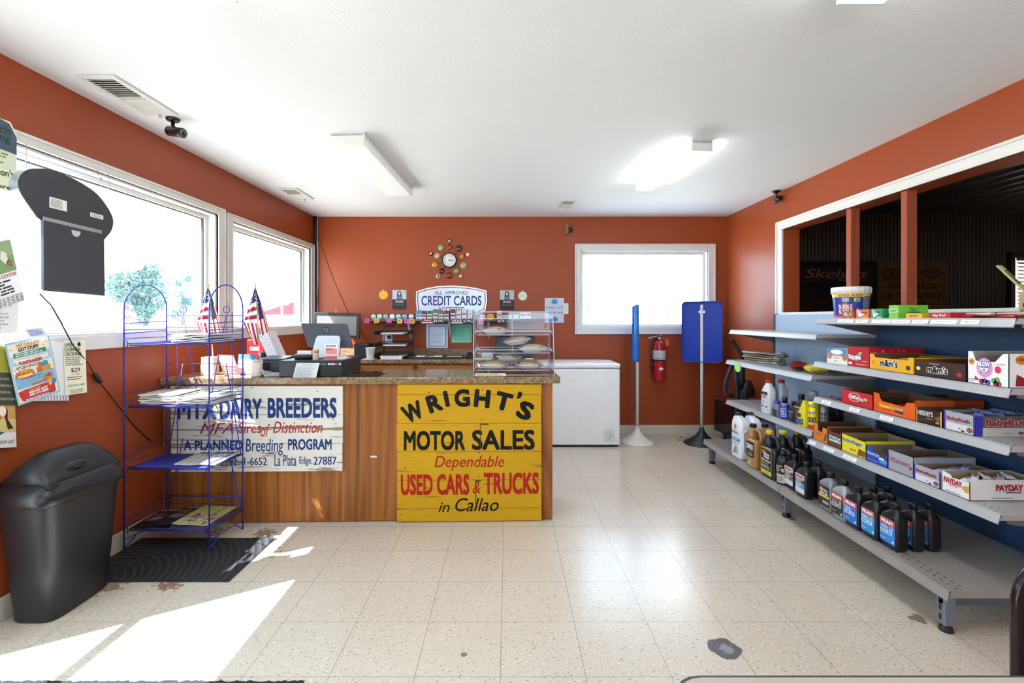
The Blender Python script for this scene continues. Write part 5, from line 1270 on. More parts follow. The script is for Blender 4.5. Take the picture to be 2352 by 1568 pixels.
b = B(); b.bx(-0.075, 0.075, -0.08, 0.1, 0, 0.125, c('#202228', 0.4), 0.006); part('body', b, root)
b = B(); b.bx(-0.079, 0.079, -0.084, 0.104, 0.125, 0.148, c('#26282e', 0.35), 0.006); part('lid', b, root)
q = at(850, 825, 4.78)
root = thing('foam_cup', 'white foam cup standing on a napkin on the back counter', 'cup', (q.x, 4.785, ZBK + 0.0025))
b = B(); b.lathe([(0.001, 0.004), (0.031, 0.004), (0.031, 0.0), (0.033, 0.002), (0.045, 0.106), (0.0475, 0.108), (0.0475, 0.113), (0.044, 0.113), (0.0305, 0.01), (0.001, 0.009)], c('#f4f2ee', 0.6), None, 24, False); part('body', b, root)
boxy('napkin', 'flat white napkin under the foam cup', 'napkin', q.x - 0.07, q.x + 0.05, 4.74, 4.86, ZBK, ZBK + 0.002, '#e8eaf0', 0)
# three tier letter tray
xl, xr = at(860, 800, 4.85).x, at(937, 800, 4.85).x; W = xr - xl
root = thing('letter_tray', 'three tier black mesh letter tray on the back counter under the shelf', 'letter tray', ((xl + xr) / 2, 4.96, ZBK))
MESH = c('#17171a', 0.4)
hw = W / 2
for z in (0.012, 0.125, 0.245):
    b = B(); d0, d1 = -0.14, 0.15
    for zz in (z, z + 0.035):
        b.tube([(x, y, zz) for x, y in rrect(-hw, d0, hw, d1, 0.03)], 0.0035, MESH, 6, True)
    for x in (-hw, hw): b.tube([(x, d0 + 0.03, z), (x, d0 + 0.03, z + 0.035)], 0.003, MESH, 5); b.bx(x - 0.001, x + 0.001, d0 + 0.03, d1, z, z + 0.035, MESH)
    b.bx(-hw, hw, d0, d1, z - 0.001, z + 0.001, MESH); part('tray', b, root)
    b = B()
for x in (-hw + 0.03, hw - 0.0):
    b = B(); b.tube([(x, 0.15, 0.0), (x, 0.15, 0.31), (x * 0.9, 0.16, 0.325), (x * 0.2, 0.16, 0.325)], 0.0045, MESH, 6); part('upright', b, root)
for k, (z, dx) in enumerate(((0.0155, 0.0), (0.1285, 0.03), (0.2485, 0.0))):
    q = (xl + xr) / 2
    b = B(); r = random.Random(k)
    b.bx(-0.11, 0.12, -0.12, 0.13, 0, 0.012, PAPER, 0, TR(dx, 0, 0, 0.05 * (k - 1))); b.lines(UF((-0.1 + dx, -0.11, 0.0125), (0.2, 0, 0), (0, 0.2, 0)), 0, 0, 1, 1, 10, c('#8a8d99'), 0.0004, k)
    solo('paper_sheaf', b, ('sheaf of papers in the lowest tier of the letter tray', 'sheaf of papers sticking out of the middle tier of the letter tray', 'sheaf of papers in the top tier of the letter tray')[k], 'paper', (q, 4.96, ZBK + z), 0, 'papers in the letter tray')
x0, x1, _, _ = pbox(876, 800, 924, 825, 4.77)
boxy('paper_pad', 'thick white paper pad at the front edge of the back counter', 'paper', x0, x1, 4.735, 4.80, ZBK, ZBK + 0.03, '#ecebf2', 0.002)
x0, x1, _, _ = pbox(943, 800, 1064, 825, 4.85)
root = thing('desk_tray', 'long dark flat desk tray with papers on the back counter', 'tray', ((x0 + x1) / 2, 4.88, ZBK))
w_ = (x1 - x0) / 2; b = B(); b.bx(-w_, w_, -0.12, 0.12, 0, 0.012, c('#2b2d33', 0.4), 0.004); b.bx(-w_, w_, -0.12, -0.112, 0.012, 0.024, c('#2b2d33', 0.4)); b.bx(-w_, w_, 0.112, 0.12, 0.012, 0.024, c('#2b2d33', 0.4)); part('body', b, root)
b = B(); b.bx(w_ * 0.3, w_ * 0.92, -0.1, 0.1, 0.0125, 0.016, c('#b9b8bd', 0.6)); b.bx(-w_ * 0.9, w_ * 0.2, -0.09, 0.1, 0.0125, 0.0145, c('#d5d6dc', 0.6)); part('sheets', b, root)
for px_, ca, cb, lab in ((970, '#c93a6a', '#e9e6ea', 'pink capped marker lying on the desk tray'), (1010, '#1c1d22', '#e6e7ec', 'black capped marker lying on the desk tray')):
    q = at(px_, 818, 4.83); root = thing('marker_pen', lab, 'pen', (q.x, 4.81, ZBK + 0.025), 0, 'markers on the desk tray')
    b = B(); b.cyl((-0.055, 0, 0.0), (0.03, 0.004, 0.0), 0.0085, c(cb, 0.4), 12); part('barrel', b, root); b = B(); b.cyl((0.03, 0.004, 0), (0.07, 0.006, 0), 0.009, c(ca, 0.4), 12); part('cap', b, root)
q = at(1076, 812, 4.9)
b = B(); b.loft([ring(0, 0.05, 0.06, 3), ring(0.025, 0.045, 0.055, 3), ring(0.06, 0.02, 0.03, 2, -0.005, 0.01)], c('#151519', 0.35)); solo('black_pouch', b, 'small black pouch at the right end of the desk tray', 'pouch', (q.x + 0.012, 4.92, ZBK))
x0, x1, _, _ = pbox(1088, 800, 1128, 826, 4.8)
boxy('paper_pad', 'loose white sheets on the back counter seen through the pie case', 'paper', x0, x1, 4.74, 4.86, ZBK, ZBK + 0.006, '#e6e7f2', 0, None, 0.08)
root = thing('keypad', 'small white button keypad on the back counter behind the pie case', 'keypad', (-0.22, 5.02, ZBK))
b = B(); b.bx(-0.06, 0.06, -0.07, 0.07, 0, 0.03, c('#d5d5da', 0.4), 0.004, TR(0, 0, 0.012, 0, math.radians(10))); part('body', b, root)
for i in range(4):
    for j in range(3): b = B(); b.bx(-0.045 + j * 0.032, -0.02 + j * 0.032, -0.06 + i * 0.03, -0.036 + i * 0.03, 0.03, 0.036, c('#f0f0f2', 0.4), 0.002, TR(0, 0, 0.012, 0, math.radians(10))); part('button', b, root)
x0, x1, z0, z1 = pbox(1138, 772, 1226, 815, 5.0)
root = thing('black_terminal', 'boxy black terminal on the back counter seen through the pie case', 'machine', ((x0 + x1) / 2, 5.08, ZBK))
w_ = (x1 - x0) / 2; b = B(); b.bx(-w_, w_, -0.1, 0.1, 0, z1 - ZBK, c('#22242b', 0.35), 0.008); part('body', b, root)
b = B(); b.bx(-w_ * 0.9, -0.05, -0.104, -0.1, 0.05, z1 - ZBK - 0.03, c('#3a3c46', 0.2)); part('panel', b, root)
b = B(); b.bx(0.0, w_ * 0.9, -0.104, -0.1, 0.08, 0.1, c('#0c0c10', 0.2)); part('slot', b, root)
boxy('paper_slip', 'white slip of paper on the back counter beside the black terminal', 'paper', 0.17, 0.25, 4.75, 4.85, ZBK, ZBK + 0.003, '#eeeef6', 0)

# ------------------------------------------------------------------ things on the back wall
YW = YB - 0.001
def wf(x0, y0, x1, y1, off=0.0):
    Y = YW - off; return UF4(at(x0, y0, Y), at(x1, y0, Y), at(x0, y1, Y))
Z4 = lambda x, y: (x / 4.127 + 820, y / 4.127 + 520)
def wz(x0, y0, x1, y1, off=0.0): return wf(*Z4(x0, y0), *Z4(x1, y1), off)
# cable bundle in the corner, thin wire across the wall
cols = ['#15161a', '#1b1c22', '#22409a', '#c9cace', '#121316', '#2d3c6a', '#1a1a1e']
root = thing('cable_bundle', 'bundle of black, blue and white cables running down the back left corner', 'cable', (-2.1, 5.18, ZBK + 0.01))
for k, cc in enumerate(cols):
    r = random.Random(k); xx = XL + 0.014 + 0.010 * (k % 4); yy = YB - 0.014 - 0.014 * (k // 4)
    b = B(); b.tube([(xx + r.uniform(-0.003, 0.003) + 0.004 * math.sin(i * 0.9 + k), yy, HC - 0.002 - i * (HC - ZBK - 0.09) / 14) for i in range(15)], 0.0058, c(cc, 0.4), 6); part('cable', b, root, True)
P = [at(727, 527, YB - 0.004), at(742, 575, YB - 0.004), at(765, 640, YB - 0.004), at(798, 715, YB - 0.004), at(824, 752, YB - 0.004), at(845, 785, YB - 0.006), at(856, 800, YB - 0.025)]
b = B(); b.tube(P, 0.0022, c('#3a1f18', 0.5), 5); solo('thin_wire', b, 'thin dark wire strung slantwise across the back wall behind the monitor', 'wire', P[3], world=True)
# clock
ZK = lambda x, y: at(x / 8.71 + 960, y / 8.71 + 540, YW)
cc_ = ZK(628, 503)
root = thing('wall_clock', 'round wall clock ringed with coloured glazed discs on wire spokes', 'clock', (cc_.x, YW, cc_.z))
u = YW / F / 8.71
def K(x, y, d=0.0): return Vector(((x - 628) * u, -d, -(y - 503) * u))
RX = Matrix.Rotation(math.pi / 2, 4, 'X')
def KT(x, y, d=0.0): return Matrix.Translation(K(x, y, d)) @ RX
b = B(); b.lathe([(150 * u, 0), (152 * u, 0.012), (146 * u, 0.026), (132 * u, 0.028), (128 * u, 0.016), (0.001, 0.0155)], c('#15171a', 0.3), KT(628, 503), 40); part('case', b, root)
FC = UF(K(498, 633, 0.0165), K(758, 633) - K(498, 633), K(498, 373) - K(498, 633))
b = B(); b.disc(FC, 0.5, 0.5, 0.495, 0.495, c('#e2e4e0', 0.4), 0.0004, 40)
for k in range(12):
    a = math.pi / 2 - k * math.pi / 6; b.text(FC, str(k or 12), 0.5 + 0.37 * math.cos(a) - 0.045, 0.5 + 0.37 * math.sin(a) - 0.05, 0.5 + 0.37 * math.cos(a) + 0.045, 0.5 + 0.37 * math.sin(a) + 0.05, I('#6b6b68'), 0.0008)
part('dial', b, root)
def hand(a, l, w):
    a = math.radians(90 - a); d = Vector((math.cos(a), math.sin(a))); n = Vector((-d.y, d.x)) * w; o = Vector((0.5, 0.5))
    b = B(); b.poly(FC, [tuple(o - d * 0.06 + n), tuple(o - d * 0.06 - n), tuple(o + d * l - n * 0.5), tuple(o + d * l + n * 0.5)], BLACK, 0.0016); part('hand', b, root)
hand(97, 0.25, 0.028); hand(88, 0.36, 0.018); hand(-12, 0.33, 0.006)
discs = [(635, 115, 38, '#3a2424', 1), (463, 250, 62, '#8f9c5e', 0), (638, 240, 54, '#8a3526', 0), (818, 262, 64, '#3a1e20', 0), (265, 368, 40, '#2a191b', 1), (385, 415, 56, '#b5b08a', 0), (883, 428, 54, '#bd7a28', 0), (1003, 388, 42, '#b9ad90', 1), (340, 590, 62, '#c8902f', 0), (912, 605, 68, '#aca27c', 0), (473, 715, 55, '#34181b', 0), (775, 715, 55, '#939e5a', 0), (405, 820, 42, '#d8cdb4', 2), (622, 805, 65, '#7a1c14', 0), (860, 820, 42, '#c98a44', 1)]
for x, y, rr, cc, kind in discs:
    d = Vector((x - 628, y - 503)).normalized()
    b = B(); b.tube([K(628 + d.x * 140, 503 + d.y * 140, 0.008), K(x - d.x * rr, y - d.y * rr, 0.008)], 0.0018, c('#3a2620', 0.4, 0.5), 5); part('spoke', b, root)
    R_ = rr * u; b = B(); b.lathe([(R_, 0), (R_ * 1.02, 0.006), (R_ * 0.85, 0.013), (R_ * 0.5, 0.016), (0.001, 0.017)], c(cc, 0.12, 0, 0.25, 0.6, 60), KT(x, y), 20); dd = part('glazed_disc', b, root)
    if kind: b = B(); b.lathe([(R_ * 0.62, 0.014), (R_ * 0.6, 0.0185), (0.001, 0.019)], c('#e9ebee' if kind == 1 else '#8a8c90', 0.15, 0.6), KT(x, y), 16); part('mirror', b, dd)
# credit card sign
pts = [(955.7, 669), (980, 661.5), (1004, 657), (1037, 655.2), (1074, 658), (1098, 662), (1117.5, 667), (1119, 689.6), (1115, 713), (1092, 722), (1060, 728), (1037, 729), (1010, 728), (980, 722), (957.5, 714), (955.3, 690)]
Fm = wf(955, 655, 1119, 729, 0.006); U = [((x - 955) / 164, (729 - y) / 74) for x, y in pts]
def shr(k, m): return [(0.5 + (x - 0.5) * (1 - k / 164 * 2), 0.5 + (y - 0.5) * (1 - m / 74 * 2)) for x, y in U]
q = Fm @ Vector((0.5, 0.5, 0))
root = thing('wall_sign', 'white shield shaped credit card sign with a red border on the back wall', 'sign', (q.x, YW, q.z))
b = B(); b.extr(U, -0.005, 0.0, c('#eef0f4', 0.15), Fm); b.poly(Fm, shr(3.2, 3.2), c('#8e2233', 0.2), 0.0006); b.poly(Fm, shr(5.2, 5.2), c('#dfe6f2', 0.15), 0.0011); part('panel', b, root, True)
b = B(); NB = c('#27366f', 0.4, 0, 0)
for t, x0, y0, x1, y1, m, bo in (('ALL  APPROVED', 735, 610, 1055, 645, I('#33343c'), 0.004), ('CREDIT CARDS', 610, 656, 1180, 750, NB, 0.02), ('ACCEPTED', 768, 762, 1020, 812, I('#33343c'), 0.004)):
    a, e = Z4(x0, y0), Z4(x1, y1); b.text(Fm, t, (a[0] - 955) / 164, (729 - e[1]) / 74, (e[0] - 955) / 164, (729 - a[1]) / 74, m, 0.0018, bo)
part('lettering', b, root, True)
for label, cc, x, y in (('orange starburst price tag pinned left on the back wall', '#f2a72c', 880.6, 677), ('cream starburst price tag pinned right on the back wall', '#e9e4d2', 1200.4, 679.5)):
    Fm = wf(x - 11, y - 11, x + 11, y + 11, 0.002); b = B(); b.star(Fm, 0.5, 0.5, 0.5, 0.5, c(cc, 0.6), 0.0, 18, 0.86); b.lines(Fm, 0.2, 0.3, 0.8, 0.7, 3, I('#d08a2a' if cc[1] == 'f' else '#c9c4b0'), 0.0008, 3, 0.35); b.extr([(0.46, 0.9), (0.54, 0.9), (0.54, 1.1), (0.46, 1.1)], -0.001, 0.0, c('#d9d9dc', 0.2), Fm)
    solo('price_tag', b, label, 'tag', Fm @ Vector((0.5, 0.5, 0)), world=True)
def d_rec(b, Fm):
    b.rect(Fm, 0, 0, 1, 0.52, I('#1d1c20')); b.rect(Fm, 0, 0.52, 1, 1, I('#b9c3d2'))
    b.poly(Fm, [(0.34, 0.52), (0.33, 0.72), (0.36, 0.9), (0.45, 0.97), (0.56, 0.96), (0.64, 0.88), (0.67, 0.7), (0.68, 0.52)], I('#231a1a'), 0.001)
    b.disc(Fm, 0.5, 0.82, 0.09, 0.095, I('#d9a98a'), 0.0014); b.poly(Fm, [(0.28, 0.52), (0.36, 0.64), (0.45, 0.7), (0.56, 0.7), (0.66, 0.64), (0.74, 0.52)], I('#6d6f78'), 0.0013); b.disc(Fm, 0.5, 0.785, 0.035, 0.012, I('#f2e6e2'), 0.0016)
    b.disc(Fm, 0.88, 0.9, 0.07, 0.05, I('#b8b23c'), 0.001)
    b.text(Fm, 'BE A REAL', 0.25, 0.42, 0.75, 0.47, I('#e9d8d8'), 0.0016, 0.02); b.rect(Fm, 0.2, 0.34, 0.8, 0.48, I('#6a2226'), 0.001); b.text(Fm, 'INFLUENCER', 0.22, 0.355, 0.8, 0.405, I('#e9d8d8'), 0.0016, 0.02); b.lines(Fm, 0.15, 0.2, 0.88, 0.3, 3, I('#6a6a70'), 0.001, 3, 0.4)
for label, x0, y0, x1, y1 in (('recruiting poster of a dark haired person at the left of the credit card sign', 901.3, 666, 933.5, 710.5), ('recruiting poster of a dark haired person at the right of the credit card sign', 1148.3, 666.6, 1180.6, 711.4)):
    Fm = wf(x0, y0, x1, y1, 0.002); b = B(); b.extr([(0, 0), (1, 0), (1, 1), (0, 1)], -0.001, 0, PAPER, Fm); d_rec(b, Fm); solo('poster', b, label, 'poster', Fm @ Vector((0.5, 0.5, 0)), world=True)
Fm = wz(1780, 678, 1962, 912, 0.003); b = B(); b.extr([(0, 0), (1, 0), (1, 1), (0, 1)], -0.002, 0, c('#c9cddc', 0.5), Fm)
for y in (0.85, 0.14): b.disc(Fm, 0.51, y, 0.17, 0.11, I('#3f9ccc')); b.text(Fm, 'ICE', 0.41, y - 0.05, 0.61, y + 0.05, I('#2f6f96'), 0.001, 0.01)
for y, t, n_ in ((0.57, '8 LB BAG - $ 2.39', 0), (0.36, '20 LB BAG - $ 4.99', 1)): b.text(Fm, t, 0.06, y, 0.94, y + 0.085, I('#2b3370'), 0.001, 0.015)
solo('price_sign', b, 'pale ice price sign with two blue discs by the back window', 'sign', Fm @ Vector((0.5, 0.5, 0)), world=True)
Fm = wz(1962, 728, 2004, 828, 0.002); b = B(); b.extr([(0, 0), (1, 0), (1, 1), (0, 1)], -0.001, 0, c('#efe9dc', 0.6), Fm); b.lines(Fm, 0.15, 0.1, 0.85, 0.9, 5, I('#b9b2a2'), 0.001, 2); solo('note', b, 'narrow cream note taped beside the ice price sign', 'note', Fm @ Vector((0.5, 0.5, 0)), world=True)
def cert(label, x0, y0, x1, y1, colr, border, lines_, off):
    Fm = wf(x0, y0, x1, y1, off); b = B(); b.extr([(0, 0), (1, 0), (1, 1), (0, 1)], -0.003, 0, c(colr, 0.6), Fm)
    if border: b.rect(Fm, 0.09, 0.06, 0.93, 0.94, I(border)); b.rect(Fm, 0.14, 0.1, 0.88, 0.9, I(colr), 0.001)
    if lines_: lines_(b, Fm)
    solo('certificate', b, label, 'paper', Fm @ Vector((0.5, 0.5, 0)), group='licences pinned under the shelf', world=True)
cert('second white sheet pinned behind the blue bordered certificate', 979, 745, 1026, 799, '#dfe3ec', None, None, 0.004)
def d_w(b, Fm): b.text(Fm, 'CERTIFICATE OF REGISTRATION', 0.2, 0.78, 0.82, 0.81, I('#7d8bb0'), 0.0014); b.lines(Fm, 0.2, 0.18, 0.82, 0.74, 9, I('#a9b0c4'), 0.0014, 4, 0.3); b.disc(Fm, 0.52, 0.96, 0.025, 0.015, I('#5a3a36'), 0.001)
cert('white certificate with a blue patterned border under the shelf', 980, 744, 1028.5, 799, '#e3e9f4', '#7f97c4', d_w, 0.009)
cert('pale yellow sheet pinned behind the teal licence', 1037.5, 746, 1080, 787, '#e2ddae', None, None, 0.004)
def d_t(b, Fm):
    b.rect(Fm, 0.14, 0.16, 0.87, 0.82, I('#2f7a66')); b.rect(Fm, 0.155, 0.175, 0.855, 0.805, I('#7fd0b4'), 0.001); b.text(Fm, '2024', 0.44, 0.7, 0.58, 0.74, I('#2f6f5c'), 0.0014); b.text(Fm, 'MERCHANT LICENSE', 0.25, 0.61, 0.78, 0.66, I('#245a4a'), 0.0014, 0.01); b.lines(Fm, 0.22, 0.24, 0.8, 0.58, 6, I('#4fa68c'), 0.0014, 2, 0.3)
cert('teal licence sheet under the shelf beside the bordered certificate', 1039, 744, 1083.5, 786, '#7fd0b4', None, d_t, 0.009)

# tobacco shelf
YS = 5.03; ZS_ = CH - (733.5 - CY) * YS / F
xl, xr = at(833, 735, YS).x, at(1229, 735, YS).x
root = thing('wall_shelf', 'long dark tobacco shelf on white brackets across the back wall', 'shelf', ((xl + xr) / 2, YW, ZS_ - 0.02))
b = B(); b.bx(xl, xr, YS, YW, ZS_ - 0.02, ZS_, c('#5d564e', 0.4), 0.002); part('board', b, root, True)
for px_ in (939, 1032, 1122):
    xx = at(px_, 740, 5.1).x; b = B(); b.prof([(YW, ZS_ - 0.021), (YS + 0.03, ZS_ - 0.021), (YS + 0.03, ZS_ - 0.035), (YW - 0.03, ZS_ - 0.19), (YW, ZS_ - 0.21)], xx - 0.011, xx + 0.011, c('#b9babc', 0.4), 'x'); part('bracket', b, root, True)
# snuff tins stood on edge
TL = ['green and white', 'mint green', 'dark green ringed', 'white topped', 'teal', 'dark teal', 'pale blue']
TC = [('#3d8a6d', '#dfe9e2'), ('#58a88e', '#cfe6dc'), ('#2f7d60', '#9fd0b8'), ('#aebfc4', '#f0f3f4'), ('#3f8d8a', '#cfe3e4'), ('#2d6d70', '#a9c9cc'), ('#4f8fc4', '#e3eef6')]
for k, zx in enumerate((155, 213, 270, 333, 392, 450, 513)):
    q = at(*Z4(zx, 850), 5.045); b = B()
    b.lathe([(0.024, 0), (0.0285, 0.001), (0.0285, 0.012), (0.0295, 0.013), (0.0295, 0.024), (0.0285, 0.025), (0.001, 0.025)], c(TC[k][0], 0.3), Matrix.Rotation(math.pi / 2, 4, 'X') @ Matrix.Translation((0, 0, 0)), 24)
    Fm = UF((-0.0285, -0.0253, -0.0285), (0.057, 0, 0), (0, 0, 0.057)); b.disc(Fm, 0.5, 0.5, 0.42, 0.42, I(TC[k][1]), 0.0004); b.disc(Fm, 0.5, 0.42, 0.3, 0.24, I(TC[k][0]), 0.0008); b.rect(Fm, 0.15, 0.42, 0.85, 0.58, I(TC[k][1]), 0.0012)
    solo('snuff_tin', b, TL[k] + ' snuff tin standing on edge on the tobacco shelf', 'tin', (q.x, 5.075, ZS_ + 0.0297), group='snuff tins on the tobacco shelf')
SN = [(92, 892, 0, '#ee5fb0', 'pink'), (185, 892, -0.2, '#eeb05a', 'orange'), (303, 890, 0, '#ee5fb0', 'pink'), (405, 897, -0.06, '#eec06a', 'yellow'), (473, 896, 0.05, '#ee5fb0', 'pink'), (523, 899, 0, '#efb04a', 'orange'), (1176, 902, 0, '#ee5f90', 'pink')]
SNL = ['at the left end of the tobacco shelf edge', 'hung askew under the second snuff tin', 'under the third snuff tin', 'under the fifth snuff tin', 'under the dark teal snuff tin', 'under the pale blue snuff tin', 'on the shelf edge seen through the pie case']
for (zx, zy, rz, cc, nm), pl in zip(SN, SNL):
    a = at(*Z4(zx - 24, zy + 21), YS - 0.003); e = at(*Z4(zx + 24, zy - 21), YS - 0.003); w_, h_ = e.x - a.x, e.z - a.z
    Fm = Matrix.Translation(((a.x + e.x) / 2, YS - 0.003, (a.z + e.z) / 2)) @ Matrix.Rotation(rz, 4, 'Y') @ UF((-w_ / 2, 0, -h_ / 2), (w_, 0, 0), (0, 0, h_))
    b = B(); b.extr([(0, 0), (1, 0), (1, 1), (0, 1)], -0.001, 0, c(cc, 0.6), Fm); b.lines(Fm, 0.15, 0.2, 0.85, 0.8, 2, I('#a33a5a' if nm == 'pink' else '#8a5a2a'), 0.0008, int(zx), 0.5); solo('sticky_note', b, nm + ' sticky price note ' + pl, 'note', Fm @ Vector((0.5, 0.5, 0)), group='sticky notes on the tobacco shelf', world=True)
PK = [(585, 797, '#3f86b8', '#8fbcd6', 'blue'), (635, 800, '#7d1f26', '#c9b8b8', 'dark red patterned'), (690, 800, '#1f6b45', '#dfe6e0', 'green'), (743, 785, '#6d6442', '#dfddd0', 'tall olive'), (797, 800, '#6f6648', '#d9d8cc', 'shorter olive'), (850, 798, '#6d1c26', '#ddd3d3', 'maroon'), (912, 786, '#7a1824', '#e3dada', 'tall maroon'), (965, 800, '#d9d9de', '#c23a40', 'white and red'), (1018, 786, '#e3dde0', '#b5242c', 'tall white with a red band'), (1072, 788, '#dfe0e6', '#b9bcc8', 'plain white'),
      (1195, 838, '#cfcfd4', '#8a8a92', 'white'), (1350, 800, '#d6d4cc', '#8d8a70', 'tall pale'), (1400, 838, '#d9d9dc', '#a88', 'pale grey'), (1452, 840, '#d2d2d8', '#999', 'silver'), (1508, 838, '#d9dcd6', '#5f8a6a', 'white and green')]
for k, (zx, zy, ca, cb, nm) in enumerate(PK):
    q = at(*Z4(zx, 872), 5.05); h = CH - (Z4(0, zy)[1] - CY) * 5.05 / F - ZS_; w_ = 0.0262
    cb = cb if len(cb) > 4 else '#9a8c8c'
    def dr(b, qb, k=k, ca=ca, cb=cb):
        Fm = bface(qb, '-y'); b.rect(Fm, 0.08, 0.0, 0.92, 0.3, c('#d8d9dc', 0.3)); b.rect(Fm, 0.3, 0.0, 0.7, 0.12, c('#55565c', 0.3), 0.001); b.rect(Fm, 0.1, 0.48, 0.9, 0.62, I(cb), 0.0008); b.rect(Fm, 0.0, 0.0, 0.05, 1, c('#e0e0e2'), 0.0008); b.rect(Fm, 0.95, 0, 1, 1, c('#e0e0e2'), 0.0008)
    boxy('cigarette_pack', nm + (' cigarette pack on the tobacco shelf' if k < 10 else ' cigarette pack on the shelf seen through the pie case'), 'cigarette pack', q.x - w_, q.x + w_, 5.035, 5.16, ZS_, ZS_ + h, ca, 0.0015, dr, 0, 'cigarette packs on the tobacco shelf')
def strip(label, x0, x1, y0, y1, parts_):
    Fm = UF4(at(*Z4(x0, y0), YS - 0.002), at(*Z4(x1, y0), YS - 0.002), at(*Z4(x0, y1), YS - 0.002)); root = thing('price_strip', label, 'price sign', Fm @ Vector((0.5, 0.5, 0)), 0, 'price strips on the tobacco shelf')
    b = B(); b.bx(0, 1, 0, 1, -0.0015, 0, BLACK, 0, Fm); part('strip', b, root, True); b = B(); parts_(b, Fm); part('lettering', b, root, True)
def d_che(b, Fm): b.rect(Fm, 0, 0.3, 0.5, 1, I('#9a2028')); b.rect(Fm, 0, 0, 0.5, 0.25, I('#e8e2e2')); b.text(Fm, 'Cheyenne', 0.1, 0.42, 0.42, 0.85, I('#f2e9e6'), 0.001, 0.01); b.text(Fm, '$3.59', 0.54, 0.15, 0.88, 0.85, I('#f4f4f4'), 0.001, 0.015); b.lines(Fm, 0.9, 0.15, 0.99, 0.9, 3, I('#c9c9c9'), 0.001, 3)
strip('red and black price strip reading three fifty nine', 612, 826, 874, 916, d_che)
def d_dec(b, Fm): b.rect(Fm, 0, 0.3, 0.52, 1, I('#7d1c2c')); b.rect(Fm, 0, 0, 0.52, 0.25, I('#e8e2e2')); b.text(Fm, 'DECADE', 0.05, 0.42, 0.48, 0.85, I('#f2e9e6'), 0.001, 0.02); b.text(Fm, '$3.99', 0.56, 0.15, 0.86, 0.85, I('#f4f4f4'), 0.001, 0.015); b.lines(Fm, 0.88, 0.15, 0.99, 0.9, 3, I('#c9c9c9'), 0.001, 4)
strip('red and black price strip reading three ninety nine', 893, 1100, 876, 918, d_dec)
def d_879(b, Fm): b.text(Fm, '8.79', 0.1, 0.2, 0.5, 0.8, I('#f4f4f4'), 0.001, 0.015); b.lines(Fm, 0.55, 0.4, 0.9, 0.6, 1, I('#c9c9c9'), 0.001, 3)
strip('black price strip reading eight seventy nine behind the pie case', 1325, 1460, 876, 916, d_879)
q0, q1 = at(*Z4(1543, 870), 5.03), at(*Z4(1648, 870), 5.03)
root = thing('lighter_display', 'white tray of coloured lighters at the right end of the tobacco shelf', 'display', ((q0.x + q1.x) / 2, 5.05, ZS_))
hw = (q1.x - q0.x) / 2; b = B(); b.bx(-hw, hw, -0.035, 0.06, 0.0, 0.006, c('#c9c6d6', 0.3)); b.bx(-hw, hw, -0.035, -0.031, -0.0, 0.035, c('#cfcbdc', 0.3)); Fm = UF((-hw, -0.0352, 0), (2 * hw, 0, 0), (0, 0, 0.035)); b.text(Fm, 'CLIC', 0.32, 0.25, 0.72, 0.75, I('#7d8a80'), 0.0006, 0.01); part('tray', b, root)
LC = [('green', '#4f9a4a'), ('violet', '#7a5a9a'), ('yellow', '#b9b03c'), ('orange', '#c9703a'), ('blue', '#4a7aa8')]
for k, (nm, cc) in enumerate(LC):
    x = (q0.x + q1.x) / 2 - hw + hw * 2 * (k + 0.5) / 5; root = thing('lighter', nm + ' lighter standing in the lighter display', 'lighter', (x, 5.045, ZS_ + 0.0065), 0, 'lighters in the display')
    b = B(); b.loft([ring(0, 0.0105, 0.006, 3, 0, 0, 12), ring(0.058, 0.0105, 0.006, 3, 0, 0, 12)], c(cc, 0.2)); part('body', b, root); b = B(); b.bx(-0.009, 0.009, -0.005, 0.005, 0.058, 0.07, c('#c9c9cc', 0.25, 0.8), 0.001); part('head', b, root)
Fm = UF4(at(*Z4(1225, 822), YS - 0.004), at(*Z4(1305, 822), YS - 0.004), at(*Z4(1225, 888), YS - 0.004)); b = B(); b.star(Fm, 0.5, 0.5, 0.5, 0.5, c('#f0b23c', 0.6), 0, 12, 0.84); b.extr([(0.2, 0.2), (0.8, 0.2), (0.8, 0.8), (0.2, 0.8)], -0.001, -0.0002, c('#f0b23c', 0.6), Fm)
solo('price_tag', b, 'yellow starburst tag on the shelf edge seen through the pie case', 'tag', Fm @ Vector((0.5, 0.5, 0)), world=True)
# outlet with plugs behind the letter tray
Fm = wf(879, 768, 901, 788, 0.006); q = Fm @ Vector((0.5, 0.5, 0)); root = thing('wall_outlet', 'pale wall outlet with a black plug behind the letter tray', 'outlet', (q.x, YW, q.z))
b = B(); b.bx(0, 1, 0, 1, -0.005, 0, c('#dfe0e6', 0.4), 0, Fm); part('cover', b, root, True); b = B(); b.bx(0.55, 0.85, 0.55, 0.9, 0, 0.03, BLACK, 0, Fm); part('plug', b, root, True)

# ------------------------------------------------------------------ freezer, pole signs, extinguisher, vacuum
FZ = c('#f5f4f3', 0.3)
root = thing('chest_freezer', 'white chest freezer against the back wall right of the counter', 'freezer', (0.70, 4.94, 0))
b = B(); b.bx(-0.40, 0.40, -0.253, 0.245, 0.02, 0.772, FZ, 0.012); part('body', b, root)
b = B(); b.bx(-0.404, 0.404, -0.258, 0.247, 0.782, 0.825, c('#f5f5f6', 0.28), 0.012); part('lid', b, root)
b = B(); b.bx(-0.395, 0.395, -0.248, 0.243, 0.77, 0.784, c('#9a9a9c', 0.6)); part('gasket', b, root)
b = B(); b.bx(-0.38, 0.38, -0.24, 0.235, 0.0, 0.021, c('#1b1b1d', 0.7)); part('base', b, root)
x0, x1 = (1387 - CX) * 4.687 / F - 0.70, (1411 - CX) * 4.687 / F - 0.70; z0, z1 = CH - (1014 - CY) * 4.687 / F, CH - (987 - CY) * 4.687 / F
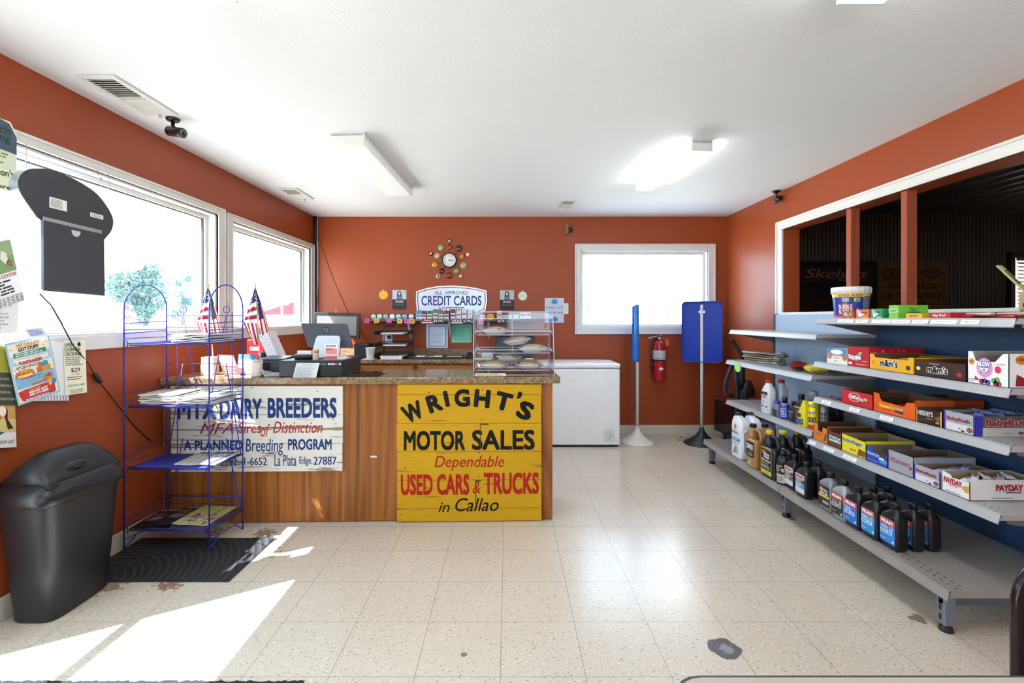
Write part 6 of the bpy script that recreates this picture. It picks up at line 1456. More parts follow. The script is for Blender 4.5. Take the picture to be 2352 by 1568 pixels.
b = B(); Fm = UF((x0, -0.253, z0), (x1 - x0, 0, 0), (0, 0, z1 - z0)); b.extr(rrect(0, 0, 1, 1, 0.15), 0, 0.004, c('#c9c9cc', 0.4), Fm); b.extr(rrect(0.03, 0.03, 0.97, 0.97, 0.14), 0.004, 0.0046, c('#e2e2e4', 0.4), Fm); pn = part('control_panel', b, root)
b = B(); b.lathe([(0.026, 0), (0.025, 0.012), (0.02, 0.014)], c('#dcdcde', 0.35), Matrix.Translation((x0 + (x1 - x0) / 2, -0.2575, z0 + (z1 - z0) * 0.66)) @ RX, 20); b.bx(-0.004, 0.004, -0.026, -0.012, -0.022, 0.022, c('#d0d0d2', 0.35), 0.002, Matrix.Translation((x0 + (x1 - x0) / 2, -0.2475, z0 + (z1 - z0) * 0.66)) @ Matrix.Rotation(0.6, 4, 'Y')); part('dial_knob', b, pn)
b = B(); b.lathe([(0.005, 0), (0.004, 0.002)], BLACK, Matrix.Translation((x0 + (x1 - x0) / 2, -0.2577, z0 + (z1 - z0) * 0.27)) @ RX, 12); part('indicator', b, pn)
q = at(1400, 826, 5.12); b = B(); b.bx(-0.05, 0.05, -0.02, 0.02, 0, 0.006, c('#b8282a', 0.4), 0.002); solo('red_sticker_pad', b, 'thin red pad lying on the freezer lid by the wall', 'pad', (q.x - 0.02, 5.13, 0.8255))

BLU = c('#2a5fc4', 0.25, 0, 0.05)
def pole_sign(label, x, y, rz, w, h, zt, base_c, pole_c, tray_c, pole_side):
    root = thing('pole_sign', label, 'sign', (x, y, 0), rz, 'pole signs by the back wall')
    b = B(); b.lathe([(0.178, 0.0), (0.178, 0.008), (0.16, 0.02), (0.11, 0.045), (0.065, 0.08), (0.03, 0.125), (0.02, 0.16), (0.017, 0.165)], c(base_c, 0.35), None, 40); part('base', b, root)
    b = B(); b.cyl((0, 0, 0.16), (0, 0, zt - 0.035), 0.0145, c(pole_c, 0.4), 16); part('pole', b, root)
    y0 = 0.018; q = rrect(-w / 2, zt - h, w / 2, zt, 0.045); q2 = rrect(-w / 2 + 0.012, zt - h + 0.012, w / 2 - 0.012, zt - 0.012, 0.036)
    T = Matrix(((1, 0, 0, 0), (0, 0, 1, 0), (0, 1, 0, 0), (0, 0, 0, 1)))
    b = B(); b.extr(q2, y0 + 0.0, y0 + 0.006, c(tray_c, 0.3, 0, 0.05, 0.25), T); part('sign_face', b, root)
    n = len(q); b = B()
    L0 = [Vector((x_, y0 - 0.03, z_)) for x_, z_ in q2]; L1 = [Vector((x_, y0 - 0.034, z_)) for x_, z_ in q]; L2 = [Vector((x_, y0 - 0.005, z_)) for x_, z_ in q]; L3 = [Vector((x_, y0 + 0.03, z_)) for x_, z_ in q2]; L4 = [Vector((x_, y0 + 0.003, z_)) for x_, z_ in q2]
    b.loft([L4, L0, L1, L2, L3, L4], c(tray_c, 0.2), None, False); part('rim', b, root)
    for sx in (-1, 1):
        for sz in (0.1, 0.5, 0.88):
            b = B(); b.lathe([(0.005, 0), (0.004, 0.002)], c('#15204a', 0.4), Matrix.Translation((sx * w * 0.33, y0 - 0.0005, zt - h + h * sz)) @ RX, 8); part('rivet', b, root)
    b = B(); b.bx(-0.03, 0.03, -0.004, 0.018, zt - 0.12, zt - 0.095, c('#c9ccd2', 0.3, 0.6)); b.bx(-0.03, 0.03, -0.004, 0.018, zt - h + 0.2, zt - h + 0.225, c(tray_c, 0.3)); part('clamp', b, root)
pole_sign('blue pole sign on a white base turned nearly edge on beside the freezer', 1.324, 4.88, math.radians(74), 0.38, 0.575, 1.41, '#e3e0d6', '#dcdcda', '#2770c4', 1)
pole_sign('blue pole sign on a black base showing its hollow back by the corner', 1.965, 4.83, math.radians(-22), 0.385, 0.62, 1.445, '#26262a', '#dedee2', '#1237a6', 1)

root = thing('fire_extinguisher', 'red fire extinguisher hanging on the back wall under the window', 'fire extinguisher', (1.633, 5.15, 0.591))
RE = c('#b31f22', 0.22)
b = B(); b.lathe([(0.05, 0.0), (0.062, 0.008), (0.066, 0.02), (0.066, 0.375), (0.06, 0.405), (0.04, 0.43), (0.02, 0.44), (0.018, 0.45)], RE, None, 28); part('cylinder', b, root)
b = B(); b.lathe([(0.0668, 0.235), (0.0668, 0.335)], c('#dcdcd8', 0.4), None, 28, False)
for k in range(7):
    a = math.radians(-150 + k * 20); Fm = Matrix.Rotation(a + math.pi / 2, 4, 'Z') @ UF((-0.009, -0.0674, 0.24), (0.018, 0, 0), (0, 0, 0.09)); b.lines(Fm, 0.05, 0.35, 0.95, 0.95, 5, I('#666662'), 0.0004, k, 0.4); b.rect(Fm, 0.2, 0.05, 0.8, 0.25, I('#8a8a86'), 0.0004)
part('label_band', b, root)
b = B(); b.lathe([(0.067, 0.222), (0.068, 0.224), (0.068, 0.236), (0.067, 0.238)], c('#2a2426', 0.5), None, 28, False); part('strap', b, root)
b = B(); Fm = UF((-0.028, -0.0672, 0.12), (0.056, 0, 0), (0, 0, 0.04)); b.poly(Fm, [(0, 0.5), (0.5, 0), (1, 0.5), (0.5, 1)], c('#eeeaea', 0.4)); b.text(Fm, 'AMEREX', 0.2, 0.4, 0.8, 0.6, I('#b31f22'), 0.001); part('emblem', b, root)
b = B(); b.cyl((0, 0, 0.445), (0, 0, 0.475), 0.02, c('#b9b4ac', 0.3, 0.8)); b.bx(-0.02, 0.09, -0.011, 0.011, 0.475, 0.485, c('#c9c9c9', 0.25, 0.8), 0.002, TR(0, 0, 0, 0, 0, math.radians(-12))); b.bx(-0.03, 0.085, -0.009, 0.009, 0.452, 0.46, c('#c0c0c0', 0.25, 0.8), 0.002, TR(0, 0, 0, 0, 0, math.radians(-2))); part('valve_handle', b, root)
b = B(); b.lathe([(0.014, 0), (0.014, 0.012)], c('#c62a2a', 0.3), TR(-0.022, -0.0, 0.483), 12); b.tube([(0.0, -0.012, 0.49), (0.012, -0.016, 0.51), (0.02, -0.014, 0.49)], 0.004, c('#d8d23c', 0.4), 6); part('safety_pin', b, root)
b = B(); b.tube([(-0.015, 0, 0.46), (-0.05, -0.01, 0.455), (-0.08, -0.02, 0.42), (-0.088, -0.02, 0.34), (-0.086, -0.02, 0.26), (-0.083, -0.02, 0.22)], 0.0085, BLACK, 10); b.tube([(-0.083, -0.02, 0.22), (-0.082, -0.02, 0.12)], [0.012, 0.016], BLACK, 12); part('hose', b, root)
b = B(); b.bx(-0.021, 0.021, -0.001, 0.001, -0.07, 0.0, c('#e0672e', 0.6), 0, TR(0.055, -0.068, 0.455, 0.2, 0, math.radians(-14))); part('inspection_tag', b, root)
b = B(); b.bx(-0.03, 0.03, 0.06, 0.078, 0.1, 0.4, c('#8a2a2a', 0.4)); part('wall_bracket', b, root)

BK = c('#1d1e21', 0.38, 0, 0.1)
vz = lambda x, y, Y=4.55: at(x / 5.225 + 1640, y / 5.225 + 740, Y)
root = thing('vacuum_cleaner', 'black upright vacuum cleaner standing in the corner behind the shelves', 'vacuum cleaner', (2.2, 4.55, 0))
b = B(); b.tube([vz(200, 190), vz(225, 215), vz(330, 385), vz(345, 470)], [0.013, 0.016, 0.018, 0.02], BK, 12); part('handle', b, root, True)
b = B(); b.tube([vz(330, 440, 4.56), vz(330, 700, 4.56), vz(330, 800, 4.56)], [0.03, 0.032, 0.045], BK, 14); b.tube([vz(330, 790, 4.57), vz(335, 950, 4.57), vz(330, 1250, 4.57), vz(325, 1500, 4.57)], [0.05, 0.06, 0.065, 0.07], BK, 18); part('body', b, root, True)
b = B(); b.tube([vz(262, 520, 4.5), vz(262, 700, 4.5), vz(275, 840, 4.5), vz(278, 1000, 4.5), vz(270, 1200, 4.5)], 0.021, c('#222327', 0.45), 12); part('front_tube', b, root, True)
b = B(); b.tube([vz(360, 800, 4.5), vz(375, 860, 4.5), vz(385, 1100, 4.5)], 0.026, BK, 12); part('dust_tube', b, root, True)
b = B(); b.loft([ring(z, a, e, 2.4, 2.285, 4.55, 20) for z, a, e in ((0.52, 0.055, 0.05), (0.56, 0.075, 0.06), (0.62, 0.06, 0.05), (0.68, 0.03, 0.04))], BK); part('motor_cover', b, root, True)
b = B(); pts = [vz(215, 510), vz(175, 600), vz(140, 700), vz(128, 800), vz(132, 850), vz(165, 872), vz(230, 880)]
b.tube(pts, 0.019, c('#303236', 0.5), 10); part('hose', b, root, True)
b = B(); b.loft([ring(z, a, e, 4, 2.2, 4.53, 24) for z, a, e in ((0.012, 0.14, 0.11), (0.06, 0.14, 0.11), (0.1, 0.1, 0.08), (0.2, 0.06, 0.06))], BK); part('floor_head', b, root, True)
for s_ in (-1, 1): b = B(); b.cyl((2.2 + s_ * 0.145, 4.58, 0.035), (2.2 + s_ * 0.125, 4.58, 0.035), 0.035, BLACK, 16); part('wheel', b, root, True)
root = thing('flat_television', 'small flat black television standing on the floor in the corner', 'television', (2.20, 4.83, 0), math.radians(96))
b = B(); b.bx(-0.19, 0.17, -0.012, 0.02, 0.10, 0.42, c('#17161a', 0.3), 0.005); part('bezel', b, root); b = B(); b.bx(-0.175, 0.155, 0.0195, 0.0215, 0.115, 0.405, c('#1a1014', 0.08)); part('screen', b, root)
b = B(); b.cyl((0, 0, 0.01), (0, 0, 0.11), 0.02, BLACK); b.bx(-0.1, 0.1, -0.06, 0.06, 0, 0.012, BLACK, 0.004); part('stand', b, root)
b = B(); b.loft([ring(z, a, e, 2.5, 0, 0, 20) for z, a, e in ((0, 0.04, 0.05), (0.025, 0.042, 0.052), (0.045, 0.02, 0.03))], c('#b3262e', 0.4)); solo('red_pouch', b, 'small red pouch on the floor behind the shelves', 'pouch', (2.03, 4.46, 0))
# ------------------------------------------------------------------ store shelving along the right wall
YA, YM, YE = 1.85, 3.035, 4.22          # ends and joint of the two units
XBK = 2.355                              # front of the back panels
STEEL = c('#b4b3b2', 0.36, 0.15, 0.1); STEELD = c('#6f6d6a', 0.45, 0.1)
HOLE = c('#2b2a2a', 0.7, 0, 0)
def lip(z, xf, y0, y1, drop=0.036, tilt=0.010):
    """outline of a shelf with its price channel, in (x, z)"""
    return [(XBK, z), (xf + 0.004, z), (xf, z - 0.003), (xf - tilt, z - drop), (xf - tilt - 0.003, z - drop + 0.001), (xf - 0.006, z + 0.003), (xf - 0.001, z + 0.004), (xf + 0.004, z + 0.0)]
def shelf(root, z, xf, y0, y1, m, drop=0.036, holes=True, labels=()):
    b = B()
    b.bx(xf, XBK, y0, y1, z - 0.022, z, m)
    b.prof([(xf + 0.003, z + 0.002), (xf - 0.012, z - drop), (xf - 0.008, z - drop - 0.001), (xf + 0.006, z - 0.003)], y0, y1, m, 'y')
    b.prof([(xf - 0.012, z - drop), (xf - 0.017, z - drop + 0.004), (xf - 0.015, z - drop + 0.007), (xf - 0.010, z - drop + 0.004)], y0, y1, m, 'y')
    if holes:
        Fm = UF((0, 0, z), (1, 0, 0), (0, 1, 0)); n = int((y1 - y0) / 0.026)
        for i in range(n):
            for k, dx in enumerate((0.035, 0.055)): b.disc(Fm, xf + dx, y0 + 0.02 + 0.026 * i + 0.013 * k, 0.0028, 0.0042, HOLE, 0.0005, 8)
    s = part('shelf', b, root, True)
    for yy in (y0 + 0.002, y1 - 0.006):
        b = B(); b.prof([(xf + 0.03, z - 0.022), (XBK, z - 0.022), (XBK, z - 0.11), (XBK - 0.05, z - 0.10), (xf + 0.03, z - 0.035)], yy, yy + 0.004, STEELD, 'y'); part('bracket', b, root, True)
    for (ya, yb, t) in labels:
        o = Vector((xf + 0.0005, yb, z - 0.004)); d = Vector((-0.0155, 0, -0.0365)) * (drop / 0.038)
        u = Vector((0, ya - yb, 0)); Fm = UF(o + d * 0.62 + Vector((-0.0015, 0, 0.0005)), u, -d * 0.55)
        b = B(); b.extr([(0, 0), (1, 0), (1, 1), (0, 1)], 0.0, 0.0008, PAPER, Fm); 
        if t: b.text(Fm, t, 0.2, 0.3, 0.8, 0.72, I('#77777a'), 0.0012)
        part('price_label', b, s, True)
def unit(label, y0, y1, shelves, base_m, panel_m, ybase0):
    root = thing('store_shelf_unit', label, 'shelving', (2.05, (y0 + y1) / 2, 0), 0, 'shelving units along the right wall')
    b = B(); b.bx(XBK, XR - 0.002, y0 + 0.012, y1 - 0.012, 0.12, 1.305, panel_m); part('back_panel', b, root, True)
    UP = c('#3d4656', 0.4, 0.2)
    for yy in ((y0 + 0.016, y1 - 0.006) if y0 < YM - 0.1 else (y1 - 0.016,)):
        b = B(); b.bx(XBK - 0.006, XR - 0.002, yy - 0.012, yy + 0.012, 0.0, 1.31, UP, 0.002)
        for k in range(46): b.rect(UF((XBK - 0.006, yy + 0.012, 0), (0, -0.024, 0), (0, 0, 1)), 0.38, 0.08 + k * 0.0265, 0.62, 0.094 + k * 0.0265, HOLE, 0.0006)
        part('upright', b, root, True)
    for (z, xf, lab) in shelves: shelf(root, z, xf, y0 if y0 > YM - 0.1 else YA, y1, STEEL, 0.036, True, lab)
    # base shelf on feet
    z, xf = 0.2, 1.735
    b = B(); b.bx(xf, XBK, ybase0, y1 - 0.003, z - 0.028, z, base_m)
    b.prof([(xf + 0.002, z + 0.002), (xf - 0.008, z - 0.04), (xf - 0.004, z - 0.041), (xf + 0.006, z - 0.003)], ybase0, y1 - 0.003, base_m, 'y')
    Fm = UF((0, 0, z), (1, 0, 0), (0, 1, 0)); n = int((y1 - ybase0) / 0.032)
    for i in range(n):
        for k, dx in enumerate((0.045, 0.075)): b.disc(Fm, xf + dx, ybase0 + 0.02 + 0.032 * i + 0.016 * k, 0.004, 0.006, HOLE, 0.0005, 8)
    part('base_shelf', b, root, True)
    for yy in ((ybase0 + 0.07,) if y0 < YM - 0.1 else (y0 + 0.02, y1 - 0.05)):
        b = B(); b.bx(xf + 0.03, XBK, yy - 0.012, yy + 0.012, z - 0.09, z - 0.03, c('#5f6670', 0.45, 0.2), 0.002); part('base_bracket', b, root, True)
        b = B(); b.bx(xf + 0.03, xf + 0.075, yy - 0.02, yy + 0.02, 0.028, z - 0.029, c('#7d8790', 0.45, 0.3), 0.003)
        for k in range(3): b.rect(UF((xf + 0.03, yy + 0.02, 0), (0, -0.04, 0), (0, 0, 1)), 0.3, 0.045 + k * 0.04, 0.6, 0.07 + k * 0.04, HOLE, 0.0006)
        leg = part('leg', b, root, True)
        b = B(); b.lathe([(0.024, 0.0), (0.026, 0.006), (0.02, 0.022), (0.012, 0.03)], c('#2a1d1b', 0.5), TR(xf + 0.052, yy, 0), 16); part('foot', b, leg, True)
    return root
PB_F = c('#a2b3c5', 0.45, 0, 0.05); PB_N = c('#25405e', 0.4, 0, 0.06)
def yl(px_, X): return X * F / (px_ - CX)
def labs(X, spans): return [(yl(e, X), yl(a, X), t) for a, e, t in spans]
N1, N2, N3, N4 = 1.273, 0.998, 0.774, 0.508
DECK = c('#9d9791', 0.38, 0.15, 0.12)
unit('far shelving unit by the corner with car fluids and gloves', YM, YE, [(1.17, 1.97, ()), (0.906, 1.94, ()), (0.55, 1.94, ())], DECK, PB_F, YM + 0.003)
unit('near shelving unit stocked with candy boxes and motor oil', YA, YM, [
    (N1, 1.975, labs(1.965, [(1923, 1959, 'Life Savers Fruit'), (1964, 1992, 'Peppermint'), (2001, 2044, 'Trident Tropical Twist'), (2046, 2089, 'Trident Spearmint'), (2093, 2130, 'Juicy Fruit'), (2136, 2196, "Wrigley's Doublemint"), (2205, 2248, 'Big Red')])),
    (N2, 1.955, ()), (N3, 1.955, labs(1.945, [(1887, 1907, 'Almond'), (1950, 1973, 'Kit Kat'), (2020, 2050, "Reese's")])),
    (N4, 1.915, labs(1.905, [(1858, 1872, 'Twix'), (1890, 1914, 'Milky Way'), (1935, 1966, 'Butterfinger')]))], DECK, PB_N, YA + 0.02)
# worn remains of old labels on the second shelf edge
# ------------------------------------------------------------------ goods: helpers
def carton(name, label, cat, Xf, ya, yb, z, h, depth, col, front=None, side=None, open_top=True, notch=None, inner='#6e5238', group='candy boxes on the near shelves', hb=None, rough=0.4):
    """display carton: Xf front towards the room, ya far end, yb near end"""
    hy = (ya - yb) / 2; cx_, cy_ = Xf + depth / 2, (ya + yb) / 2; hd = depth / 2; t = 0.0022; hb = hb or h
    root = thing(name, label, cat, (cx_, cy_, z + 0.0006), 0, group)
    m = c(col, rough, 0, 0.03); mi_ = c(inner, 0.7)
    q = (-hd, hd, -hy, hy, 0, h)
    if open_top:
        b = B(); Ff = UF((-hd, hy, 0), (0, -2 * hy, 0), (0, 0, h))
        outline = [(0, 0), (1, 0)] + (list(reversed(notch)) if notch else [(1, 1), (0, 1)])
        b.extr(outline, -t, 0, m, Ff)
        b.extr([(0.004 + x * 0.992, y) for x, y in outline], -t - 0.0006, -t, mi_, Ff)
        b.bx(-hd, hd, -hy, -hy + t, 0, h, m); b.bx(-hd + t, hd - t, -hy + t, -hy + t + 0.0006, 0.003, h - 0.0006, mi_)
        b.bx(-hd, hd, hy - t, hy, 0, h, m); b.bx(-hd + t, hd - t, hy - t - 0.0006, hy - t, 0.003, h - 0.0006, mi_)
        b.bx(hd - t, hd, -hy, hy, 0, hb, m); b.bx(hd - t - 0.0006, hd - t, -hy + t, hy - t, 0.003, hb, mi_)
        b.bx(-hd, hd, -hy, hy, 0, 0.0022, mi_)
    else:
        b = B(); b.bx(-hd, hd, -hy, hy, 0, h, m, 0.0015)
    part('carton', b, root)
    b = B(); Fx = bface(q, '-x'); Fy = bface(q, '-y')
    if front: front(b, Fx)
    if side: side(b, Fy)
    if len(b.bm.verts): part('print', b, root)
    else: b.bm.free()
    return root
def cart(name, label, X, pa, pb_, z, h, depth, col, front=None, side=None, **k):
    return carton(name, label, 'box', X, yl(pa, X) - 0.001, yl(pb_, X) + 0.001, z, h, depth, col, front, side, **k)
def bar(label, loc, rz, colr, txt, tcol, L_=0.13, w=0.035, group='wrapped candy bars', tilt=0.0):
    root = thing('candy_bar', label, 'candy bar', loc, rz, group); T = TR(0, 0, 0, 0, 0, tilt)
    b = B(); rings = [ring(0, 0.001, 0.001)]
    rings = []
    for x, hy, hz in ((-L_ / 2, w * 0.55, 0.001), (-L_ / 2 + 0.012, w * 0.52, 0.0015), (-L_ / 2 + 0.016, w * 0.42, 0.007), (L_ / 2 - 0.016, w * 0.42, 0.007), (L_ / 2 - 0.012, w * 0.52, 0.0015), (L_ / 2, w * 0.55, 0.001)):
        rings.append([Vector((x, v.x, 0.008 + v.y)) for v in ring(0, hy, hz, 3, 0, 0, 14)])
    b.loft(rings, c(colr, 0.22, 0.1), T); part('wrapper', b, root)
    b = B(); b.text(T @ UF((-L_ / 2 + 0.02, -w * 0.3, 0.0152), (L_ - 0.04, 0, 0), (0, w * 0.6, 0)), txt, 0.08, 0.2, 0.92, 0.8, I(tcol), 0.0004, 0.02); part('lettering', b, root)
    return root
nt_low = lambda a, d, lo: [(0, 1), (a, 1), (a + 0.04, lo), (1 - d - 0.04, lo), (1 - d, 1), (1, 1)]

# ---- top near shelf: gum and bubble gum tub
root = thing('gum_bucket', 'large white lidless bucket of bubble gum on the top near shelf', 'bucket', (2.105, 2.92, N1 + 0.001))
b = B(); b.lathe([(0.082, 0), (0.084, 0.003), (0.096, 0.148), (0.101, 0.149), (0.1025, 0.186), (0.099, 0.190), (0.094, 0.188), (0.082, 0.006), (0.001, 0.005)], c('#e7e4da', 0.4), None, 40, True)
for k_ in range(20): b.bx(-0.0012, 0.0012, -0.1035, -0.100, 0.152, 0.184, c('#e7e4da', 0.4), 0, Matrix.Rotation(k_ * math.pi / 10, 4, 'Z'))
part('pail', b, root)
def wrap(z): return 0.084 + 0.012 * z / 0.148 + 0.0008
def band(a0, a1, z0, z1, m, dr=0.0, n=14):
    b_.mesh([(math.cos(a) * (wrap(z) + dr), math.sin(a) * (wrap(z) + dr), z) for z in (z0, z1) for a in [math.radians(a0 + (a1 - a0) * k / n) for k in range(n + 1)]], [(k, k + 1, n + 2 + k, n + 1 + k) for k in range(n)], m, None, True)
b_ = B(); band(150, 320, 0.012, 0.145, c('#23308f', 0.3)); band(150, 320, 0.128, 0.147, c('#f0cf2a', 0.3), 0.0006); band(274, 300, 0.02, 0.127, c('#8f95b4', 0.4), 0.0008); band(150, 262, 0.004, 0.018, c('#e24d86', 0.3), 0.0006)
part('label_wrap', b_, root)
def wtext(t, ac, wdeg, z0, z1, m, dr=0.0016, bold=0.02):
    vs, fs, gx, gy, gw, gh = glyphs(t, 0.0, 0.0); d = bold
    for j, (ox, oy) in enumerate(((-d, 0), (d, 0), (0, d), (0, -d))):
        P_ = []; dr += 0.00012
        for x, y in vs:
            a = math.radians(ac - wdeg / 2 + wdeg * (x + ox - gx) / gw); z = z0 + (z1 - z0) * (y + oy - gy) / gh; P_.append((math.cos(a) * (wrap(z) + dr), math.sin(a) * (wrap(z) + dr), z))
        b_.mesh(P_, fs, m)
def wdisc(ac, zc, ra, rz, m, dr=0.001):
    b_.mesh([(math.cos(math.radians(ac + ra * math.cos(k * math.pi / 14))) * (wrap(zc) + dr), math.sin(math.radians(ac + ra * math.cos(k * math.pi / 14))) * (wrap(zc) + dr), zc + rz * math.sin(k * math.pi / 14)) for k in range(28)], [tuple(range(28))], m)
b_ = B()
for k in range(9): a0 = 196 + k * 5; band(a0, a0 + 5.2, 0.052 - 0.042 * math.sin(math.radians(180 * (k + 0.5) / 9)) ** 0.5, 0.052 + 0.042 * math.sin(math.radians(180 * (k + 0.5) / 9)) ** 0.5, c('#c62438', 0.3), 0.001, 2)
wtext('BUBBLE', 216, 44, 0.056, 0.082, I('#f5f2f0'), 0.003); wtext('BUBBLE', 216, 46, 0.026, 0.052, I('#f5f2f0'), 0.003); wtext('380 PIECES', 252, 34, 0.131, 0.144, I('#b3202c')); wtext('380 PIECES', 212, 34, 0.131, 0.144, I('#b3202c'))
wtext('BUBBLE GUM', 222, 30, 0.007, 0.015, I('#ffffff')); wtext('DUBBLE', 218, 22, 0.1, 0.122, I('#e8edff')); 
for k in range(9): band(276, 298, 0.03 + 0.012 * k, 0.035 + 0.012 * k, c('#4a4f70', 0.5), 0.0014, 4)
band(244, 262, 0.1, 0.12, c('#e9d24a', 0.3), 0.0012, 5); band(248, 258, 0.104, 0.116, c('#3f5fc0', 0.3), 0.0018, 4)
for k in range(5): band(250 + k * 2.4, 252.5 + k * 2.4, 0.05 - 0.013 * math.sin(math.pi * (k + 0.5) / 5), 0.05 + 0.013 * math.sin(math.pi * (k + 0.5) / 5), c('#ee86ac', 0.3), 0.0012, 2)
part('label_print', b_, root)
GG = 'gum packs on the top near shelf'
def d_mix(b, Fm):
    for x, y, r_, cc in ((0.3, 0.6, 0.25, '#e8dccb'), (0.7, 0.6, 0.2, '#c9d24a'), (0.5, 0.3, 0.2, '#e07a2a'), (0.15, 0.25, 0.12, '#6a9a3a'), (0.85, 0.25, 0.14, '#d9402a')): b.disc(Fm, x, y, r_ * 0.7, r_, I(cc))
    b.text(Fm, 'Life Savers', 0.2, 0.55, 0.8, 0.75, I('#7a2a1a'), 0.001, 0.02)
cart('gum_box', 'small box of mixed fruit candy rolls before the gum bucket', 1.995, 1934, 1962, N1, 0.042, 0.08, '#9a4a34', d_mix, open_top=False, group=GG)
def d_tri(c1, c2):
    def f(b, Fm): b.poly(Fm, [(0.12, 0.95), (0.25, 0.08), (0.75, 0.5)], I('#f4f4ee')); b.text(Fm, 'Trident', 0.2, 0.5, 0.85, 0.78, I('#1f3a2f'), 0.001, 0.02); b.rect(Fm, 0.5, 0.06, 0.92, 0.16, I(c2), 0.001)
    return f
cart('gum_box', 'orange gum display box on the top near shelf', 1.995, 1965.5, 1996, N1, 0.05, 0.075, '#e8642c', d_tri(0, '#f6c23c'), open_top=False, group=GG)
cart('gum_box', 'green gum display box beside the orange one on the top near shelf', 1.995, 1999.5, 2027, N1, 0.052, 0.09, '#1f9a5c', d_tri(0, '#bfe6cf'), open_top=False, group=GG)
def d_dm(b, Fm): b.rect(Fm, 0, 0.45, 1, 0.72, I('#dfe9e2')); b.text(Fm, 'DOUBLEMINT', 0.06, 0.5, 0.94, 0.68, I('#2a6a4a'), 0.001, 0.02)
def d_dms(b, Fm):
    b.poly(Fm, [(0.28, 0.34), (0.34, 0.5), (0.74, 0.5), (0.8, 0.34), (0.74, 0.18), (0.34, 0.18)], I('#2c3a24')); b.text(Fm, 'DOUBLEMINT', 0.33, 0.25, 0.75, 0.43, I('#e9f2d8'), 0.001, 0.02)
    b.poly(Fm, [(0.38, 0.88), (0.54, 0.72), (0.54, 0.5), (0.42, 0.6)], I('#3f9a34'), 0.001); b.poly(Fm, [(0.7, 0.88), (0.54, 0.72), (0.54, 0.5), (0.66, 0.6)], I('#56ad3a'), 0.001)
cart('gum_box', 'large lime green gum box standing tall on the top near shelf', 1.995, 2041, 2063, N1, 0.068, 0.155, '#7cc83c', d_dm, d_dms, open_top=False, group=GG)
cart('gum_box', 'low yellow gum box in front of the lime green one', 1.985, 2080, 2118, N1, 0.024, 0.06, '#eab722', lambda b, Fm: b.text(Fm, 'Juicy Fruit', 0.25, 0.2, 0.75, 0.8, I('#a34a1c'), 0.001, 0.02), open_top=False, group=GG)
cart('gum_box', 'low red cinnamon gum box right of the yellow one', 1.985, 2133, 2183, N1, 0.026, 0.11, '#c2202a', lambda b, Fm: b.text(Fm, 'Big Red', 0.2, 0.2, 0.8, 0.8, I('#f4e2da'), 0.001, 0.02), open_top=False, group=GG)
r = random.Random(12)
for k in range(8):
    X_, Y_ = 2.03 + 0.025 * (k % 3), 2.12 - k * 0.03
    bar(('red wrapped meat stick lying loose on the top near shelf', 'foil ended meat stick lying loose on the top near shelf')[k % 2], (X_, Y_, N1 + 0.002 + 0.010 * (k % 2)), math.radians(78 + r.uniform(-9, 9)), ('#b3242a', '#c9b49a')[k % 2], 'STICK', '#f0c23c', 0.15, 0.02, 'meat sticks on the top near shelf')
root = thing('jerky_box', 'kraft display box of jerky sticks at the right end of the top near shelf', 'box', (2.13, 1.892, N1 + 0.001))
b = B(); b.bx(-0.055, 0.055, -0.04, 0.04, 0, 0.105, c('#a39272', 0.6), 0.001); Fm = bface((-0.055, 0.055, -0.04, 0.04, 0, 0.105), '-x'); b.text(Fm, 'POP', 0.2, 0.42, 0.85, 0.58, INK, 0.001, 0.03); b.disc(Fm, 0.5, 0.8, 0.2, 0.13, I('#3a3226')); b.lines(Fm, 0.1, 0.08, 0.9, 0.36, 4, INK, 0.001, 2); part('carton', b, root)
for k, (dx, dy, t) in enumerate(((-0.02, 0.02, -0.75), (0.0, 0.0, 0.12), (0.02, -0.02, 0.2))):
    T = Matrix.Translation((2.11 + dx, 1.895 + dy, N1 + 0.108)) @ Matrix.Rotation(t, 4, 'X')
    rr = thing('jerky_stick', ('olive wrapped jerky stick leaning left out of the jerky box', 'white and black wrapped jerky stick standing in the jerky box', 'green wrapped jerky stick at the back of the jerky box')[k], 'jerky stick', (2.11 + dx, 1.895 + dy, N1 + 0.108), 0, 'jerky sticks')
    b = B(); b.loft([[T @ v for v in ring(z, a, 0.004, 3, 0, 0, 12)] for z, a in ((0.0, 0.012), (0.01, 0.0135), (0.15, 0.0135), (0.16, 0.013))], c(('#a9a472', '#d6d8d6', '#8f9a5a')[k], 0.3)); part('wrapper', b, rr, True)
    b = B(); Fm = T @ UF((-0.012, -0.0046, 0.03), (0.024, 0, 0), (0, 0, 0.11)); b.lines(Fm, 0.2, 0.1, 0.8, 0.9, 6, INK, 0.0003, k, 0.6); part('print', b, rr, True)

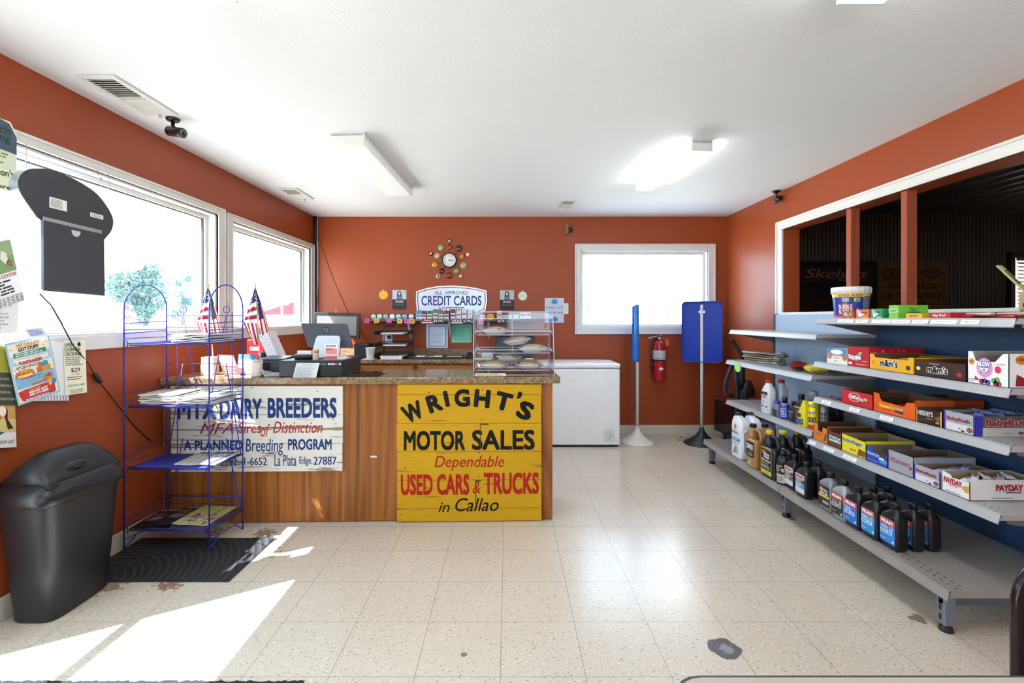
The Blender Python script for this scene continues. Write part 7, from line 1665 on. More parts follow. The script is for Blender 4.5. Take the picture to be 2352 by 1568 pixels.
# ---- second near shelf
def d_hb(b, Fm): b.rect(Fm, 0, 0.62, 1, 1, I('#3f8ccc')); b.disc(Fm, 0.5, 0.8, 0.3, 0.16, I('#f2f2ee'), 0.001); b.text(Fm, 'Honey Buns', 0.14, 0.5, 0.84, 0.64, I('#b5483a'), 0.0012, 0.02); b.text(Fm, 'JUMBO', 0.36, 0.36, 0.62, 0.44, I('#b5302c'), 0.0012, 0.02); b.disc(Fm, 0.14, 0.5, 0.14, 0.2, I('#c98a5a'), 0.001); b.disc(Fm, 0.9, 0.52, 0.13, 0.24, I('#b5764a'), 0.001); b.rect(Fm, 0.36, 0.14, 0.52, 0.24, I('#e0cf4a'))
X2 = 1.975
cart('pastry_box', 'white and blue box of honey buns at the far end of the second near shelf', X2, 1899, 1946, N2, 0.09, 0.2, '#eceae8', d_hb, open_top=False)
def d_sk(b, Fm): b.poly(Fm, [(0.1, 0.34), (0.5, 0.3), (0.72, 0.76), (0.56, 0.76), (0.4, 0.42)], I('#e8c43c')); b.poly(Fm, [(0.3, 0.32), (0.5, 0.3), (0.72, 0.76), (0.66, 0.76)], I('#4fa8b8'), 0.0009); b.text(Fm, 'Skittles', 0.03, 0.38, 0.64, 0.6, I('#fbfbf8'), 0.0014, 0.03); b.rect(Fm, 0.04, 0.1, 0.22, 0.22, I('#f0d9d6')); b.rect(Fm, 0.68, 0.3, 0.92, 0.34, I('#e8b43c')); b.lines(Fm, 0.4, 0.1, 0.9, 0.18, 2, I('#e9b9b5'), 0.001, 2)
def d_sks(b, Fm): b.text(Fm, 'Skittles', 0.24, 0.42, 0.66, 0.74, I('#e6d2cf'), 0.0014, 0.03); b.rect(Fm, 0.03, 0.62, 0.14, 0.8, I('#c96a66')); [b.disc(Fm, x, 0.84, 0.02, 0.06, I(cc)) for x, cc in ((0.26, '#e0a32c'), (0.4, '#8a4aa0'), (0.56, '#e06a2c'), (0.64, '#5fae3c'))]
cart('candy_box', 'red rainbow candy carton standing tall on the second near shelf', X2, 1947, 1996, N2, 0.112, 0.3, '#bb1c2a', d_sk, d_sks, open_top=False)
def d_mm(bg, acc):
    def f(b, Fm):
        for dx, dy in ((-0.012, 0), (0.012, 0), (0, 0.03), (0, -0.03)): b.text(Fm, 'm&m\u2019s', 0.26 + dx, 0.28 + dy, 0.66 + dx, 0.72 + dy, I('#f2f0ec'), 0.001, 0.06)
        b.text(Fm, 'm&m\u2019s', 0.26, 0.28, 0.66, 0.72, I('#2a1712'), 0.0018, 0.03); b.disc(Fm, 0.07, 0.48, 0.045, 0.12, I(acc[0]), 0.001); b.disc(Fm, 0.06, 0.48, 0.02, 0.05, I('#f4e6d6'), 0.0014); b.disc(Fm, 0.88, 0.36, 0.05, 0.14, I(acc[1]), 0.001); b.text(Fm, 'peanut', 0.3, 0.8, 0.5, 0.88, I(acc[2]), 0.001, 0.02)
    return f
cart('candy_box', 'yellow peanut candy tray with torn open top on the second near shelf', X2, 1997, 2100, N2, 0.082, 0.27, '#efb01c', d_mm(0, ('#e07a2c', '#4a2a1a', '#7a4a1a')), lambda b, Fm: b.rect(Fm, 0.0, 0.9, 1, 0.94, I('#8a5a1a')), notch=nt_low(0.1, 0.1, 0.8))
cart('candy_box', 'dark brown milk chocolate candy tray on the second near shelf', X2, 2102, 2220, N2, 0.075, 0.27, '#3c221d', d_mm(0, ('#dfe05a', '#b5202c', '#d9c9c0')))
for k in range(4): bar('yellow candy packet heaped in the peanut candy tray', (2.06 + 0.05 * k, 2.46 + 0.03 * (k % 2), N2 + 0.05 + 0.004 * k), 0.4 * k, '#e0a31c', 'm&m\u2019s', '#3a2016', 0.12, 0.06, 'packets in the peanut candy tray')
def d_bp(b, Fm):
    b.disc(Fm, 0.43, 0.52, 0.2, 0.3, I('#e58fc0')); b.disc(Fm, 0.42, 0.56, 0.16, 0.22, I('#ee9fca'), 0.0009)
    for t, y in (('BLOW', 0.56), ('POP', 0.38)):
        for dx, dy in ((-0.012, 0), (0.012, 0), (0, 0.025), (0, -0.025)): b.text(Fm, t, 0.28 + dx + (0.04 if t == 'POP' else 0), y + dy, 0.58 + dx - (0.04 if t == 'POP' else 0), y + 0.15 + dy, I('#4a6ab0'), 0.0012, 0.06)
        b.text(Fm, t, 0.28 + (0.04 if t == 'POP' else 0), y, 0.58 - (0.04 if t == 'POP' else 0), y + 0.15, I('#f7f7fa'), 0.0018, 0.05)
    b.disc(Fm, 0.11, 0.68, 0.07, 0.11, I('#e0a33c')); b.text(Fm, '100', 0.05, 0.65, 0.17, 0.72, I('#a33a1a'), 0.001, 0.02); b.disc(Fm, 0.75, 0.5, 0.075, 0.11, I('#d9304a')); b.text(Fm, '2 sticks!!', 0.66, 0.64, 0.92, 0.7, I('#c9405a'), 0.001)
    for x, y, cc in ((0.36, 0.1, '#7a2a3a'), (0.44, 0.12, '#5a3a8a'), (0.52, 0.09, '#6a3a9a'), (0.66, 0.16, '#5a9a4a'), (0.74, 0.2, '#6aae5a'), (0.7, 0.07, '#8a2a3a'), (0.78, 0.08, '#a33a4a')): b.disc(Fm, x, y, 0.06, 0.08, I(cc), 0.001)
    b.poly(Fm, [(0.18, 0.12), (0.32, 0.12), (0.2, 0.26)], I('#b5303a'), 0.001); b.lines(Fm, 0.03, 0.06, 0.2, 0.16, 2, I('#7d8ab5'), 0.001, 2)
def d_bps(b, Fm): b.disc(Fm, 0.2, 0.82, 0.1, 0.14, I('#d98a2c')); b.text(Fm, '100', 0.13, 0.78, 0.27, 0.88, I('#7a2a1a'), 0.001, 0.02); b.disc(Fm, 0.62, 0.5, 0.3, 0.34, I('#cf7fae')); b.text(Fm, 'BLOW POP', 0.4, 0.4, 0.86, 0.6, I('#f2f2f6'), 0.0014, 0.04); b.poly(Fm, [(0.1, 0.05), (0.5, 0.05), (0.12, 0.4)], I('#8a2026'), 0.001)
cart('candy_box', 'white lollipop display box with pink discs at the near end of the second shelf', X2, 2222, 2318, N2, 0.135, 0.25, '#efedea', d_bp, d_bps, notch=[(0, 1), (0.12, 1), (0.2, 0.72), (0.68, 0.72), (0.82, 0.92), (0.86, 0.98), (1, 1)], inner='#a59c92')

# ---- third near shelf
X3 = 1.975
for k, (dy, cc, t) in enumerate(((2.93, '#7a2a34', 'crunch'), (2.90, '#6d5ea0', 'ALMOND'), (2.87, '#5a2a24', 'bar'))): bar(('maroon', 'violet and white', 'dark brown')[k] + ' loose candy bar at the far end of the third near shelf', (2.03, dy, N3 + 0.002), math.radians(-75), cc, t, '#f0f0f4', 0.11, 0.026, 'loose candy bars on the third near shelf')
def d_kk(b, Fm): b.disc(Fm, 0.43, 0.6, 0.19, 0.3, I('#f5f2f0')); b.disc(Fm, 0.43, 0.6, 0.17, 0.27, I('#c8202a'), 0.001); b.text(Fm, 'KitKat', 0.3, 0.48, 0.58, 0.74, I('#fafafa'), 0.0016, 0.04); b.poly(Fm, [(0.55, 0.12), (0.66, 0.2), (0.7, 0.46), (0.62, 0.46)], I('#6a3a22')); b.poly(Fm, [(0.74, 0.3), (0.86, 0.38), (0.84, 0.58), (0.76, 0.56)], I('#7a4428')); b.rect(Fm, 0.62, 0.4, 0.72, 0.62, I('#d9c09a'), 0.001); b.rect(Fm, 0.74, 0.5, 0.84, 0.68, I('#d9c09a'), 0.001)
cart('candy_box', 'red wafer bar carton on the third near shelf', X3, 1933, 2005, N3, 0.082, 0.27, '#cb1f26', d_kk)
def d_re(b, Fm): b.text(Fm, 'Reese\u2019s', 0.16, 0.3, 0.5, 0.52, I('#f0d22a'), 0.0014, 0.04); b.rect(Fm, 0.24, 0.2, 0.44, 0.24, I('#7a3a1a')); b.lines(Fm, 0.03, 0.2, 0.14, 0.34, 2, I('#a34a1a'), 0.001); b.poly(Fm, [(0.5, 0.42), (0.74, 0.4), (0.72, 0.16), (0.54, 0.2)], I('#4a2a1a')); b.poly(Fm, [(0.5, 0.46), (0.73, 0.44), (0.73, 0.3), (0.51, 0.32)], I('#c99a5a'), 0.001)
def d_res(b, Fm): b.text(Fm, 'Reese\u2019s', 0.28, 0.3, 0.66, 0.75, I('#c9a02a'), 0.0014, 0.04)
cart('candy_box', 'orange peanut butter cup tray torn open on the third near shelf', X3, 2006, 2104, N3, 0.1, 0.19, '#e85f1e', d_re, d_res, notch=[(0, 1), (0.14, 0.98), (0.16, 0.78), (0.22, 0.62), (0.74, 0.56), (0.8, 0.8), (1, 0.86)], inner='#5a3a24')
carton('candy_box', 'second dark orange peanut butter cup tray behind the open orange one', 'box', 2.185, 2.53, 2.33, N3, 0.095, 0.15, '#cf3f16', None, lambda b, Fm: b.text(Fm, 'Reese\u2019s', 0.2, 0.2, 0.7, 0.6, I('#8a6a1a'), 0.0014, 0.04), inner='#5a2a18')
for k in range(4): bar('orange wrapped peanut butter cup pack in the open orange tray', (2.03 + 0.03 * k, 2.44 + 0.01 * (k % 2), N3 + 0.03 + 0.009 * k), math.radians(80 - 8 * k), '#e04a1c', 'Reese\u2019s', '#f0d22a', 0.12, 0.045, 'packs in the orange tray')
def d_he(b, Fm): b.text(Fm, 'HERSHEY\u2019S', 0.06, 0.52, 0.66, 0.84, I('#d6d4d0'), 0.0014, 0.03); b.rect(Fm, 0.36, 0.36, 0.68, 0.4, I('#b59a3a')); b.lines(Fm, 0.06, 0.14, 0.6, 0.26, 2, I('#5a4a44'), 0.001); b.poly(Fm, [(0.68, 0.52), (0.96, 0.72), (0.95, 0.4), (0.8, 0.36)], I('#7a5238')); b.rect(Fm, 0.0, 0, 0.03, 1, I('#e0b83a'), 0.001); b.rect(Fm, 0.95, 0, 1, 1, I('#e0b83a'), 0.001); b.disc(Fm, 0.84, 0.24, 0.08, 0.08, I('#b58a5a'), 0.001)
cart('candy_box', 'dark brown almond chocolate bar carton on the third near shelf', X3, 2105, 2164, N3, 0.072, 0.24, '#2c1a17', d_he)
def d_br(b, Fm):
    b.rect(Fm, 0.0, 0.42, 1, 1, I('#a5a5aa')); b.text(Fm, 'BabyRuth', 0.1, 0.5, 0.86, 0.74, I('#9a2a34'), 0.0014, 0.04); b.disc(Fm, 0.84, 0.22, 0.1, 0.14, I('#8a5238')); b.disc(Fm, 0.62, 0.1, 0.06, 0.05, I('#3a2a24')); b.disc(Fm, 0.52, 0.2, 0.03, 0.03, I('#5a3a2a')); b.rect(Fm, 0, 0, 0.06, 1, I('#3a34a0'), 0.0012); b.rect(Fm, 0.95, 0, 1, 1, I('#3a34a0'), 0.0012)
def d_brs(b, Fm):
    b.rect(Fm, 0.0, 0.0, 0.12, 1, I('#33309a')); b.rect(Fm, 0.12, 0.42, 1, 1, I('#5f5a58'), 0.0008); b.rect(Fm, 0.12, 0, 1, 0.42, I('#c9c2b6'), 0.0008)
    for dx, dy in ((-0.006, 0), (0.006, 0), (0, 0.02), (0, -0.02)): b.text(Fm, 'BabyRuth', 0.16 + dx, 0.42 + dy, 0.86 + dx, 0.86 + dy, I('#e9dcd8'), 0.0012, 0.06)
    b.text(Fm, 'BabyRuth', 0.16, 0.42, 0.86, 0.86, I('#9a1f2c'), 0.0018, 0.04); b.disc(Fm, 0.72, 0.16, 0.05, 0.08, I('#8a5a34'), 0.0012); b.disc(Fm, 0.86, 0.16, 0.08, 0.14, I('#2f221e'), 0.0012); b.lines(Fm, 0.45, 0.1, 0.66, 0.2, 2, I('#8a8580'), 0.0012)
cart('candy_box', 'large grey and blue nougat bar carton heaped with bars on the third near shelf', X3, 2168, 2240, N3, 0.085, 0.27, '#d9d6d6', d_br, d_brs, notch=[(0, 1), (0.22, 1), (0.28, 0.8), (0.42, 0.82), (0.46, 1), (1, 0.97)], inner='#8f8a86')
for k in range(6): bar('silver and blue nougat bar heaped in the large grey carton', (2.05 + 0.03 * k, 2.09 + 0.012 * (k % 3), N3 + 0.066 + 0.006 * (k % 3)), math.radians(25 + 22 * (k % 3)), '#8d9ad2', 'BabyRuth', '#7a2a44', 0.13, 0.034, 'bars in the large grey carton')

# ---- fourth near shelf
X4 = 1.935
def d_tw(b, Fm): b.text(Fm, 'Twix', 0.08, 0.36, 0.62, 0.58, I('#e8dccf'), 0.0012, 0.05); b.text(Fm, 'Twix', 0.08, 0.36, 0.62, 0.58, I('#c5342a'), 0.0018, 0.02); b.poly(Fm, [(0.7, 0.1), (0.9, 0.14), (0.96, 0.62), (0.8, 0.5)], I('#8a4a22'))
cart('candy_box', 'golden caramel cookie bar carton at the far end of the fourth near shelf', X4, 1868.5, 1901.5, N4, 0.108, 0.27, '#d9822a', d_tw, notch=[(0, 1), (0.28, 1), (0.32, 0.62), (0.6, 0.55), (0.66, 0.86), (1, 0.84)], inner='#5f3f28')
def d_mw(b, Fm): b.poly(Fm, [(0.04, 0.62), (0.94, 0.58), (0.98, 0.3), (0.1, 0.3)], I('#dfe8e2')); b.text(Fm, 'MilkyWay', 0.06, 0.34, 0.96, 0.58, I('#3f9a86'), 0.0012, 0.04)
cart('candy_box', 'brown malt bar carton with pale script on the fourth near shelf', X4, 1902, 1932.5, N4, 0.104, 0.27, '#6b3a22', d_mw, notch=nt_low(0.16, 0.06, 0.84), inner='#5a3c28')
def d_bf(b, Fm): b.text(Fm, 'Butterfinger', 0.06, 0.56, 0.86, 0.82, I('#e6ecf6'), 0.001, 0.06); b.text(Fm, 'Butterfinger', 0.06, 0.56, 0.86, 0.82, I('#2450b0'), 0.0016, 0.03); b.poly(Fm, [(0.66, 0.06), (0.98, 0.1), (0.98, 0.4), (0.72, 0.46)], I('#7a4a24')); b.disc(Fm, 0.42, 0.26, 0.07, 0.08, I('#b58a2a')); b.disc(Fm, 0.56, 0.28, 0.05, 0.06, I('#a3782a'))
cart('candy_box', 'bright yellow peanut crisp bar carton on the fourth near shelf', X4, 1933, 1989, N4, 0.098, 0.27, '#ead81f', d_bf, notch=[(0, 1), (1, 0.93)], inner='#8f7a5a')
def d_aj(b, Fm): b.text(Fm, 'Almond Joy', 0.04, 0.42, 0.62, 0.66, I('#cfd8ea'), 0.0012, 0.04); b.poly(Fm, [(0.6, 0.32), (0.9, 0.38), (0.92, 0.74), (0.7, 0.78)], I('#4a2f22')); b.rect(Fm, 0.62, 0.36, 0.84, 0.5, I('#e6e2da'), 0.001); b.disc(Fm, 0.8, 0.3, 0.2, 0.16, I('#3f9ad0'), 0.0008); b.lines(Fm, 0.06, 0.08, 0.7, 0.18, 1, I('#8fa6d6'), 0.001)
cart('candy_box', 'blue coconut bar tray with a curved open front on the fourth near shelf', X4, 1989.5, 2039, N4, 0.083, 0.25, '#2848b4', d_aj, notch=[(0, 1), (0.2, 0.96), (0.26, 0.78), (0.36, 0.68), (0.6, 0.66), (0.84, 0.72), (0.88, 0.76), (1, 0.76)], inner='#8a7a70')
def d_3m(b, Fm): b.text(Fm, '3 Musketeers', 0.05, 0.46, 0.88, 0.7, I('#e2dce2'), 0.001, 0.05); b.text(Fm, '3 Musketeers', 0.05, 0.46, 0.88, 0.7, I('#9a2f58'), 0.0016, 0.02); b.poly(Fm, [(0.84, 0.32), (0.98, 0.4), (0.96, 0.52), (0.86, 0.46)], I('#7a4a30'))
cart('candy_box', 'grey whipped nougat bar carton on the fourth near shelf', X4, 2040, 2098, N4, 0.098, 0.3, '#a1a2a8', d_3m, lambda b, Fm: b.text(Fm, '3 Musketeers', 0.1, 0.25, 0.8, 0.7, I('#6a6468'), 0.001, 0.02), inner='#6f5646')
for k in range(3): bar('silver nougat bar lying in the grey carton', (2.04 + 0.04 * k, 2.345 - 0.006 * k, N4 + 0.066 + 0.004 * k), math.radians(25), '#a3a0c4', '3 Musk', '#4a3f7a', 0.12, 0.03, 'bars in the grey nougat carton')
cart('candy_box', 'smaller white and blue nougat bar tray on the fourth near shelf', X4, 2099, 2161, N4, 0.075, 0.27, '#dddbe2', d_br, notch=[(0, 1), (0.3, 0.94), (0.34, 0.74), (0.46, 0.76), (0.48, 0.94), (1, 0.9)], inner='#8a6f58')
for k in range(3): bar('white and blue nougat bar lying in the smaller tray', (2.02 + 0.05 * k, 2.20, N4 + 0.056 + 0.005 * k), math.radians(20 + 9 * k), '#a9b3dc', 'BabyRuth', '#a02a44', 0.11, 0.034, 'bars in the smaller nougat tray')
def d_pd(b, Fm): b.text(Fm, 'PAYDAY', 0.08, 0.48, 0.74, 0.76, I('#c5282c'), 0.0014, 0.05); b.rect(Fm, 0.26, 0.4, 0.6, 0.44, I('#8a6ab0')); b.poly(Fm, [(0.7, 0.5), (0.84, 0.62), (0.98, 0.66), (0.98, 0.34), (0.86, 0.3)], I('#cf9a4a')); b.lines(Fm, 0.14, 0.06, 0.86, 0.14, 1, I('#7d84c0'), 0.001)
def d_pds(b, Fm): b.text(Fm, 'PAYDAY', 0.36, 0.46, 0.74, 0.78, I('#b5242a'), 0.0014, 0.05); b.rect(Fm, 0.5, 0.36, 0.72, 0.42, I('#6a5a6a')); b.disc(Fm, 0.92, 0.52, 0.1, 0.18, I('#b9823a')); b.lines(Fm, 0.3, 0.1, 0.7, 0.16, 1, I('#77726a'), 0.001); b.rect(Fm, 0.02, 0.42, 0.24, 0.425, I('#a59f94'), 0.001); b.rect(Fm, 0.3, 0.38, 0.8, 0.385, I('#a59f94'), 0.001)
cart('candy_box', 'white peanut caramel bar tray at the near end of the fourth shelf', X4, 2163, 2228, N4, 0.088, 0.3, '#e9e5de', d_pd, d_pds, notch=[(0, 1), (0.32, 0.92), (0.36, 0.8), (0.9, 0.84), (1, 0.86)], inner='#a48f74')
for k in range(6): bar('white and red peanut bar heaped in the white tray', (2.0 + 0.035 * k, 2.065 + 0.006 * (k % 2), N4 + 0.06 + 0.007 * (k % 3)), math.radians(30 + 14 * (k % 3)), '#e4e2e4', 'PAYDAY', '#c0262c', 0.11, 0.03, 'bars in the white peanut tray')

# ------------------------------------------------------------------ bottles and cans
def quart(label, x, y, body, lab, tint=None, group='quart oil bottles on the base shelf', h=0.215, rz=0.0):
    root = thing('oil_bottle', label, 'bottle', (x, y, 0.2008), rz, group); k = h / 0.215
    m = c(body, 0.32, 0.0 if not tint else 0.35, 0.05)
    b = B(); b.loft([ring(z * k, hx, hy, e, 0, oy, 28) for z, hx, hy, e, oy in ((0.0, 0.024, 0.044, 5, 0), (0.004, 0.028, 0.049, 5, 0), (0.03, 0.0295, 0.0505, 6, 0), (0.14, 0.0295, 0.0505, 6, 0), (0.15, 0.029, 0.049, 5, 0), (0.168, 0.022, 0.035, 3, -0.006), (0.178, 0.015, 0.018, 2.2, -0.012), (0.184, 0.0135, 0.0135, 2, -0.014), (0.19, 0.0135, 0.0135, 2, -0.014))], m)
    for q_ in range(11): b.bx(-0.016, 0.01, -0.0512, -0.049, (0.03 + 0.0095 * q_) * k, (0.033 + 0.0095 * q_) * k, m)
    part('body', b, root)
    b = B(); T = TR(0, -0.014, 0); b.lathe([(0.0165, 0.186 * k), (0.0165, 0.211 * k), (0.0155, 0.215 * k)], c('#131315', 0.4), T, 24)
    for q_ in range(18): a = q_ * math.pi / 9; b.bx(-0.0006, 0.0006, -0.0172, -0.016, 0.19 * k, 0.209 * k, c('#131315', 0.4), 0, T @ Matrix.Rotation(a, 4, 'Z'))
    part('cap', b, root)
    if lab:
        b = B(); Fm = UF((-0.0302, 0.046, 0.024 * k), (0, -0.088, 0), (0, 0, 0.112 * k)); lab(b, Fm); part('label', b, root)
    return root
def l_fram(c1, grade, badge=True, txt='#e9f2fa', red='#d9452c', head=None):
    def f(b, Fm):
        b.poly(Fm, rrect(0, 0, 1, 1, 0.05), c(c1, 0.3), 0.0002); b.rect(Fm, 0, 0.74, 1, 0.98, c(red if not head else head, 0.3), 0.0006)
        b.text(Fm, 'FRAM', 0.1, 0.78, 0.86, 0.94, I('#f6f4f2' if not head else '#c9302a'), 0.001, 0.05); b.lines(Fm, 0.08, 0.56, 0.6, 0.7, 3, I(txt), 0.001, 3)
        b.rect(Fm, 0.04, 0.36, 0.82, 0.52, I('#eef1f4'), 0.0008); b.text(Fm, grade, 0.08, 0.385, 0.76, 0.495, I(c1 if c1 != '#2c2c30' else '#2c2c30'), 0.0012, 0.04)
        if badge: b.disc(Fm, 0.76, 0.62, 0.12, 0.085, I('#e6ecf2'), 0.001); b.disc(Fm, 0.76, 0.62, 0.09, 0.065, I(c1), 0.0012); b.disc(Fm, 0.76, 0.62, 0.04, 0.03, I('#e6ecf2'), 0.0014)
        b.lines(Fm, 0.08, 0.12, 0.5, 0.18, 1, I(txt), 0.001, 4); b.rect(Fm, 0.82, 0.06, 0.93, 0.16, I('#e6ecf2'), 0.001)
    return f
def l_atf(c1):
    def f(b, Fm):
        b.poly(Fm, rrect(0, 0, 1, 1, 0.05), c('#d9d9d9', 0.3), 0.0002); b.text(Fm, 'FRAM', 0.1, 0.8, 0.86, 0.95, I('#c9302a'), 0.001, 0.05); b.rect(Fm, 0, 0.56, 1, 0.74, c('#28282c', 0.3), 0.0006); b.lines(Fm, 0.08, 0.58, 0.8, 0.73, 3, I('#e9e9e9'), 0.001, 2); b.rect(Fm, 0, 0.28, 1, 0.54, c(c1, 0.3), 0.0006); b.lines(Fm, 0.08, 0.32, 0.8, 0.5, 3, I('#e9e9ee'), 0.001, 5); b.lines(Fm, 0.1, 0.06, 0.5, 0.12, 1, I('#777777'), 0.001)
    return f
BB = '#16161a'
quart('black transmission fluid quart with a white and brown label on the base shelf', 1.80, 3.0, BB, l_atf('#6a5a48'))
quart('black transmission fluid quart with a white and blue label on the base shelf', 1.782, 2.855, BB, l_atf('#3f8cd0'))
quart('black quart bottle standing behind the blue labelled transmission fluid', 1.86, 2.862, BB, None)
def l_pm(b, Fm): b.poly(Fm, rrect(0, 0, 1, 1, 0.05), c('#232326', 0.3), 0.0002); b.disc(Fm, 0.28, 0.82, 0.16, 0.1, I('#d9582a'), 0.0006); b.text(Fm, 'Parts Master', 0.2, 0.72, 0.86, 0.86, I('#d9d9d9'), 0.001, 0.03); b.rect(Fm, 0, 0.42, 1, 0.54, I('#e0c02a'), 0.0006); b.text(Fm, '5W-20', 0.14, 0.56, 0.86, 0.68, I('#f2f2f2'), 0.001, 0.04); b.rect(Fm, 0.4, 0.14, 0.94, 0.26, I('#e6e6e6'), 0.0006); b.text(Fm, '5W-20', 0.46, 0.16, 0.88, 0.24, I('#333333'), 0.001, 0.02)
quart('silver motor oil quart with a black and yellow label on the base shelf', 1.797, 2.66, '#8f9299', l_pm, 1)
quart('silver motor oil quart with a red headed black label on the base shelf', 1.787, 2.538, '#a3a7a6', l_fram('#2c2c30', '5W-20', True, '#c9c9c9'), 1)
quart('black motor oil quart with a dark blue label in the front row', 1.79, 2.442, BB, l_fram('#1c72d0', '10W-40', False))
quart('black oil quart with a sky blue label mid front row', 1.795, 2.332, BB, l_fram('#2f95d8', '10W-30'))
quart('black oil quart with a bright blue label ending the front row', 1.805, 2.224, BB, l_fram('#2f86d8', '5W-30'))
quart('black oil quart behind the dark blue labelled one', 1.868, 2.444, BB, l_fram('#1c72d0', '10W-40', False))
quart('second black oil quart deep behind the dark blue labelled one', 1.94, 2.446, BB, l_fram('#1c72d0', '10W-40', False))
quart('black oil quart behind the sky blue labelled one', 1.872, 2.334, BB, l_fram('#2f95d8', '10W-30'))
quart('black oil quart right behind the near end bottle of the front row', 1.885, 2.226, BB, l_fram('#2f86d8', '5W-30'))
quart('black oil quart farthest in at the near end of the oil bottles', 1.962, 2.228, BB, l_fram('#2f86d8', '5W-30'))

def jug(label, x, y, body, cap, lab, h=0.305, white=False, group='jugs on the base shelf', hx=0.043, hy=0.082):
    """gallon jug: label towards the room (-x), handle towards the near end (-y)"""
    root = thing('fluid_jug', label, 'jug', (x, y, 0.2008), 0, group); k = h / 0.305; m = c(body, 0.3, 0, 0.04)
    if not white:
        b = B(); b.loft([ring(z * k, hx * a, hy * e_, 4.5, 0, 0, 32) for z, a, e_ in ((0, 0.86, 0.9), (0.006, 0.97, 0.98), (0.02, 1, 1), (0.172, 1, 1), (0.188, 0.97, 0.97), (0.2, 0.86, 0.88))], m, None, True)
        b.loft([ring(z * k, a, e_, 3, 0, oy, 24) for z, a, e_, oy in ((0.18, hx * 0.93, hy * 0.56, 0.032), (0.23, hx * 0.74, hy * 0.4, 0.04), (0.262, 0.022, 0.026, 0.04), (0.275, 0.019, 0.019, 0.04), (0.285, 0.019, 0.019, 0.04))], m); part('body', b, root)
        b = B(); b.tube([(0, 0.022, 0.262 * k), (0, 0.0, 0.272 * k), (0, -0.032, 0.272 * k), (0, -0.062, 0.258 * k), (0, -0.075, 0.23 * k), (0, -0.072, 0.195 * k)], [0.014, 0.0125, 0.012, 0.012, 0.0125, 0.015], m, 14); part('handle', b, root)
        cy_, cr, cz = 0.04, 0.0225, 0.281
    else:
        b = B(); b.loft([ring(z * k, hx * a, hy * e_, 5, 0, oy, 32) for z, a, e_, oy in ((0, 0.88, 0.92, 0), (0.006, 0.98, 0.98, 0), (0.02, 1, 1, 0), (0.222, 1, 1, 0), (0.243, 0.97, 0.97, 0.0), (0.272, 0.7, 0.74, 0.016), (0.284, 0.46, 0.42, 0.036), (0.29, 0.42, 0.26, 0.042))], m)
        part('body', b, root)
        b = B(); q = [(-0.02, 0.0), (-0.02, 0.13), (0.004, 0.15), (0.022, 0.135), (0.022, 0.0), (0.008, -0.016), (-0.008, -0.014)]
        b.tube([(u_, -hy - 0.0005, (0.055 + v_) * k) for u_, v_ in q], 0.0045, m, 8, True); b.extr([(u_, v_) for u_, v_ in q], 0, 0.0015, c('#c4c8d2', 0.35), UF((0, -hy - 0.0003, 0.055 * k), (1, 0, 0), (0, 0, k))); part('handle_grip', b, root)
        cy_, cr, cz = 0.042, 0.022, 0.285
    b = B(); b.lathe([(cr, cz * k), (cr, (cz + 0.02) * k), (cr * 0.94, (cz + 0.024) * k)], c(cap, 0.35), TR(0, cy_, 0), 24)
    for q_ in range(24): b.bx(-0.0008, 0.0008, -cr - 0.0008, -cr + 0.001, (cz + 0.002) * k, (cz + 0.018) * k, c(cap, 0.35), 0, TR(0, cy_, 0) @ Matrix.Rotation(q_ * math.pi / 12, 4, 'Z'))
    part('cap', b, root)
    if lab: b = B(); Fm = UF((-hx - 0.0006, hy * 0.82, 0.022 * k), (0, -hy * 1.64, 0), (0, 0, 0.17 * k)); lab(b, Fm); part('label', b, root)
    return root
def l_w(b, Fm): b.disc(Fm, 0.5, 1.14, 0.14, 0.11, I('#d9785a'), 0.0006); b.text(Fm, 'ROTELLA', 0.08, 0.86, 0.8, 0.96, I('#2a2a2c'), 0.001, 0.03); b.rect(Fm, 0.0, 0.56, 1, 0.7, I('#2f8cc4'), 0.0006); b.text(Fm, 'COOLANT', 0.1, 0.6, 0.8, 0.67, I('#f2f2f2'), 0.001, 0.02); b.lines(Fm, 0.08, 0.4, 0.8, 0.52, 2, I('#9a9aa0'), 0.0008); b.poly(Fm, [(0.2, 0.04), (0.5, 0.04), (0.6, 0.36), (0.5, 0.36)], I('#8a7266'), 0.0008); b.lines(Fm, 0.62, 0.06, 0.8, 0.34, 4, I('#3a3a3c'), 0.0008)
def l_g(b, Fm): b.rect(Fm, 0.02, 0.3, 0.98, 0.96, c('#1c1a1a', 0.3), 0.0002); b.text(Fm, 'ZEREX', 0.08, 0.66, 0.92, 0.86, I('#e9e6e0'), 0.001, 0.05); b.text(Fm, 'G-05', 0.3, 0.52, 0.8, 0.62, I('#8a6aa0'), 0.001, 0.02); b.lines(Fm, 0.2, 0.38, 0.9, 0.48, 2, I('#cfcac0'), 0.001); b.poly(Fm, [(0.02, 0.3), (0.5, 0.24), (0.98, 0.3), (0.98, 0.33), (0.5, 0.27), (0.02, 0.33)], I('#d9b06a'), 0.0008); b.disc(Fm, 0.5, 0.12, 0.14, 0.08, I('#d9bf94'), 0.0008); b.lines(Fm, 0.1, -0.02, 0.9, 0.04, 1, I('#e0c48f'), 0.0008)
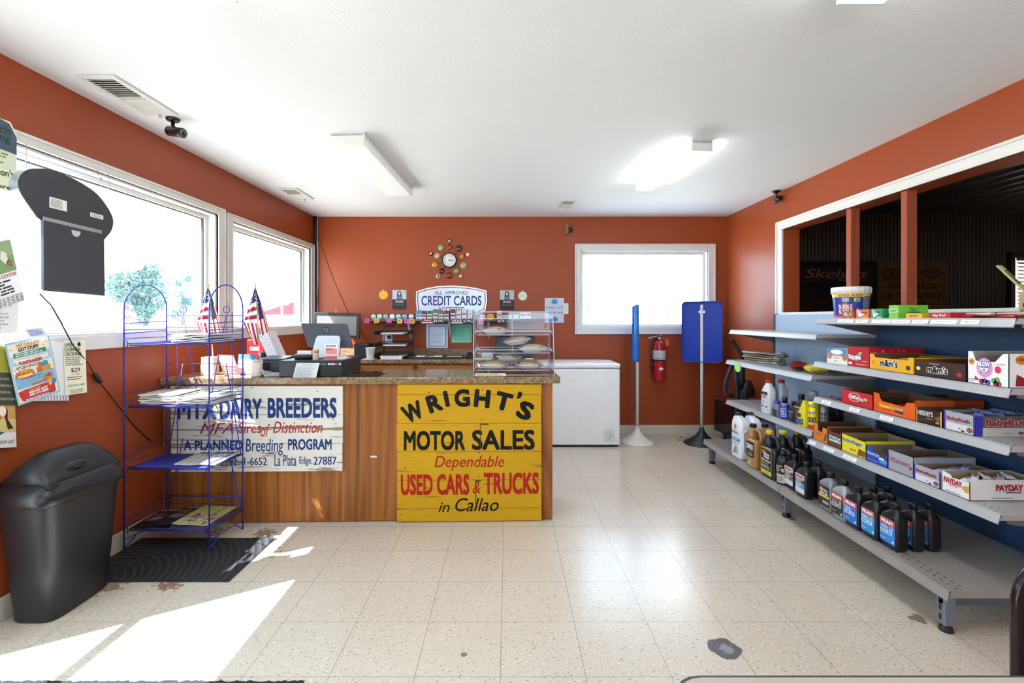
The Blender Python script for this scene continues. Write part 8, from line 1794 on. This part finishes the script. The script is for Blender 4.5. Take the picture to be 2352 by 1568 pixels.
def l_k(b, Fm):
    b.poly(Fm, rrect(0, 0, 1, 1.02, 0.05), c('#d8bf2c', 0.3), 0.0002); b.poly(Fm, rrect(0.035, 0.16, 0.965, 0.99, 0.04), c('#1a1a1c', 0.3), 0.0006); b.disc(Fm, 0.3, 0.84, 0.2, 0.1, I('#d9582a'), 0.0009); b.text(Fm, 'Parts', 0.34, 0.74, 0.82, 0.85, I('#e9e9e9'), 0.0012, 0.04, 0.2); b.text(Fm, 'Master', 0.28, 0.63, 0.82, 0.74, I('#e9e9e9'), 0.0012, 0.04, 0.2); b.text(Fm, '50/50 Prediluted', 0.06, 0.5, 0.9, 0.58, I('#f2f2f2'), 0.0012, 0.02); b.text(Fm, 'Antifreeze', 0.1, 0.4, 0.7, 0.48, I('#d8bf2c'), 0.0012, 0.02); b.lines(Fm, 0.08, 0.22, 0.9, 0.36, 3, I('#c9c9c9'), 0.001, 3); b.text(Fm, '1 Gallon', 0.3, 0.05, 0.7, 0.11, I('#6a5a1a'), 0.0008)
jug('tall white jug with an orange mark at the far end of the base shelf', 1.795, 3.667, '#e6e7ea', '#2a2b30', l_w, 0.335, True)
jug('second tall white jug standing behind the orange marked white jug', 1.888, 3.667, '#e2e3e8', '#2a2b30', None, 0.335, True)
jug('grey jug mostly hidden behind the two white jugs', 1.985, 3.66, '#9a9ea6', '#6a6c74', None, 0.30, True)
jug('golden coolant jug with a black label in the front row of the base shelf', 1.782, 3.42, '#a97c43', '#17171a', l_g, 0.305, False, 'jugs on the base shelf', 0.043, 0.066)
jug('golden coolant jug standing behind the labelled golden one', 1.868, 3.42, '#a97c43', '#17171a', None, 0.305, False, 'jugs on the base shelf', 0.043, 0.066)
jug('black antifreeze jug with a yellow framed label and yellow cap in the front row', 1.784, 3.208, '#1b1c20', '#d9c02a', l_k, 0.305, False, 'jugs on the base shelf', 0.044, 0.08)
jug('black antifreeze jug with a yellow cap directly behind the labelled one', 1.876, 3.208, '#1b1c20', '#d9c02a', None, 0.305, False, 'jugs on the base shelf', 0.044, 0.08)
jug('rearmost black antifreeze jug with a dull yellow cap', 1.972, 3.206, '#1b1c20', '#b9a326', l_k, 0.305, False, 'jugs on the base shelf', 0.044, 0.08)
root = thing('fluid_bottle', 'round black steering fluid bottle with a cone top in front of the antifreeze jugs', 'bottle', (1.785, 3.085, 0.2008))
b = B(); b.lathe([(0.035, 0), (0.0375, 0.004), (0.0375, 0.14), (0.04, 0.143), (0.04, 0.15), (0.03, 0.168), (0.019, 0.182), (0.018, 0.184)], c('#1c1c1f', 0.35), None, 28); part('body', b, root)
b = B(); b.lathe([(0.0195, 0.183), (0.0195, 0.208), (0.017, 0.213)], c('#1a1a1c', 0.4), None, 20); part('cap', b, root)
b = B(); b.lathe([(0.038, 0.012), (0.038, 0.065)], c('#c6c4b8', 0.35), None, 28, False); b.lathe([(0.038, 0.066), (0.038, 0.07)], c('#a88f3c', 0.35), None, 28, False)
Fm = Matrix.Rotation(math.radians(-55), 4, 'Z') @ UF((-0.028, -0.0385, 0.0), (0.056, 0, 0), (0, 0, 0.14)); b.disc(Fm, 0.75, 0.68, 0.2, 0.09, I('#b5a15a'), 0.0015); b.text(Fm, 'POWER', 0.05, 0.82, 0.7, 0.88, I('#c9c9c9'), 0.0015, 0.02); b.lines(Fm, 0.05, 0.58, 0.5, 0.8, 3, I('#b9b9b9'), 0.0015); b.lines(Fm, 0.1, 0.15, 0.9, 0.4, 3, I('#77756a'), 0.0015); part('label', b, root)

# ---- car care on the far third shelf
ZT = 0.5508
GT = 'car care bottles on the far third shelf'
def flat_bottle(label, x, y, h, hx, hy, body, cap, lab=None, neck=0.014, caph=0.03, sh=0.7, cr=None, rz=0.0, mt=0.0):
    root = thing('car_care_bottle', label, 'bottle', (x, y, ZT), rz, GT)
    m = c(body, 0.3, mt, 0.05); hb = h * sh; cr = cr or neck + 0.003; hc = h - caph
    b = B(); b.loft([ring(z, a, e_, e, 0, 0, 28) for z, a, e_, e in ((0, hx * 0.9, hy * 0.93, 4), (0.004, hx, hy, 4.5), (hb, hx, hy, 4.5), (hb + (hc - hb) * 0.35, hx * 0.9, hy * 0.85, 3.5), (hb + (hc - hb) * 0.8, max(neck, hx * 0.5), neck * 1.3, 2.4), (hc, neck, neck, 2), (hc + 0.004, neck, neck, 2))], m); part('body', b, root)
    b = B(); b.lathe([(cr, hc), (cr, h - 0.003), (cr * 0.93, h)], c(cap, 0.35), None, 20); part('cap', b, root)
    if lab: b = B(); lab(b, UF((-hx - 0.0005, hy * 0.85, hb * 0.06), (0, -hy * 1.7, 0), (0, 0, hb * 0.9))); part('label', b, root)
    return root
def l_diesel(b, Fm): b.rect(Fm, 0, 0, 1, 1, c('#eceef0', 0.3), 0.0002); b.rect(Fm, 0.02, 0.84, 0.98, 0.98, I('#1c1c20'), 0.0006); b.disc(Fm, 0.45, 0.9, 0.2, 0.04, I('#c9402a'), 0.0008); b.text(Fm, 'DIESEL', 0.1, 0.74, 0.9, 0.82, I('#2a2a2e'), 0.0008, 0.03); b.text(Fm, '911', 0.1, 0.64, 0.8, 0.72, I('#2a2a2e'), 0.0008, 0.03); b.lines(Fm, 0.06, 0.36, 0.9, 0.58, 4, I('#8a8a92'), 0.0008); b.rect(Fm, 0.1, 0.22, 0.4, 0.32, I('#55555a'), 0.0006); b.rect(Fm, 0.6, 0.22, 0.9, 0.32, I('#77777c'), 0.0006); b.lines(Fm, 0.06, 0.06, 0.9, 0.16, 2, I('#9a9aa2'), 0.0008)
flat_bottle('tall white fuel treatment bottle with a red cap on the far third shelf', 1.985, 3.62, 0.255, 0.034, 0.05, '#e3e6ea', '#c92a2c', l_diesel, 0.022, 0.024, 0.68, 0.024)
flat_bottle('second white bottle with a red cap behind the first on the far third shelf', 2.075, 3.615, 0.255, 0.034, 0.05, '#b9c2cc', '#c92a2c', None, 0.022, 0.024, 0.68, 0.024)
flat_bottle('small grey octane bottle with a violet cap on the far third shelf', 1.985, 3.505, 0.115, 0.024, 0.034, '#7d8288', '#4a40c0', lambda b, Fm: (b.rect(Fm, 0, 0, 1, 0.8, c('#2a2c38', 0.3), 0.0002), b.lines(Fm, 0.1, 0.1, 0.9, 0.6, 4, I('#77798a'), 0.0006)), 0.016, 0.018, 0.58, 0.02)
def can(label, x, y, h, r_, body, cap, top, draw=None, capr=None, ch=0.04):
    root = thing('spray_can', label, 'spray can', (x, y, ZT), 0, GT)
    b = B(); b.lathe([(r_ * 0.96, 0), (r_, 0.003), (r_, h - ch - 0.014), (r_ * 0.85, h - ch - 0.004), (r_ * 0.6, h - ch)], c(body, 0.25, 0.2), None, 28); part('can_body', b, root)
    cr = capr or r_ * 0.6
    b = B(); b.lathe([(r_ * 1.005, h - ch - 0.016), (r_ * 0.86, h - ch - 0.002)], c(top, 0.3, 0.3), None, 28, False); b.lathe([(cr, h - ch - 0.002), (cr, h - 0.003), (cr * 0.9, h)], c(cap, 0.35), None, 20); part('cap', b, root)
    if draw:
        b = B()
        for a0 in (-100, -70, -40): draw(b, Matrix.Rotation(math.radians(a0 + 20), 4, 'Z') @ UF((-r_ * 0.28, -r_ * 0.99, 0.006), (r_ * 0.56, 0, 0), (0, 0, h - ch - 0.03)), a0)
        part('label', b, root)
    return root
can('blue spray can with a black cap on the far third shelf', 1.99, 3.42, 0.155, 0.03, '#2a44b4', '#151517', '#a9a58f', lambda b, Fm, k: (b.lines(Fm, 0.05, 0.1, 0.95, 0.9, 6, I('#dfe3f4'), 0.0012, k, 0.45), b.rect(Fm, 0.1, 0.55, 0.9, 0.7, I('#1f2a80'), 0.001)), 0.015)
def l_dark(acc):
    def f(b, Fm): b.rect(Fm, 0, 0.8, 1, 0.9, I(acc), 0.0005); b.lines(Fm, 0.08, 0.3, 0.9, 0.76, 5, I('#8a8f94'), 0.0006, 5, 0.4); b.rect(Fm, 0.05, 0.05, 0.4, 0.24, I('#3a4a6a'), 0.0005)
    return f
flat_bottle('small black injector cleaner bottle with a pale shoulder on the far third shelf', 2.0, 3.33, 0.142, 0.023, 0.033, '#1d2024', '#151517', l_dark('#a8803c'), 0.013, 0.028, 0.6)
flat_bottle('tall black and gold engine treatment bottle on the far third shelf', 1.995, 3.235, 0.205, 0.028, 0.038, '#17181a', '#141416', l_dark('#c08a3a'), 0.016, 0.03, 0.7)
flat_bottle('black bottle half hidden behind the tall engine treatment bottle', 2.08, 3.24, 0.205, 0.028, 0.038, '#1a1a1c', '#141416', l_dark('#b8862f'), 0.016, 0.03, 0.7)
root = thing('car_care_bottle', 'yellow slope shouldered antifreeze bottle on the far third shelf', 'bottle', (1.965, 3.165, ZT), 0, GT)
b = B(); b.loft([ring(z, a, e_, 4, 0, oy, 24) for z, a, e_, oy in ((0, 0.02, 0.036, 0), (0.005, 0.022, 0.039, 0), (0.09, 0.022, 0.038, 0), (0.12, 0.02, 0.026, -0.01), (0.15, 0.017, 0.017, -0.017), (0.165, 0.013, 0.013, -0.018))], c('#e3d32a', 0.3)); part('body', b, root)
b = B(); Fm = UF((-0.0226, 0.034, 0.008), (0, -0.068, 0), (0, 0, 0.1)); b.text(Fm, 'HEET', 0.08, 0.55, 0.72, 0.82, I('#1f1f24'), 0.0006, 0.05); b.poly(Fm, [(0.0, 0.1), (0.6, 0.06), (0.66, 0.42), (0.0, 0.48)], I('#3f58b4'), 0.0005); b.disc(Fm, 0.78, 0.3, 0.2, 0.2, I('#1c1c1e'), 0.0007); b.disc(Fm, 0.78, 0.3, 0.1, 0.1, I('#a3a09a'), 0.0009); part('label', b, root)
b = B(); b.lathe([(0.015, 0.163), (0.015, 0.178)], c('#d9c928', 0.35), TR(0, -0.018, 0), 18); part('cap', b, root)
can('tall yellow and red spray can with a clear cap on the far third shelf', 1.985, 3.095, 0.25, 0.031, '#e6d224', '#6f777c', '#17181a', lambda b, Fm, k: (b.rect(Fm, -0.02, 0, 1.02, 0.16, I('#c42a22'), 0.0008), b.disc(Fm, 0.5, 0.36, 0.5, 0.11, I('#1c1c1e'), 0.001), b.disc(Fm, 0.5, 0.36, 0.24, 0.055, I('#b5b0a8'), 0.0014), b.lines(Fm, 0.1, 0.84, 0.9, 0.98, 3, I('#2a2a1c'), 0.001, k, 0.6), b.rect(Fm, 0.05, 0.6, 0.95, 0.68, I('#b08aa8'), 0.001)), 0.026, 0.055)
can('slim grey aerosol can with dark squares right of the yellow can', 2.045, 3.085, 0.2, 0.028, '#8f9090', '#4a4c50', '#8f9090', lambda b, Fm, k: [b.rect(Fm, 0.3, 0.1 + 0.2 * j, 0.8, 0.22 + 0.2 * j, I('#2a2b2e'), 0.001) for j in range(4)], 0.016)
flat_bottle('black bottle at the back left of the dark pair on the far third shelf', 2.22, 3.36, 0.165, 0.03, 0.042, '#141517', '#121214', None, 0.014, 0.02, 0.72)
flat_bottle('black bottle at the back right of the dark pair on the far third shelf', 2.24, 3.25, 0.165, 0.03, 0.046, '#141517', '#121214', None, 0.014, 0.02, 0.72)

# ---- far second shelf: work gloves, snack bags, star tag
ZG = 0.9062
for k in range(5):
    b = B(); r = random.Random(20 + k); rings = []
    for j in range(9):
        t = j / 8; x_ = -0.15 + 0.30 * t; w_ = 0.05 * (0.75 + 0.35 * math.sin(3.0 * t + 0.4)); hh = 0.006 + 0.0016 * math.sin(5 * t + k)
        rings.append([Vector((x_, v.x * (1 + 0.1 * math.sin(7 * t)), hh + v.y + 0.002 * math.sin(9 * t + k))) for v in ring(0, w_, hh, 2.6, 0, 0, 14)])
    gm = c(('#a8a497', '#938f82', '#b3afa2', '#87836f', '#bab6a9')[k], 0.8, 0, 0.3, 0.3, 40)
    b.loft(rings, gm)
    for f in range(4): b.tube([(-0.14, -0.033 + 0.022 * f, 0.009), (-0.175, -0.036 + 0.024 * f, 0.01 + 0.004 * (f % 2)), (-0.195 - 0.008 * (f % 2), -0.036 + 0.024 * f, 0.006)], [0.009, 0.0095, 0.006], gm, 8)
    solo('work_glove', b, ('bottom grey work glove of the pile on the far second shelf', 'second grey work glove from the bottom of the pile', 'middle pale work glove of the pile', 'fourth dark grey work glove of the pile', 'top pale work glove of the pile on the far second shelf')[k], 'glove', (2.095 + 0.006 * (k % 2), 3.93 + 0.01 * (k % 3), ZG + 0.0185 * k), math.radians(90 + 24 + 4 * (k - 2)), group='work gloves on the far second shelf')
def bag(label, x, y, rz, body, acc, w=0.075, l=0.1, txt=None):
    root = thing('snack_bag', label, 'snack bag', (x, y, ZG), rz, 'snack bags on the far second shelf')
    b = B(); rings = []
    for t, hw_, hh in ((-1, 1.0, 0.03), (-0.86, 0.98, 0.08), (-0.6, 0.92, 0.8), (0, 0.9, 1.0), (0.6, 0.92, 0.8), (0.86, 0.98, 0.08), (1, 1.0, 0.03)):
        rings.append([Vector((t * l, v.x * (1 + 0.04 * math.sin(9 * t + v.x * 60)), 0.033 + v.y + (0.004 * math.sin(v.x * 110 + 5 * t) if abs(t) > 0.8 else 0.002 * math.sin(v.x * 90)))) for v in ring(0, w * hw_, 0.030 * hh, 2.6, 0, 0, 24)])
    b.loft(rings, c(body, 0.18, 0.1, 0.2, 0.5, 25)); part('bag', b, root)
    b = B(); Fm = UF((-l * 0.5, -w * 0.6, 0.0652), (l, 0, 0), (0, w * 1.2, 0)); b.poly(Fm, [(0.1, 0.2), (0.9, 0.3), (0.8, 0.8), (0.2, 0.75)], c(acc, 0.25)); part('print', b, root); return root
bag('dark red chip bag lying on the far second shelf', 2.06, 3.37, math.radians(60), '#8f2320', '#c9783a', 0.06, 0.11)
bag('bright yellow snack bag lying on the shelf edge', 2.04, 3.155, math.radians(75), '#d9c42a', '#a3a04a', 0.055, 0.09)
bag('olive yellow snack bag behind the bright yellow one', 2.16, 3.15, math.radians(80), '#a39a2a', '#6f6a2a', 0.05, 0.085)
bag('darker yellow snack bag deepest on the far second shelf', 2.27, 3.14, math.radians(85), '#8f8726', '#6a652a', 0.05, 0.085)
Fm = UF((1.9205, 4.035, 0.82), (0, -0.11, 0), (-0.004, 0, 0.082)); b = B(); b.star(Fm, 0.5, 0.5, 0.5, 0.5, c('#b9ee7a', 0.6), 0, 14, 0.86); b.star(Fm, 0.5, 0.5, 0.5, 0.5, c('#b9ee7a', 0.6), -0.001, 14, 0.86)
solo('price_tag', b, 'pale green starburst tag hanging from the far second shelf edge', 'tag', Fm @ Vector((0.5, 0.5, 0)), world=True)

# ------------------------------------------------------------------ table edge and chair beside the photographer
root = thing('dining_table', 'pale rounded table edge at the bottom of the picture', 'table', (0.8, 0.30, 0))
TT = c('#b3a89b', 0.4)
b = B(); b.extr(rrect(-0.563, -0.38, 0.55, 0.395, 0.045), 0.725, 0.75, TT); b.extr(rrect(-0.567, -0.384, 0.554, 0.399, 0.046), 0.722, 0.7497, c('#3a302b', 0.5)); part('tabletop', b, root)
b = B(); b.cyl((0, 0, 0.03), (0, 0, 0.722), 0.04, BLACK, 20); part('column', b, root)
b = B()
b.lathe([(0.26, 0), (0.26, 0.015), (0.06, 0.04), (0.05, 0.05)], BLACK, None, 28); part('base', b, root)
root = thing('chair', 'dark brown chair with a rounded back at the lower right edge', 'chair', (1.368, 1.08, 0), 0)
WD = m_oak('dark_brown_wood', '#1a0e0c', '#28160f', 'z', 0.25); PAD = c('#121114', 0.4)
pts = [(-0.205, 0.0, 0.0), (-0.205, 0.0, 0.45), (-0.205, 0.0, 0.56)] + [(-0.205 + 0.11 - 0.11 * math.cos(math.radians(a)), 0.0, 0.62 + 0.11 * math.sin(math.radians(a))) for a in range(0, 91, 10)]
pts = pts + [(-x, y, z) for x, y, z in reversed(pts)]
b = B(); b.tube(pts, 0.017, WD, 14); part('back_frame', b, root)
b = B(); q = [(-0.185, 0.46)] + [(-0.185 + 0.095 - 0.095 * math.cos(math.radians(a)), 0.62 + 0.095 * math.sin(math.radians(a))) for a in range(0, 91, 15)]; q = q + [(-x, z) for x, z in reversed(q)]
b.extr(q, -0.012, 0.014, PAD, Matrix(((1, 0, 0, 0), (0, 0, 1, 0), (0, 1, 0, 0), (0, 0, 0, 1))), 0.006); part('back_pad', b, root)
b = B(); b.extr(rrect(-0.21, -0.40, 0.21, 0.0, 0.05), 0.42, 0.465, PAD, None, 0.008); part('seat', b, root)
for s_ in (-1, 1):
    b = B(); b.tube([(s_ * 0.19, -0.37, 0.42), (s_ * 0.195, -0.38, 0.0)], [0.017, 0.013], WD, 12); part('leg', b, root)
